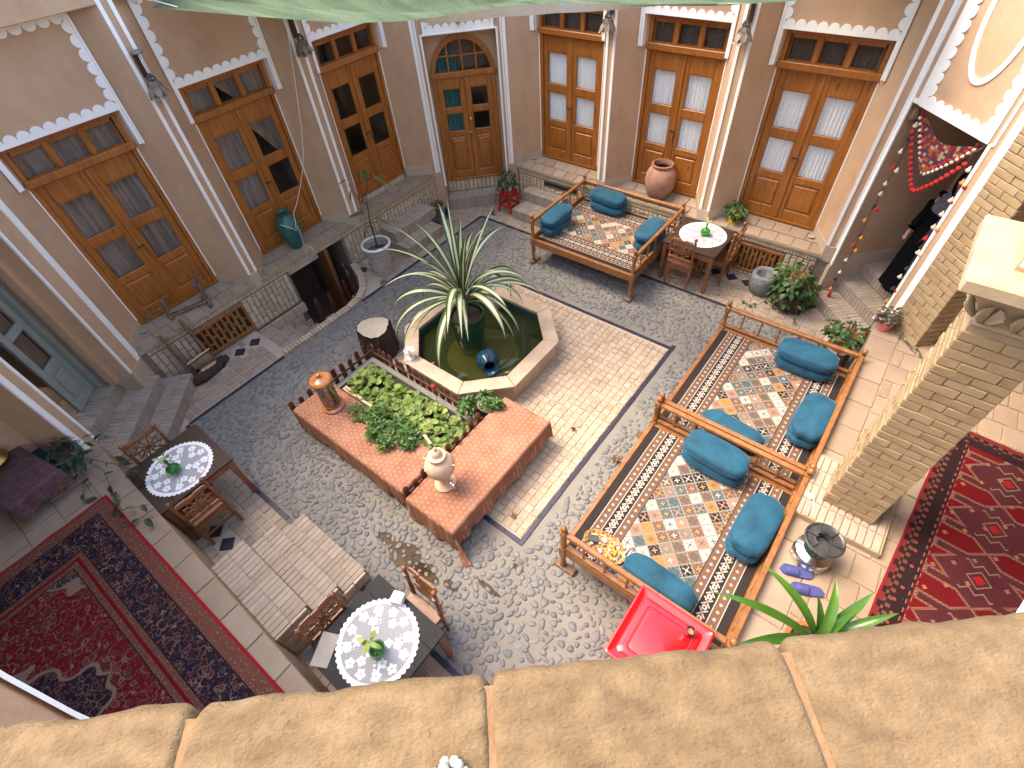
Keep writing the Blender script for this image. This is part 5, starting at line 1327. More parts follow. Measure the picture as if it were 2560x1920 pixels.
def blade(name, mat, L, Wd, el, droop, par, m_, n=14, cup=.35, stripe=1.0, twist=0.0, tipw=0):
    """arching strap leaf: starts at elevation el, bends down by droop along its length"""
    p = V((0, 0, 0)); vs = []; cr = []; d = L/n
    for i in range(n+1):
        t = i/n; a = el-droop*t**1.35
        w_ = Wd*(.55+.45*min(1, t*4))*(1 if t < .55 else max(.03, 1-((t-.55)/.45)**1.6))
        nx = V((0, -math.sin(a), math.cos(a)))
        for s_, c in ((-1, 0), (-.55, .35*stripe), (0, 1*stripe), (.55, .35*stripe), (1, 0)):
            side = V((math.cos(twist*t), 0, math.sin(twist*t)))
            vs.append(tuple(p+side*(s_*w_/2)+nx*(abs(s_)*cup*w_*.5))); cr.append(c)
        p = p+V((0, math.cos(a), math.sin(a)))*d
    b = MB().add(vs, [(5*i+k, 5*i+k+1, 5*i+k+6, 5*i+k+5) for i in range(n) for k in range(4)]); b.at['cross'] = cr
    return link(name, b.mesh(name, mat, True), par, m_)
dp = thing('striped_leaf_plant', 'large fountain plant with long arching green and cream striped leaves', 'plant', (2.41, -3.07, .69))
b = MB(); b.lathe([(.05, 0), (.055, .1), (.045, .3), (.03, .42)], 10); b.build('stem', 'stem', dp, smooth=True)
rr = random.Random(5)
for k in range(40):
    f_ = k/39; a = k*2.39996+rr.uniform(-.25, .25)
    if k < 9: el, L, dr = rad(rr.uniform(66, 86)), rr.uniform(1.0, 1.4), rad(rr.uniform(8, 40))
    elif k < 20: el, L, dr = rad(rr.uniform(48, 70)), rr.uniform(1.1, 1.5), rad(rr.uniform(70, 125))
    else: el, L, dr = rad(rr.uniform(26, 58)), rr.uniform(1.0, 1.42), rad(rr.uniform(95, 150))
    blade('leaf', 'variegated', L, rr.uniform(.07, .105), el, dr, dp, T(.025*math.cos(a), .025*math.sin(a), .44-.20*f_, rz=a-PI/2), 15, .4, rr.choice((1, 1.05, .95, .9, 1.5, .6)), rr.uniform(-.8, .8))
bj = jar('jug', 'blue glazed jug lying on its side in the pool water', 'jug', (2.84, -3.23, .26), [(.0005, 0), (.09, .0), (.15, .08), (.165, .16), (.14, .245), (.08, .31), (.075, .355), (.108, .41), (.115, .42), (.10, .41), (.065, .355), (.065, .31)], 'blue_glaze', tilt=(rad(74), 0, rad(52)))
b = MB(); b.tube([(0, .14, .23), (0, .21, .28), (0, .18, .36), (0, .085, .385)], .015, 6); b.build('handle', 'blue_glaze', bj, smooth=True)
jar('clay_jar', 'small round clay jar by the water tap on the pool rim', 'jar', (2.36, -2.32, .30), [(.04, 0), (.085, .05), (.095, .1), (.07, .15), (.045, .17), (.052, .19), (.04, .185), (.035, .16)], 'terracotta')
wc = jar('oil_lamp', 'white ceramic oil-lamp cup on the pool rim beside the tree stump', 'lamp', (2.07, -3.97, .379), [(.055, 0), (.06, .01), (.022, .025), (.018, .07), (.05, .10), (.075, .15), (.078, .16), (.068, .155), (.04, .11), (.001, .1)], 'white_ceramic')
b = MB(); b.lathe([(.02, .103), (.022, .13), (.0005, .135)], 10); b.build('wick_holder', 'copper', wc)
tp = thing('water_tap', 'slim steel tap arching over the far rim of the pool', 'tap', (2.42, -2.06, .378))
b = MB(); b.tube([(0, 0, 0), (0, 0, .22), (.02, -.03, .27), (.05, -.10, .27), (.06, -.13, .22)], .011, 6); b.build('spout', 'steel', tp, smooth=True); b = MB(); b.tube([(-.06, .0, .19), (.06, .0, .21)], .008, 5); b.ball((-.06, 0, .19), .016); b.build('handle', 'black_iron', tp)
for k, (x, y) in enumerate(((2.28, -3.78), (3.13, -3.73), (3.30, -3.30))):
    vs = [(0, .05, .0), (.022, 0, .012), (0, -.05, 0), (-.022, 0, .012)]; tag(MB().add(vs, [(0, 1, 2), (0, 2, 3)]).build('floating_leaf', 'dry' if k == 1 else 'lime', None, (x, y, .219), rz=k*1.3), ['pale fallen leaf floating at the lamp side of the pool', 'brown fallen leaf floating near the small log', 'pale fallen leaf floating beyond the blue jug'][k], 'leaf')

# ------------------------------------------------------------------ garden bed, picket fence, cloth-covered benches
GB = thing('garden_bed', 'raised soil bed with grey edging between the fence pickets', 'garden bed', (0, 0, 0))
b = MB(); vs = []; n1, n2 = 26, 14
for j in range(n2+1):
    for i in range(n1+1):
        x = 1.50+2.10*i/n1; y = -4.97+.76*j/n2; vs.append((x, y, .20+.02*NZ.noise(V((x*4, y*4, 0)))))
b.add(vs, [(j*(n1+1)+i, j*(n1+1)+i+1, (j+1)*(n1+1)+i+1, (j+1)*(n1+1)+i) for j in range(n2) for i in range(n1)]); b.build('soil', 'soil', GB, smooth=True)
b = MB(); b.bb(1.50, 3.60, -4.31, -4.23, .014, .30, ch=.01); b.bb(1.47, 1.56, -4.98, -4.23, .014, .295, ch=.01); b.bb(3.54, 3.60, -4.98, -4.32, .014, .29, ch=.01); b.bb(1.5, 3.6, -5.02, -4.97, .014, .29, ch=.01); b.build('kerb', 'mortar', GB)
PF = thing('picket_fence', 'low dark picket fence round the garden bed with pointed tops', 'fence', (0, 0, 0))
def picket_me(h=.53, w_=.068):
    b = MB(); vs = []; 
    for y in (-.009, .009): vs += [(-w_/2, y, .0), (w_/2, y, 0), (w_/2, y, h-.03), (0, y, h), (-w_/2, y, h-.03)]
    b.add(vs, [(0, 1, 2, 3, 4), (9, 8, 7, 6, 5)]+[(i, 5+i, 5+(i+1) % 5, (i+1) % 5) for i in range(5)]); return b.mesh('picket', 'picket')
PK = [picket_me(), picket_me(.50), picket_me(.53)]
for k in range(10): link('picket', PK[k % 3], PF, T(1.44+R.uniform(-.004, .004), -5.57+.142*k, .013, rz=PI/2+R.uniform(-.08, .08), rx=R.uniform(-.03, .03)))
for k in range(17): link('picket', PK[k % 3], PF, T(1.52+.124*k, -4.195+R.uniform(-.004, .004), .013, rz=R.uniform(-.08, .08), rx=R.uniform(-.03, .03)))
for k in range(10): link('picket', PK[k % 3], PF, T(3.645+R.uniform(-.004, .004), -5.57+.142*k, .05, rz=PI/2+R.uniform(-.08, .08), rx=R.uniform(-.03, .03)))
b = MB()
for z in (.15, .37): b.bb(1.456, 1.474, -5.58, -4.2, z, z+.03); b.bb(1.5, 3.6, -4.22, -4.205, z, z+.03); b.bb(3.622, 3.634, -5.58, -4.2, z, z+.03)
b.build('cross_rail', 'picket', PF)
def bench_cloth_mesh(x0, x1, y0, y1, z, drop, seed, n1, n2):
    """top plus hanging skirts with soft folds; drop = hem heights for (-x, +x, -y, +y)"""
    b = MB(); nz = lambda x, y: .009*NZ.noise(V((x*4, y*4, seed)))+.006*max(0, NZ.noise(V((x*11+y*5, y*6-x*3, seed))))+.002*NZ.noise(V((x*30, y*30, seed)))
    vs = [(x0+(x1-x0)*i/n1, y0+(y1-y0)*j/n2, z+nz(i/n1*(x1-x0), j/n2*(y1-y0))) for j in range(n2+1) for i in range(n1+1)]
    b.add(vs, [(j*(n1+1)+i, j*(n1+1)+i+1, (j+1)*(n1+1)+i+1, (j+1)*(n1+1)+i) for j in range(n2) for i in range(n1)])
    per = [(i, 0, 0, -1) for i in range(n1)]+[(n1, j, 1, 0) for j in range(n2)]+[(n1-i, n2, 0, 1) for i in range(n1)]+[(0, n2-j, -1, 0) for j in range(n2)]
    P = []; m_ = 7
    for (i, j, dx, dy) in per:
        k = j*(n1+1)+i; p = V(vs[k]); hem = drop[0] if dx < 0 else drop[1] if dx > 0 else drop[2] if dy < 0 else drop[3]
        col = [k]; s_ = (p.x+p.y)
        for q in range(1, m_+1):
            t = q/m_; zz = p.z+(hem+.05*NZ.noise(V((p.x*2.3, p.y*2.3, seed)))-p.z)*t
            out = .004+t*(.012+.05*NZ.noise(V((p.x*7, p.y*7, seed+1)))+.02*NZ.noise(V((p.x*19, p.y*19, seed+2+t))))
            nd = V((dx, dy, 0)); 
            if (i in (0, n1)) and (j in (0, n2)): nd = V((-1 if i == 0 else 1, -1 if j == 0 else 1, 0))*.8
            b.v.append(tuple(V((p.x, p.y, zz))+nd*out)); col.append(len(b.v)-1)
        P.append(col)
    for a in range(len(P)):
        c, d_ = P[a], P[(a+1) % len(P)]
        for q in range(m_): b.f.append((c[q], c[q+1], d_[q+1], d_[q])); b.mi.append(0)
    return b
def bench(x0, x1, y0, y1, z, label):
    t = thing('bench', label, 'bench'); b = MB(); b.bb(x0+.02, x1-.02, y0+.02, y1-.02, z-.05, z-.012, ch=.005); b.build('seat_board', 'cream_wood', t)
    for x in (x0+.06, x1-.06):
        for y in (y0+.06, y1-.06): b = MB(); b.bb(x-.03, x+.03, y-.03, y+.03, .012, z-.05, ch=.005); b.build('leg', 'cream_wood', t)
    b = MB(); b.bb(x0+.045, x0+.075, y0+.09, y1-.09, .16, .21); b.bb(x1-.075, x1-.045, y0+.09, y1-.09, .16, .21); b.build('stretcher', 'cream_wood', t); return t
bench(1.56, 3.56, -5.57, -5.04, .43, 'long bench hidden beneath terracotta cloth beside the garden bed'); bench(3.73, 4.38, -5.60, -3.84, .43, 'bench under terracotta cloth on the pool tiles, carrying the clay urn')
o = bench_cloth_mesh(1.50, 3.60, -5.60, -4.99, .445, (.30, .12, .10, .36), 3, 62, 20).build('bench_cover', 'bench_cloth', None, smooth=True); tag(o, 'terracotta dotted cloth spread over the bench below the garden plants', 'cloth')
o = bench_cloth_mesh(3.69, 4.41, -5.63, -3.81, .452, (.34, .14, .03, .12), 8, 22, 54).build('bench_cover', 'bench_cloth', None, smooth=True); tag(o, 'terracotta dotted cloth over the bench carrying the clay urn', 'cloth')
b = MB(); vs = []; n = 12                                 # the corner of the cloth pooling on the cobbles
for i in range(n+1):
    t = i/n
    for j in range(7):
        s_ = j/6; vs.append((4.36+.05*s_+.26*t*s_, -5.60-.02*s_-.10*t*s_+.05*math.sin(t*8)*s_, .40*(1-s_)**1.3+.020+.03*math.sin(t*9+s_*2)*s_*(1-s_)*2+(1-t)*.06*(1-s_)))
b.add(vs, [(i*7+j, i*7+j+1, i*7+j+8, i*7+j+7) for i in range(n) for j in range(6)]); b.build('hanging_corner', 'bench_cloth', o, smooth=True)
for k, (x0, y0, x1, y1, z) in enumerate(((1.75, -4.95, 2.4, -4.94, .43), (3.25, -4.88, 3.42, -4.93, .47))):
    b = MB(); L = math.hypot(x1-x0, y1-y0); b.box((0, 0, 0), (L, .035, .03), 0, ch=.004)
    if k == 0:
        for q in range(3): b.box((-.2+.2*q, .0, .03), (.10, .03, .05), 0, T(ry=.25), ch=.004)
    tag(b.build('batten', 'cream_wood', None, ((x0+x1)/2, (y0+y1)/2, z), rz=math.atan2(y1-y0, x1-x0)), ['bare wooden batten lying along the plants near the glass urn', 'bare wooden batten end poking out behind the clay urn'][k], 'batten')
def round_leaf(r_, mat, seed):
    rr = random.Random(seed); n = 11; vs = [(0, 0, 0)]
    for i in range(n):
        a = PI*.12+2*PI*.94*i/(n-1); q = r_*(1+.10*math.sin(a*5)); vs.append((q*math.cos(a), q*math.sin(a), r_*.18+.1*r_*math.sin(a*3+seed)))
    return MB().add(vs, [(0, i, i+1) for i in range(1, n)]).mesh('leaf', mat, True)
GL_ = [round_leaf(.042, 'geranium', k) for k in range(3)]
HL = [small_leaf('leaf', 'herb', .042, .026, .3, 3), small_leaf('leaf', 'herb', .036, .024, .2, 3)]
gc = thing('geranium_clump', 'sprawling pale green geraniums with ruffled round leaves in the garden bed', 'plants', (0, 0, 0))
it = []; rr = random.Random(8)
for k in range(720):
    x = rr.uniform(1.66, 3.62); f_ = (x-1.66)/1.96; y = rr.uniform(-4.92+.10*math.sin(x*5), -4.40-.02*math.sin(x*6)); 
    if f_ > .55 and rr.random() < .35: y = rr.uniform(-4.95, -4.35)
    hgt = .34+.10*math.sin(PI*min(1, max(0, (y+4.98)/.62)))*(.7+.5*NZ.noise(V((x*4, y*4, 2))))+.07*NZ.noise(V((x*9, y*9, 1)))
    it.append((T(x, y, hgt*rr.uniform(.80, 1.04), rz=rr.uniform(0, 6.3), rx=rr.uniform(-.55, .3), ry=rr.uniform(-.4, .4), s=(rr.uniform(.75, 1.25),)*3), rr.randrange(3)))
pieces(gc, 'leaf', it, GL_, 220, .09)
b = MB()
for k in range(60):
    x = rr.uniform(1.7, 3.55); y = rr.uniform(-4.85, -4.42); b.tube([(x, y, .2), (x+rr.uniform(-.04, .04), y+rr.uniform(-.04, .04), .42)], .005, 4)
b.build('stem', 'stem', gc)
hc = thing('herb_clump', 'bright green small-leaved herbs spilling over the terracotta bench cloth', 'plants', (0, 0, 0))
it = []
SP = [(2.30, -5.12, .14), (2.48, -5.06, .15), (2.66, -5.14, .14), (2.82, -5.10, .17), (3.0, -5.14, .17), (3.12, -5.02, .16), (2.75, -5.27, .08), (2.95, -5.27, .10), (3.18, -5.1, .1), (3.42, -4.30, .10), (3.60, -4.08, .09), (3.72, -4.0, .07), (3.38, -4.2, .09), (2.5, -4.95, .13), (2.9, -4.95, .13)]
for (cx, cy, rd) in SP:
    for k in range(95):
        a = rr.uniform(0, 6.3); q = rd*math.sqrt(rr.random()); zz = .47+.14*(1-(q/rd)**2)*rr.uniform(.3, 1); it.append((T(cx+q*math.cos(a), cy+q*math.sin(a), zz, rz=rr.uniform(0, 6.3), rx=rr.uniform(-.4, .9), ry=rr.uniform(-.5, .5), s=(rr.uniform(.95, 1.6),)*3), rr.randrange(2)))
pieces(hc, 'leaf', it, HL, 180, .05)
fl = thing('red_flower', 'single red geranium flower head by the fence pickets', 'flower', (2.88, -4.30, 0))
b = MB(); b.tube([(0, 0, .25), (.01, .0, .45), (0, 0, .60)], .004, 5); b.build('stem', 'stem', fl)
b = MB()
for k in range(14):
    a = k*2.4; e = .9*k/14; b.ball((.028*math.cos(a)*e, .028*math.sin(a)*e, .60+.02*(1-e)), .012, 6, 4)
b.build('petal', 'petal_red', fl)
# ------------------------------------------------------------------ urns on the benches
ur = thing('clay_urn', 'pale clay urn-shaped samovar with knobbed lid and small tap', 'urn', (3.93, -5.22, .456))
b = MB(); b.lathe([(.12, 0), (.125, .02), (.10, .035), (.062, .07), (.055, .14), (.075, .20), (.13, .27), (.165, .36), (.165, .43), (.13, .51), (.085, .545), (.10, .56), (.10, .575), (.07, .58)], 32); b.build('body', 'clay', ur, smooth=.8)
b = MB(); b.lathe([(.10, .577), (.098, .588), (.062, .60), (.055, .64), (.035, .672), (.016, .68), (.02, .70), (.014, .72), (.0005, .727)], 24); b.build('lid', 'clay', ur, smooth=.8)
b = MB(); b.lathe([(.028, 0), (.03, .012), (.018, .02), (.016, .07)], 10, 0, T(.145, -.03, .235, ry=rad(100), rz=-.2)); b.tube([(.19, -.045, .235), (.21, -.05, .225), (.215, -.05, .19)], .011, 6); b.tube([(.195, -.045, .24), (.195, -.045, .275)], .007, 5); b.box((.195, -.045, .28), (.05, .012, .012)); b.build('tap', 'steel', ur, smooth=.6)
b = MB()
for a in (rad(200), rad(20)): b.tube([(.155*math.cos(a), .155*math.sin(a), .45), (.185*math.cos(a), .185*math.sin(a), .465), (.175*math.cos(a), .175*math.sin(a), .41), (.16*math.cos(a), .16*math.sin(a), .40)], .009, 6)
for k in range(5): b.ball((.165*math.cos(rad(230+k*4)), .165*math.sin(rad(230+k*4)), .40+.012*math.sin(k*1.7)), .013, 6, 4)
b.build('handle', 'clay', ur)
gu = thing('glass_urn', 'clear glass drink urn with varnished wooden lid and base', 'urn', (1.90, -5.23, .452))
b = MB(); b.lathe([(.15, 0), (.155, .02), (.13, .035), (.10, .05), (.10, .065), (.125, .08), (.125, .09)], 28); b.build('base', 'copper', gu, smooth=.6)
b = MB(); b.lathe([(.118, .09), (.118, .50), (.112, .50), (.112, .095)], 28, cap=False); b.build('glass_cylinder', 'clear', gu, smooth=.6)
b = MB(); b.lathe([(.0005, .095), (.110, .095), (.110, .20), (.0005, .20)], 24, cap=False); b.build('drink', 'dark', gu, smooth=.6)
b = MB(); b.lathe([(.118, .495), (.14, .50), (.145, .512), (.138, .525), (.10, .55), (.03, .56), (.018, .575), (.028, .595), (.018, .612), (.0005, .615)], 28); b.build('lid', 'copper', gu, smooth=.8)
b = MB(); b.tube([(-.118, -.04, .17), (-.165, -.055, .17), (-.175, -.06, .15)], .012, 6); b.ball((-.16, -.055, .185), .018); b.build('tap', 'steel', gu, smooth=True)
def log(name, label, loc, r_, h, seed, notch=0):
    t = thing(name, label, 'stump', loc); n = 28; rr = random.Random(seed); rad_ = [r_*(1+.10*NZ.noise(V((math.cos(2*PI*i/n)*1.5, math.sin(2*PI*i/n)*1.5, seed)))+.04*math.sin(i*2.7)) for i in range(n)]
    b = MB(); vs = []; m_ = 6
    for k in range(m_+1):
        for i in range(n):
            a = 2*PI*i/n; q = rad_[i]*(1.10-.10*k/m_+.05*NZ.noise(V((a*3, k*.8, seed)))); zz = h*k/m_
            if k == m_: zz += notch*.05*math.sin(a*2)
            vs.append((q*math.cos(a), q*math.sin(a), zz))
    b.add(vs, [(k*n+i, k*n+(i+1) % n, (k+1)*n+(i+1) % n, (k+1)*n+i) for k in range(m_) for i in range(n)]); b.build('bark', 'bark', t)
    b = MB(); vs = [(0, 0, h-.004)]+[(rad_[i]*.93*math.cos(2*PI*i/n), rad_[i]*.93*math.sin(2*PI*i/n), h+.004+notch*.05*math.sin(4*PI*i/n)) for i in range(n)]
    b.add(vs, [(0, i+1, (i+1) % n+1) for i in range(n)]+[]); b.build('sawn_top', 'sawn', t); return t
log('tree_stump', 'thick dark tree stump with pale sawn top beside the pool', (1.22, -3.90, .01), .255, .50, 4, .5)
log('log_stool', 'short round log at the pool corner carrying a small potted plant', (3.52, -3.99, .014), .15, .34, 9)
def open_pot(name, label, loc, r0, r1, h, mat, rim=.012, cat='pot', n=24, soil=.88):
    t = thing(name, label, cat, loc); b = MB(); b.lathe([(r0, 0), (r1*.97, h*.9), (r1+rim*.4, h*.91), (r1+rim, h*.97), (r1+rim*.6, h), (r1-rim, h), (r1-rim, h*.80)], n, cap=False); b.lathe([(.0005, .002), (r0, .002)], n, cap=False); b.build('body', mat, t, smooth=.6)
    b = MB(); b.lathe([(.0005, h*soil), (r1-rim*.8, h*soil-.004)], n, cap=False); b.build('soil', 'soil', t); return t
def bush(name, label, loc, n, ctr, rads, leaf, limit, stems=8, rnd=3, cat='plant', trail=(), droop=.3, shell=.55, sc=(.75, 1.25)):
    t = thing(name, label, cat, loc); rr = random.Random(rnd); it = []
    for k in range(n):
        d = V((rr.gauss(0, 1), rr.gauss(0, 1), rr.gauss(0, 1)))
        d.normalize(); d *= shell+(1-shell)*rr.random()
        p = V((ctr[0]+d.x*rads[0], ctr[1]+d.y*rads[1], ctr[2]+abs(d.z)*rads[2]*(1 if d.z > -.2 else -.5)+(0 if d.z > -.2 else 0)))
        it.append((T(p.x, p.y, p.z, rz=math.atan2(d.y, d.x)-PI/2+rr.uniform(-.7, .7), rx=rr.uniform(-.7, .35)-droop*.5, ry=rr.uniform(-.5, .5), s=(rr.uniform(*sc),)*3), rr.randrange(len(leaf))))
    b = MB()
    for k in range(stems):
        a = 2*PI*k/stems; b.tube([(ctr[0]*.3, ctr[1]*.3, 0), (ctr[0]+.3*rads[0]*math.cos(a), ctr[1]+.3*rads[1]*math.sin(a), ctr[2]), (ctr[0]+.8*rads[0]*math.cos(a), ctr[1]+.8*rads[1]*math.sin(a), ctr[2]+.4*rads[2])], .004, 4)
    for tr in trail:
        b.tube(tr, .0045, 4)
        for i in range(len(tr)-1):
            for q in (.25, .75):
                p = V(tr[i])*(1-q)+V(tr[i+1])*q; it.append((T(p.x, p.y, p.z+.01, rz=rr.uniform(0, 6.3), rx=rr.uniform(-.7, .1), s=(rr.uniform(*sc),)*3), rr.randrange(len(leaf))))
    b.build('stem', 'stem', t); pieces(t, 'leaf', it, leaf, limit, .08); return t
PO = [small_leaf('leaf', 'leaf', .095, .07, .25, 4, .3), small_leaf('leaf', 'leaf', .08, .06, .2, 4, .2)]
IV = [small_leaf('leaf', 'ivy', .105, .07, .3, 4, .35), small_leaf('leaf', 'ivy', .08, .05, .3, 4, .3)]
SU = [small_leaf('leaf', 'succulent', .055, .035, .3, 3, .1)]
HB = [small_leaf('leaf', 'herb', .06, .032, .3, 3, .2)]
open_pot('flower_pot', 'tiny ochre pot on the short log by the pool', (3.49, -3.96, .362), .05, .07, .095, 'ochre_pot', .006)
bush('pot_plant', 'bright bushy plantlet in the tiny ochre pot on the log', (3.49, -3.96, .44), 70, (0, 0, .03), (.08, .08, .13), HB, 70, 6, 21)
# ------------------------------------------------------------------ stairwell in the paving, its curb and pickets
SWL = thing('stairwell', 'sunken stairwell with a curved brick curb going down to the basement', 'stairwell', (0, 0, 0))
b = MB(); n = len(WELL); vs = [(x, y, -.004) for x, y in WELL]+[(x, y, -1.2) for x, y in WELL]
b.add(vs, [(i, n+i, n+i+1, i+1) for i in range(n-1)]+[tuple(range(n, 2*n))]); b.build('well_wall', 'ceramic_tile', SWL); b = MB(); b.bb(-.95, -.02, -4.93, -4.795, -.3, -.012); b.build('stair', 'ceramic_tile', SWL)
it = []
WC_ = [V((x, y, 0)) for x, y in WELL[1:]]
L_ = [0]
for i in range(len(WC_)-1): L_.append(L_[-1]+(WC_[i+1]-WC_[i]).length)
k = 0; s_ = .03
while s_ < L_[-1]:
    i = max(j for j in range(len(L_)-1) if L_[j] <= s_); f_ = (s_-L_[i])/(L_[i+1]-L_[i]); p_ = WC_[i].lerp(WC_[i+1], f_); d_ = WC_[i+1]-WC_[i]
    it.append((T(p_.x+d_.normalized().y*.055, p_.y-d_.normalized().x*.055, .028+R.uniform(-.003, .003), rz=math.atan2(d_.y, d_.x)), k % 3)); k += 1; s_ += .060
pieces(SWL, 'curb_brick', it, blocks('curb_brick', 'brick', .05, .125, .06, .006, .003, 3), 90, .12)
for k in range(6):
    b = MB(); y0 = -4.80+.25*k; b.bb(-.94, -.11, y0, y0+.27, -1.2, -.10-.16*k); st = b.build('stair', 'ceramic_tile', SWL)
it = []
for k in range(6):
    for j in range(3): it.append((T(-.80+.27*j, -4.675+.25*k, -.092-.16*k, s=(1.25, 1.17, 1)), R.randrange(5)))
pieces(SWL, 'tread_tile', it, blocks('tread_tile', 'tile_grey', .205, .21, .03, .005, .003, 5), 20, .2)
it = []
for r_ in range(4):
    for k in range(8):
        y = -4.66+.235*k+(.117 if r_ % 2 else 0)
        if y < -3.92: it.append((T(-.936, y, -.13-.195*r_, rz=PI/2), R.randrange(4)))
pieces(SWL, 'wall_tile', it, blocks('wall_tile', 'ceramic_tile', .225, .03, .185, .005, .003, 4), 30, .2)
PK2 = [picket_me(1.05, .065), picket_me(1.0, .065)]
wp = thing('stair_pickets', 'rough picket barrier standing inside the curved stairwell', 'fence', (0, 0, 0))
PB_ = [(-.50, -3.84, .1), (-.47, -3.57, .1), (-.45, -3.36, .2), (-.50, -3.19, .4), (-.58, -3.05, .6), (-.68, -2.96, .8), (-.80, -2.88, .9)]
for k, (x, y, a) in enumerate(PB_): link('picket', PK2[k % 2], wp, T(x, y, -.88, rz=PI/2+a, rx=R.uniform(-.05, .05), s=(1, 1, 1.1)))
b = MB()
for i in range(len(PB_)-1):
    p0, p1 = V((*PB_[i][:2], -.28)), V((*PB_[i+1][:2], -.28)); d_ = p1-p0; b.box((0, 0, 0), (d_.length, .02, .06), 0, T(*((p0+p1)/2), rz=math.atan2(d_.y, d_.x)))
b.build('cross_rail', 'cream_wood', wp)
# ------------------------------------------------------------------ pots and plants
rp = open_pot('planter_pot', 'tall white-rimmed speckled planter holding a spindly rubber plant', (-.32, -2.44, .012), .17, .245, .60, 'pot_bark', .018, soil=.72)
b = MB(); b.lathe([(.228, .555), (.262, .565), (.268, .585), (.255, .60), (.232, .602), (.222, .58)], 28, cap=False); b.build('rim', 'white_ceramic', rp, smooth=True)
rt = thing('rubber_plant', 'spindly rubber plant with few broad leaves in the speckled planter', 'plant', (0, 0, 0))
b = MB(); b.tube([(-.32, -2.44, .42), (-.31, -2.42, .75), (-.31, -2.42, 1.04), (-.29, -2.39, 1.3), (-.28, -2.38, 1.5)], [.016, .015, .013, .011, .009], 7)
b.tube([(-.28, -2.38, 1.5), (-.23, -2.31, 1.68), (-.19, -2.25, 1.80), (-.24, -2.32, 1.92)], .008, 5); b.tube([(-.29, -2.39, 1.32), (-.36, -2.5, 1.5), (-.39, -2.55, 1.72)], .006, 5); b.tube([(-.28, -2.38, 1.5), (-.1, -2.1, 1.62)], .005, 5); b.tube([(-.31, -2.42, 1.0), (-.24, -2.31, .98)], .006, 5); b.tube([(-.31, -2.42, .9), (-.38, -2.52, 1.0), (-.36, -2.52, .86)], .005, 5)
b.build('stem', 'stem', rt, smooth=True)
RL = small_leaf('leaf', 'rubber', .26, .13, .2, 5, .15)
for (x, y, z, a, rx, s_) in ((-.38, -2.52, 1.66, 2.2, -1.1, 1.05), (-.26, -2.34, 1.93, 2.0, -1.0, .8), (-.23, -2.30, 1.90, 1.2, -1.3, .8), (-.17, -2.21, 1.78, -.9, -.7, .95), (-.33, -2.46, 1.2, 2.6, .1, 1.1), (-.25, -2.33, 1.06, -.8, -.5, .9), (-.40, -2.56, 1.80, 2.4, -.2, .6), (-.10, -2.10, 1.64, -.7, -.4, .6), (-.29, -2.38, 1.52, 2.8, -1.0, .75), (-.31, -2.42, .95, 1.9, -.4, .8), (-.37, -2.53, .90, 2.0, -1.2, .7)):
    link('leaf', RL, rt, T(x, y, z, rz=a, rx=rx, s=(s_,)*3))
jar('storage_jar', 'big rough terracotta storage jar on the ledge behind the far daybed', 'jar', (3.25, 1.20, .775), [(.14, 0), (.18, .05), (.245, .20), (.265, .33), (.245, .46), (.195, .545), (.165, .565), (.185, .59), (.185, .615), (.16, .62), (.145, .59), (.15, .53)], 'terracotta', 32)
tj = jar('glazed_jar', 'teal glazed amphora wrapped in a white cable on the ledge', 'jar', (-1.17, -3.42, .80), [(.085, 0), (.10, .01), (.16, .18), (.195, .33), (.19, .43), (.15, .51), (.095, .56), (.085, .60), (.105, .625), (.105, .64), (.09, .64), (.072, .61), (.075, .55)], 'teal_glaze', 32)
cb = thing('cable', 'thin white cable running down the pier and round the teal amphora', 'cable', (0, 0, 0))
b = MB(); b.tube([(-.925, -2.36, 3.85), (-.93, -2.44, 3.5), (-.925, -2.52, 3.2), (-.93, -2.60, 2.9), (-.92, -2.7, 2.55), (-.93, -2.8, 2.25), (-.93, -2.91, 2.02), (-.96, -3.05, 1.78), (-1.02, -3.20, 1.52), (-1.05, -3.30, 1.40), (-.985, -3.36, 1.28), (-.965, -3.42, 1.16), (-.965, -3.45, 1.22), (-.975, -3.52, 1.28), (-1.03, -3.59, 1.34)], .0055, 5)
b.tube([(-.985, -3.36, 1.22), (-.985, -3.36, 1.05), (-1.03, -3.36, .85), (-1.02, -3.34, .80), (-.945, -3.30, .78), (-.925, -3.29, .74), (-.93, -3.32, .62)], .0055, 5); b.build('wire', 'cord', cb, smooth=True)
open_pot('flower_pot', 'yellow pot on the ledge beside the far table', (4.66, 1.10, .778), .075, .10, .19, 'yellow_pot', .012); bush('pot_plant', 'small leafy plant in the yellow pot', (4.66, 1.10, .95), 75, (0, 0, .02), (.13, .13, .17), [small_leaf('leaf', 'leaf', .11, .05, .3, 4, .25)], 75, 6, 22)
mo = thing('stone_mortar', 'round grey stone mortar on the paving before the lattice grille', 'mortar', (5.50, .66, .014))
b = MB(); b.lathe([(.15, 0), (.19, .04), (.215, .16), (.215, .26), (.20, .33), (.185, .35), (.145, .345), (.125, .30), (.10, .19), (.0005, .17)], 28, cap=False); b.build('body', 'granite', mo, smooth=True)
bb_ = thing('root_planter', 'dark woven root planter under the large trailing pothos', 'planter', (5.98, .55, .012))
b = MB(); b.lathe([(.20, 0), (.25, .05), (.27, .15), (.24, .26), (.21, .27), (.2, .2)], 22, cap=False); b.build('body', 'bark', bb_)
b = MB(); b.lathe([(.06, 0), (.10, .15), (.11, .16), (.09, .16)], 16, 0, T(0, -.02, .44), cap=False); b.build('inner_pot', 'orange_pot', bb_, smooth=True)
b = MB()
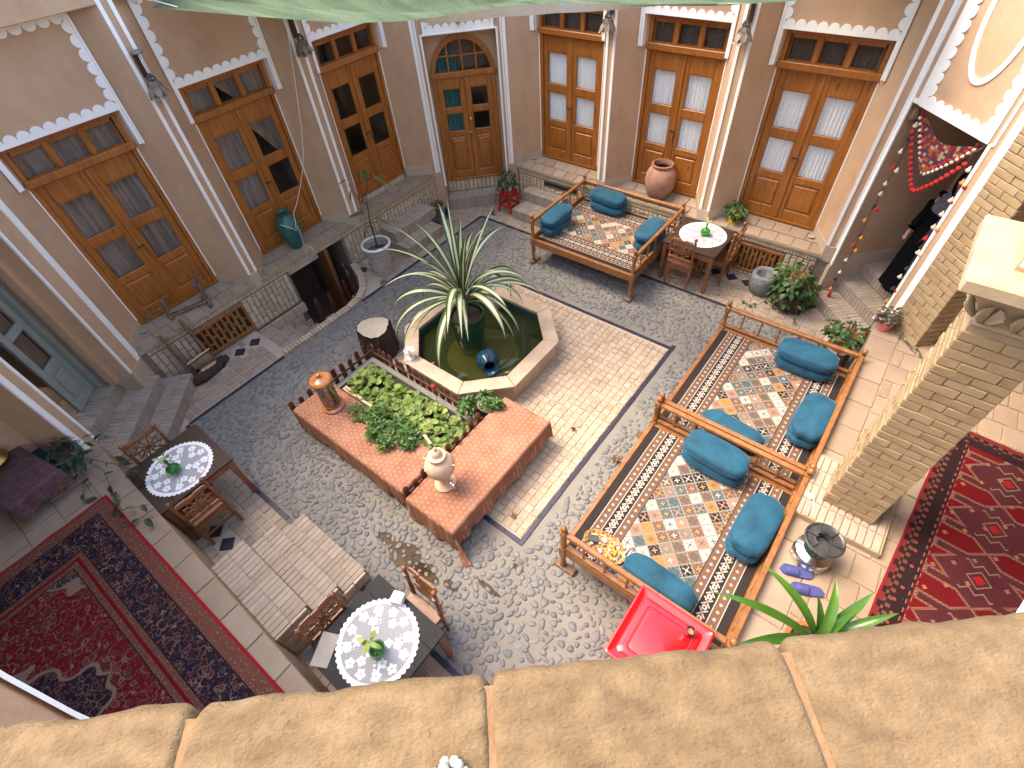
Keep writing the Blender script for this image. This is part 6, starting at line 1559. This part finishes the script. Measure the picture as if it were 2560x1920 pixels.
for k in range(60):
    a = R.uniform(0, 6.3); z = R.uniform(.01, .25); b.tube([(.255*math.cos(a), .255*math.sin(a), z), (.285*math.cos(a+.2), .285*math.sin(a+.2), z+R.uniform(-.03, .03)), (.255*math.cos(a+.4), .255*math.sin(a+.4), z+R.uniform(-.05, .05))], .008, 4)
b.build('root', 'bark', bb_)
bush('pothos', 'large trailing pothos with glossy leaves on the root planter by the passage', (5.98, .55, .20), 250, (-.02, 0, .12), (.36, .33, .50), PO, 230, 10, 31, trail=([(-.2, -.2, .1), (-.35, -.3, -.14), (-.52, -.38, -.17), (-.62, -.30, -.16)], [(.15, -.28, .1), (.2, -.36, -.05), (.22, -.46, -.17)]), sc=(.8, 1.4))
open_pot('flower_pot', 'terracotta pot behind the rail of the middle daybed', (6.86, -.36, .30), .11, .16, .24, 'orange_pot', .015); bush('pot_plant', 'leafy pothos spreading from the pot behind the middle daybed', (6.86, -.34, .52), 110, (0, 0, .02), (.27, .24, .20), PO, 110, 8, 33, trail=([(.15, 0, .1), (.28, -.02, .05), (.34, -.08, -.05)],), sc=(.75, 1.2))
log('log_stool', 'dark log block under the terracotta pot behind the middle daybed', (6.88, -.36, .013), .17, .28, 14)
open_pot('flower_pot', 'pink plastic pot at the foot of the brick pilaster', (7.20, -.27, .757), .075, .105, .17, 'pink_pot', .012); bush('succulent', 'grey-green succulent drooping from the pink pot', (7.20, -.27, .90), 110, (0, .0, .03), (.12, .12, .17), SU, 110, 5, 35, trail=([(.08, -.05, .05), (.17, -.10, -.10), (.30, -.16, -.12), (.44, -.24, -.12), (.50, -.33, -.12)], [(.1, 0, .0), (.25, -.12, -.12), (.42, -.30, -.12)]), sc=(.8, 1.3))
rs = thing('red_stool', 'red plastic stool beside the grey brick steps', 'stool', (.36, .50, .012))
b = MB(); b.box((0, 0, .43), (.27, .27, .03), 0, ch=.008); b.build('seat', 'red_plastic', rs)
for sx in (-1, 1):
    for sy in (-1, 1): b = MB(); b.tube([(sx*.15, sy*.15, 0), (sx*.115, sy*.115, .42)], [.022, .026], 6); b.build('leg', 'red_plastic', rs)
b = MB()
for s_ in (-1, 1): b.box((s_*.138, 0, .14), (.02, .27, .035)); b.box((0, s_*.138, .14), (.27, .02, .035)); b.box((s_*.125, 0, .36), (.016, .25, .07)); b.box((0, s_*.125, .36), (.25, .016, .07))
b.build('stretcher', 'red_plastic', rs)
open_pot('flower_pot', 'white pot on the red stool', (.36, .50, .46), .08, .11, .18, 'white_ceramic', .01)
bush('pothos', 'dark pothos tumbling from the white pot over the red stool', (.36, .50, .60), 130, (0, 0, .04), (.19, .19, .22), IV, 120, 8, 37, trail=([(-.1, -.1, .05), (-.2, -.16, -.15), (-.22, -.2, -.4), (-.2, -.28, -.52), (-.1, -.4, -.55)], [(-.05, -.15, .05), (-.06, -.24, -.2), (-.05, -.24, -.36)], [(.1, -.1, .05), (.16, -.16, -.1), (.17, -.18, -.25)], [(-.15, 0, .05), (-.23, 0, -.15), (-.24, .0, -.3)]), sc=(.7, 1.0))
open_pot('flower_pot', 'small ochre bowl pot at the end of the two grey steps', (-.66, -.52, .20), .07, .12, .12, 'ochre_pot', .01); bush('pot_plant', 'thin dark sprig in the small ochre bowl pot', (-.66, -.52, .30), 24, (0, 0, .03), (.13, .12, .10), SU, 24, 8, 39, sc=(1.0, 1.7))
b = MB(); b.lathe([(.17, 0), (.17, .012), (.07, .02), (.05, .08), (.03, .09)], 20); b.box((.10, .12, .10), (.09, .05, .14)); tag(b.build('iron_base', 'black_iron', None, (-.45, -.72, .204), smooth=.6), 'black cast-iron base resting on the two grey steps', 'iron base')
b = MB(); b.lathe([(.10, 0), (.09, .02), (.04, .03), (.04, .16), (.08, .18)], 16); tag(b.build('pot_stand', 'black_iron', None, (-.66, -.52, .013), smooth=.6), 'black stand under the small ochre bowl pot', 'stand')
# ivy in the slate-blue pot on the carpeted terrace
open_pot('flower_pot', 'slate-blue pot with trailing ivy against the green dado', (.30, -7.72, .757), .10, .155, .21, 'blue_pot', .014)
bush('ivy', 'dark ivy trailing from the slate-blue pot toward the dark walnut table', (.30, -7.72, .93), 46, (.08, .06, .05), (.24, .22, .18), IV, 150, 8, 41, trail=([(.1, .05, .1), (.45, .18, .12), (.7, .32, .06), (.95, .42, .0), (1.0, .40, -.1)], [(.15, .02, .05), (.45, -.02, -.08), (.62, -.13, -.16), (.72, -.12, -.16)], [(.1, .08, .1), (.3, .3, .18), (.4, .5, .15)], [(.2, .1, .08), (.6, .2, .0), (.85, .12, -.12), (1.2, .08, -.08), (1.45, .30, -.02)], [(.9, .1, -.12), (1.15, .02, -.14), (1.34, .0, -.16), (1.62, .26, -.04)]), sc=(.75, 1.3))
# strap-leaved plant at the parapet's foot
op = open_pot('flower_pot', 'orange pot below the parapet next to the tribal carpet', (7.56, -4.78, .757), .10, .15, .28, 'orange_pot', .018)
sp_ = thing('strap_leaf_plant', 'glossy green strap-leaved plant rising just beyond the parapet', 'plant', (7.60, -4.74, 1.0))
for (x, y, z, w_, dr) in ((6.96, -4.95, 1.15, .075, 60), (7.08, -4.62, 1.22, .085, 75), (7.48, -4.36, 1.3, .085, 85), (7.74, -4.35, 1.45, .085, 25), (7.88, -4.42, 1.2, .08, 45), (7.22, -5.10, 1.1, .085, 60), (8.15, -4.35, 1.02, .06, 70), (7.9, -5.1, 1.1, .08, 60), (7.5, -5.25, 1.2, .08, 60), (7.35, -4.55, 1.5, .07, 30), (7.7, -4.5, 1.35, .07, 40)):
    dx, dy = x-7.60, y+4.74; L = math.hypot(dx, dy)*1.25+.12; h = z-1.0
    blade('leaf', 'blade', L, w_*.95, math.atan2(h, math.hypot(dx, dy))+rad(dr*.55), rad(dr), sp_, T(0, 0, .03, rz=math.atan2(dy, dx)-PI/2), 12, .35, 0, 0)
# ------------------------------------------------------------------ carpets on the terraces
def rug(name, label, c, hx, hy, rz, mat, seed):
    b = MB(); n1, n2 = 40, 40
    vs = [(-hx+2*hx*i/n1+.012*NZ.noise(V((0, j*.3, seed)))*(1 if i in (0, n1) else 0), -hy+2*hy*j/n2, .008+.006*NZ.noise(V((i*.35, j*.35, seed)))+.0) for j in range(n2+1) for i in range(n1+1)]
    k = n1+1; fs = [(j*k+i, j*k+i+1, (j+1)*k+i+1, (j+1)*k+i) for j in range(n2) for i in range(n1)]
    b.add(vs, fs); o = b.build(name, mat, None, (*c, .758), smooth=True, rz=rz); tag(o, label, 'carpet'); return o
r1 = rug('carpet', 'large red floral carpet with navy border on the broad-steps terrace', (2.98, -9.02), 1.88, 1.40, rad(1.5), persian(1.88, 1.40), 1)
r2 = rug('carpet', 'red tribal carpet with joined hexagon medallions behind the brick pillar', (8.62, -3.42), .62, 1.90, rad(-4), tribal(.62, 1.90), 2)
b = MB()
for k in range(90):
    x = -.6+1.2*k/89; b.tube([(x, 1.895, .008), (x+R.uniform(-.008, .008), 1.95+R.uniform(-.01, .01), .006)], .0025, 3)
o = b.build('fringe', 'wool_cream', r2)
# ------------------------------------------------------------------ cabinet, cup, tray, slippers, heater
rc = thing('red_cabinet', 'glossy red square cabinet with a recessed top under the parapet', 'cabinet', (6.64, -5.425, .075))
b = MB(); b.box((0, -.02, .37), (.56, .56, .86), 0, ch=.02); b.build('body', 'red_lacquer', rc)
b = MB()
def rrect(h, r_, n=6): return [(sx*(h-r_)+r_*math.cos(a0+PI/2*i/n), sy*(h-r_)+r_*math.sin(a0+PI/2*i/n)) for sx, sy, a0 in ((1, 1, 0), (-1, 1, PI/2), (-1, -1, PI), (1, -1, 3*PI/2)) for i in range(n+1)]
pr = [(.33, .02, .80), (.335, .022, .842), (.33, .02, .852), (.318, .02, .855), (.285, .03, .840), (.262, .035, .838), (.245, .04, .846), (.212, .04, .848), (.206, .04, .838), (.198, .04, .838), (.192, .04, .846), (.185, .04, .848)]
vs = []
for h_, r_, z in pr: vs += [(x, y, z) for x, y in rrect(h_, r_)]
n = 28; b.add(vs, [(k*n+i, k*n+(i+1) % n, (k+1)*n+(i+1) % n, (k+1)*n+i) for k in range(len(pr)-1) for i in range(n)]+[tuple((len(pr)-1)*n+i for i in range(n))]); b.build('moulded_top', 'red_lacquer', rc, smooth=.3)
gl = thing('tea_glass', 'small dark red tea glass at the edge of the red cabinet', 'glass', (6.80, -5.23, .925))
b = MB(); b.lathe([(.0005, .0), (.03, 0), (.033, .03), (.027, .06), (.036, .105), (.032, .105), (.024, .06), (.028, .015)], 18, cap=False); b.build('body', 'tea', gl, smooth=True)
b = MB(); b.lathe([(.0005, .07), (.027, .07)], 16, cap=False); b.build('tea', 'copper', gl)
ty = thing('snack_tray', 'printed tray of sweets and snacks beside the long dark blue bolster', 'tray', (5.79, -4.83, .505), rad(-3))
b = MB(); b.lathe([(.0005, .004), (.17, .004), (.20, .03), (.205, .032), (.18, 0), (.0005, 0)], 20, 0, T(s=(1.15, .72, 1)), cap=False); b.build('plate', 'tray', ty, smooth=.5)
b = MB(); k = 0
for i in range(26): b.ball((R.uniform(-.16, .16), R.uniform(-.08, .08), .022+R.uniform(0, .012)), R.uniform(.014, .024), 7, 5, k % 3); k += 1
b.build('sweet', ['white_ceramic', 'copper', 'yellow_pot'], ty)
b = MB(); b.box((-.12, .05, .05), (.11, .07, .035), 0, T(rz=.5)); b.build('black_box', 'black_iron', ty)
b = MB()
for q in (-.02, .015, .04): b.tube([(q, 0, .0), (q+.02, .05, .12)], .008, 5)
tag(b.build('plastic_cutlery', 'white_ceramic', None, (6.01, -4.80, .505)), 'clear plastic cutlery between the snack tray and the bolster', 'cutlery')
def slipper(x, y, rz, label):
    t = thing('slipper', label, 'slipper', (x, y, .758), rz, 'pair of slippers'); out = [((.043+.008*i/12)*(1-abs(2*i/12-1)**5)**.5+.001, -.14+.28*i/12) for i in range(13)]
    poly = [(px+.004, py) for px, py in out]+[(-px*.92, py) for px, py in reversed(out)]; b = MB(); b.prism(poly, 0, .026); b.build('sole', 'blue_rubber', t)
    b = MB(); vs = []
    for i in range(9):
        a = PI*i/8
        for y_ in (.0, .035, .075, .10): vs.append((.050*math.cos(a), y_, .02+.05*math.sin(a)*(1-.15*(y_ > .08))))
    b.add(vs, [(4*i+j, 4*i+j+1, 4*i+j+5, 4*i+j+4) for i in range(8) for j in range(3)]); b.build('strap', 'blue_rubber', t, smooth=True)
slipper(7.355, -4.115, rad(110), 'violet-blue slipper of the pair, closer to the heater'); slipper(7.475, -4.225, rad(113), 'violet-blue slipper of the pair, farther from the heater')
ht = thing('kerosene_heater', 'round chrome kerosene heater with a black burner grid', 'heater', (7.40, -3.90, .757))
b = MB(); b.lathe([(.15, 0), (.165, .02), (.165, .06), (.15, .075), (.15, .11), (.165, .12), (.16, .15), (.12, .17), (.105, .18)], 32); b.build('tank', 'steel', ht, smooth=.5)
b = MB(); b.lathe([(.105, .18), (.098, .24), (.10, .32), (.125, .345)], 28, cap=False); b.build('chimney', 'green_glaze', ht, smooth=.6)
b = MB(); b.lathe([(.125, .34), (.16, .352), (.165, .375), (.155, .385), (.14, .372), (.09, .368), (.07, .372), (.065, .355), (.06, .33)], 32, cap=False)
for k in range(6): b.box((.105, 0, .378), (.10, .012, .012), 0, T(rz=k*PI/3))
b.lathe([(.0005, .30), (.09, .30)], 16, cap=False); b.build('burner_grid', 'burner', ht, smooth=.6)
b = MB()
for k in range(4): b.tube([(.15*math.cos(k*PI/2+.4), .15*math.sin(k*PI/2+.4), .05), (.185*math.cos(k*PI/2+.4), .185*math.sin(k*PI/2+.4), .045)], .007, 5)
b.build('knob', 'steel', ht)
sw_ = thing('white_socket', 'small white socket on the plinth next to the heater', 'socket', (7.21, -3.33, .835))
b = MB(); b.lathe([(.03, 0), (.034, .01), (.03, .03), (.018, .034)], 14); b.build('cap', 'white_ceramic', sw_, smooth=.6); b = MB(); b.tube([(.03, 0, .01), (.05, -.06, .004), (.06, -.14, .004), (.09, -.22, .0)], .005, 5); b.build('wire', 'cord', sw_)
# ------------------------------------------------------------------ spinning reel, old machine, low cloth-covered table
rl = thing('spinning_wheel', 'small antique wooden spinning reel with turned posts on the ledge', 'spinning wheel', (-1.12, -5.42, .80), rad(75))
b = MB(); b.tube([(-.27, -.05, .03), (-.30, .02, .04), (-.27, .14, .07)], [.03, .028, .02], 7); b.build('foot', 'old', rl, smooth=True); b = MB(); b.tube([(.27, -.12, .03), (.28, .02, .04), (.25, .2, .07)], [.035, .03, .02], 7); b.build('foot', 'old', rl, smooth=True)
b = MB(); b.lathe([(.02, -.27), (.014, -.2), (.024, -.12), (.014, -.05), (.024, .0), (.014, .06), (.024, .14), (.014, .2), (.02, .27)], 9, 0, T(0, 0, .05, ry=PI/2)); b.tube([(-.27, .06, .05), (.27, .06, .05)], .01, 5); b.build('spindle_bar', 'old', rl, smooth=True)
for x, h in ((-.28, .30), (.27, .40), (.25, .30)):
    b = MB(); b.lathe([(.022, 0), (.03, .06*h/.3), (.016, .10*h/.3), (.032, .14*h/.3), (.016, .18*h/.3), (.03, .22*h/.3), (.018, .26*h/.3), (.024, h)], 9, 0, T(x, .05 if h > .31 else .02, .04, ry=.12)); b.build('post', 'old', rl, smooth=True)
b = MB(); b.tube([(-.28, .04, .22), (-.62, .06, .14)], .012, 5)
b.build('arm', 'old', rl)
b = MB(); b.lathe([(.05, -.05), (.065, -.02), (.065, .02), (.05, .05)], 12, 0, T(.26, .09, .30, ry=PI/2))
for k in range(9): a = 2*PI*k/9; b.tube([(.26, .09, .30), (.26+R.uniform(-.05, .05), .09+.20*math.cos(a), .30+.20*math.sin(a))], .006, 4)
b.build('spoked_reel', 'old', rl)
om = thing('antique_machine', 'dark weathered wooden machine with tall planks leaning on the lattice grille', 'antique machine', (-.74, -5.80, .012))
b = MB(); b.tube([(.10, -.32, .06), (.14, -.15, .07), (.10, .1, .06), (.02, .34, .05)], [.06, .085, .08, .05], 8); b.tube([(-.05, -.30, .05), (-.08, .0, .06), (-.03, .3, .05)], [.05, .06, .04], 7); b.build('log_base', 'bark', om)
for y, ln in ((-.17, .78), (.17, .88)):
    b = MB(); b.box((0, 0, .45), (.10, .045, ln), 0, T(.0, y, .03, ry=rad(-8), rx=rad(3)), ch=.006); b.build('plank', 'old', om)
b = MB(); b.lathe([(.07, -.15), (.08, -.1), (.08, .1), (.07, .15)], 12, 0, T(.03, 0, .24, rx=PI/2)); b.build('roller', 'old', om, smooth=.6)
b = MB(); b.tube([(.04, -.18, .34), (.03, .2, .36)], .012, 5); b.tube([(.07, -.14, .12), (.07, .16, .13)], .016, 5); b.box((.05, .02, .15), (.16, .22, .02)); b.build('cross_bar', 'cream_wood', om)
lt = thing('low_table', 'low wooden table draped with a plum cloth on the carpeted terrace', 'table', (.26, -8.16, .757), rad(6))
b = MB(); b.box((0, 0, .31), (.84, .44, .03), 0, ch=.005); b.build('table_top', 'door', lt)
for sx in (-1, 1):
    for sy in (-1, 1): b = MB(); b.box((sx*.35, sy*.17, .15), (.06, .06, .30), 0, ch=.004); b.build('leg', 'door', lt)
o = bench_cloth_mesh(-.46, .46, -.27, .27, .333, (.20, .12, .05, .10), 12, 24, 14).build('table_cover', 'plum_cloth', None, (.26, -8.16, .757), smooth=True, rz=rad(12)); tag(o, 'plum woven cloth over the low terrace table', 'cloth')
br = jar('brass_vessel', 'round brass vessel on the plum cloth at the edge of the view', 'vessel', (.02, -8.20, 1.10), [(.10, 0), (.15, .03), (.165, .08), (.14, .13), (.12, .14), (.13, .15), (.105, .15), (.09, .12)], 'brass')
# ------------------------------------------------------------------ tin wall lamps on the piers
def petal_me():
    b = MB(); vs = []
    for i in range(5):
        t = i/4; w_ = .04*math.sin(PI*(.15+.85*t)*.75)
        for s_ in (-1, 0, 1): vs.append((s_*w_, .11*t, -.02*t*t+abs(s_)*.008))
    b.add(vs, [(3*i+j, 3*i+j+1, 3*i+j+4, 3*i+j+3) for i in range(4) for j in range(2)]); return b.mesh('petal', 'pewter', True)
PT = petal_me()
def wall_lamp(x, y, z, rz, label):
    t = thing('wall_lamp', label, 'lamp', (x, y, z), rz, 'tin wall lamps')
    b = MB(); b.lathe([(.0005, .03), (.05, .025), (.075, 0), (.07, -.004), (.0005, .012)], 14, 0, T(0, -.11, .30)); b.build('cap', 'pewter', t, smooth=True)
    b = MB(); b.bb(-.03, .03, -.03, 0, .04, .30); b.build('back_plate', 'dark', t)
    b = MB(); b.tube([(0, -.02, .27), (0, -.10, .29), (0, -.11, .20), (0, -.11, .0)], .010, 6); b.build('arm', 'steel', t)
    for k in range(22):
        row = k//8; a = 2*PI*(k % 8)/8+row*.4; r_ = (.035, .055, .045)[row]; link('petal', PT, t, T(r_*math.cos(a), -.11+r_*math.sin(a), .02-.05*row, rz=a-PI/2, rx=rad(-62+12*row)))
    b = MB()
    for k in range(10): a = 2*PI*k/10; b.tube([(0, -.11, .10), (.05*math.cos(a), -.11+.05*math.sin(a), .03)], .008, 4)
    b.build('stalk', 'black_iron', t)
wall_lamp(-.93, -4.37, 3.68, rad(90), 'tin petal lamp on the pier between the lace-curtained doors'); wall_lamp(-.93, -2.29, 3.58, rad(90), 'tin petal lamp half under the net, above the white cable')
wall_lamp(2.22, .93, 3.42, 0, 'tin petal lamp on the pier left of the storage jar'.replace('left of', 'nearest the arched-door corner, above')); wall_lamp(4.20, .93, 3.50, 0, 'tin petal lamp on the pier above the yellow pot')
# ------------------------------------------------------------------ hangings in the passage (frame of the passage wall)
def pw(u, w_, z): return PW.matrix_basis @ V((u, w_, z))
hg = thing('textile_hanging', 'triangular tribal textile with red pompoms hung across the passage top', 'hanging', (6.795, .415, 0), rad(-45))
b = MB(); n = 14; vs = []
for i in range(n+1):
    t = i/n; u = -.60+.98*t; zt = 2.90-.16*math.sin(PI*t); zb = zt-.04-.34*(1-abs(2*t-1)); vs += [(u, .05+.03*math.sin(t*9), zt), (u, .045+.03*math.sin(t*9+1), zb)]
b.add(vs, [(2*i, 2*i+2, 2*i+3, 2*i+1) for i in range(n)]); b.build('woven_panel', 'weave', hg)
b = MB(); c2 = MB(); sg = MB(); rd_ = MB()
for i in range(22):
    t = (i+.5)/22; u = -.56+.90*t; zt = 2.86-.16*math.sin(PI*t)-.34*(1-abs(2*t-1)); b.ball((u, .035, zt), .020, 6, 4); zb = zt-.13-.06*math.sin(PI*t); sg.tube([(u, .035, zt), (u, .03, zb)], .004, 4); rd_.ball((u, .03, zb-.02), .027, 7, 5); c2.ball((u, .036, zt+.055), .016, 6, 4)
b.build('cream_pompom', 'wool_cream', hg); c2.build('red_braid', 'wool_red', hg); sg.build('thread', 'wool_dark', hg); rd_.build('red_pompom', 'wool_red', hg)
b = MB(); b.lathe([(.05, 0), (.06, .05), (.03, .12), (.0005, .15)], 10); tag(b.build('dried_bunch', 'old', None, pw(-.66, .06, 2.76), smooth=True), 'grey dried bunch hung at the top corner of the passage', 'dried bunch')
def tassels(name, label, u, w_, z0, z1, seed):
    t = thing(name, label, 'hanging'); rr = random.Random(seed); b = MB(); b.tube([tuple(pw(u+.01*math.sin(k*.9), w_, z0+(z1-z0)*k/12)) for k in range(13)], .004, 4); b.build('string', 'wool_dark', t)
    k = 0; z = z0-.06
    while z > z1:
        for q in range(rr.choice((1, 2))):
            p = pw(u+(.045 if q else -.02)+rr.uniform(-.02, .02), w_, z+rr.uniform(-.02, .02)); b = MB(); b.lathe([(.0005, .045), (.008, .04), (.012, .025), (.03, .0), (.022, -.02), (.0005, -.024)], 8); b.build('pompom', rr.choice(('wool_cream', 'wool_red', 'wool_orange', 'wool_dark', 'wool_cream', 'wool_red')), t, p, smooth=True)
        z -= rr.uniform(.14, .22)
    b = MB(); b.lathe([(.0005, .03), (.012, .02), (.028, -.05), (.024, -.09), (.0005, -.09)], 8); b.build('tassel', 'wool_red', t, pw(u, w_, z1), smooth=True)
tassels('tassel_string', 'long string of cream and red pompoms hanging beside the stone mortar side of the passage', -.53, .03, 2.82, .30, 3); tassels('tassel_string', 'long string of pompoms hanging beside the brick pilaster side of the passage', .445, .0, 2.74, .40, 6)
# ------------------------------------------------------------------ the person in the passage
pm_ = wm(PW) @ T(-.07, .66, .605, rz=rad(10)); pe = D.objects.new('person', None)
def skin_body():
    P = [(0, 0, .86), (0, 0, 1.02), (0, .01, 1.22), (0, .01, 1.36), (0, -.005, 1.44), (0, -.015, 1.53),
         (.08, 0, .80), (.085, -.015, .45), (.085, .01, .09), (.09, -.10, .035), (-.08, 0, .80), (-.10, -.02, .45), (-.10, -.02, .09), (-.105, -.14, .035),
         (.16, .01, 1.33), (.20, .02, 1.08), (.19, -.12, .90), (-.16, .01, 1.33), (-.235, .0, 1.08), (-.27, -.06, .84), (-.275, -.075, .77)]
    Rr = [.12, .11, .125, .10, .05, .05, .085, .055, .04, .032, .085, .055, .04, .032, .055, .042, .03, .055, .042, .028, .03]
    Ed = [(0, 1), (1, 2), (2, 3), (3, 4), (4, 5), (0, 6), (6, 7), (7, 8), (8, 9), (0, 10), (10, 11), (11, 12), (12, 13), (3, 14), (14, 15), (15, 16), (3, 17), (17, 18), (18, 19), (19, 20)]
    hd = V((0, -.02, 1.60)); i0 = len(P); P += [(0, -.02, 1.58), (0, -.025, 1.66)]; Rr += [.085, .07]; Ed += [(5, i0), (i0, i0+1)]
    for k, (dx, dy, L) in enumerate(((-.022, -.012, .075), (-.008, -.026, .085), (.008, -.03, .08), (.022, -.028, .065), (.02, .0, .05))):     # four fingers and a thumb
        b0 = V((-.275+dx*.8, -.08+dy*.5, .745)); P += [tuple(b0), tuple(b0+V((dx*.3, dy*.4, -L*.55))), tuple(b0+V((dx*.2, dy*.1+.012, -L)))]; Rr += [.010, .009, .007]; j = len(P)-3; Ed += [(20, j), (j, j+1), (j+1, j+2)]
    me = D.meshes.new('person'); me.from_pydata(P, Ed, []); o = link('person', me, None, pm_); md = o.modifiers.new('skin', 'SKIN'); md.use_smooth_shade = True
    for v, r_ in zip(me.skin_vertices[0].data, Rr): v.radius = (r_, r_)
    me.skin_vertices[0].data[0].use_root = True
    s2 = o.modifiers.new('sub', 'SUBSURF'); s2.levels = 1; s2.render_levels = 1; me.materials.append(M['skin']); return o
D.objects.remove(pe); pe = skin_body(); tag(pe, 'person in a long black robe and violet-grey scarf standing in the passage', 'person')
b = MB(); n = 28; vs = []; pr = [(.045, .29, .24), (.20, .275, .22), (.5, .25, .20), (.8, .225, .18), (1.0, .185, .14), (1.2, .185, .13), (1.33, .17, .115), (1.42, .09, .085), (1.46, .06, .065)]
for z, rx_, ry_ in pr:
    for i in range(n): a = 2*PI*i/n; f_ = 1+.07*math.sin(a*7+z*2)*(1-z/1.5); vs.append((rx_*f_*math.cos(a), ry_*f_*math.sin(a)-.01, z))
b.add(vs, [(k*n+i, k*n+(i+1) % n, (k+1)*n+(i+1) % n, (k+1)*n+i) for k in range(len(pr)-1) for i in range(n)]); b.build('robe', 'black_cloth', pe, smooth=True)
for sx in (-1, 1):
    b = MB(); pts = [(-.15, .01, 1.35), (-.21, .0, 1.22), (-.238, .0, 1.06), (-.262, -.045, .90), (-.27, -.06, .85)] if sx < 0 else [(.15, .01, 1.35), (.19, .02, 1.22), (.205, .02, 1.07), (.19, -.09, .95), (.188, -.12, .91)]
    b.tube(pts, [.085, .075, .065, .06, .062], 12); b.build('sleeve', 'black_cloth', pe, smooth=True)
b = MB(); vs = []; n = 20; pr = [(1.735, .03, .04), (1.72, .075, .085), (1.66, .098, .112), (1.58, .105, .12), (1.50, .10, .11), (1.42, .12, .11), (1.32, .185, .14), (1.20, .20, .16)]
for z, rx_, ry_ in pr:
    for i in range(n):
        a = -PI/2+rad(38)+(2*PI-rad(76))*i/(n-1) if z > 1.47 else -PI/2+2*PI*i/(n-1); vs.append((rx_*math.cos(a), ry_*math.sin(a)+.0, z))
b.add(vs, [(k*n+i, k*n+i+1, (k+1)*n+i+1, (k+1)*n+i) for k in range(len(pr)-1) for i in range(n-1)])
vs = []
for i in range(9):
    t = i/8
    for j in range(7): s_ = j/6; vs.append((.10-.13*t+.16*s_*(1-.3*t), -.165-.03*math.sin(s_*7+t*3)-.015*t, 1.30-.58*t+.06*s_))
b.add(vs, [(7*i+j, 7*i+j+1, 7*i+j+8, 7*i+j+7) for i in range(8) for j in range(6)]); b.build('scarf', 'violet_cloth', pe, smooth=True)
b = MB(); b.ball((0, -.118, 1.60), .016, 8, 6, 0, sc=(.8, 1, 1.3)); b.build('nose', 'skin', pe, smooth=True)
b = MB()
for sx in (-1, 1): b.ball((sx*.034, -.098, 1.635), .012, 8, 6)
b.build('eye', 'hair', pe, smooth=True)
b = MB(); b.box((0, -.104, 1.555), (.04, .01, .010), 0, ch=.003); b.build('mouth', 'petal_red', pe)
for sx in (-1, 1):
    b = MB(); b.prism([(sx*.095-.045, -.20), (sx*.095+.045, -.20), (sx*.095+.04, .08), (sx*.095-.04, .08)], .0, .022); b.tube([(sx*.095-.04, -.10, .02), (sx*.095, -.10, .075), (sx*.095+.04, -.10, .02)], .012, 6); b.build('sandal', 'chair', pe)
b = MB(); b.lathe([(.045, 0), (.05, .04), (.04, .05)], 10, 0, T(s=(.8, 2.2, 1))); tag(b.build('sneaker', 'white_ceramic', None, pw(.08, .75, .606), rz=.3, smooth=True), 'white shoe left on the passage steps', 'shoe')
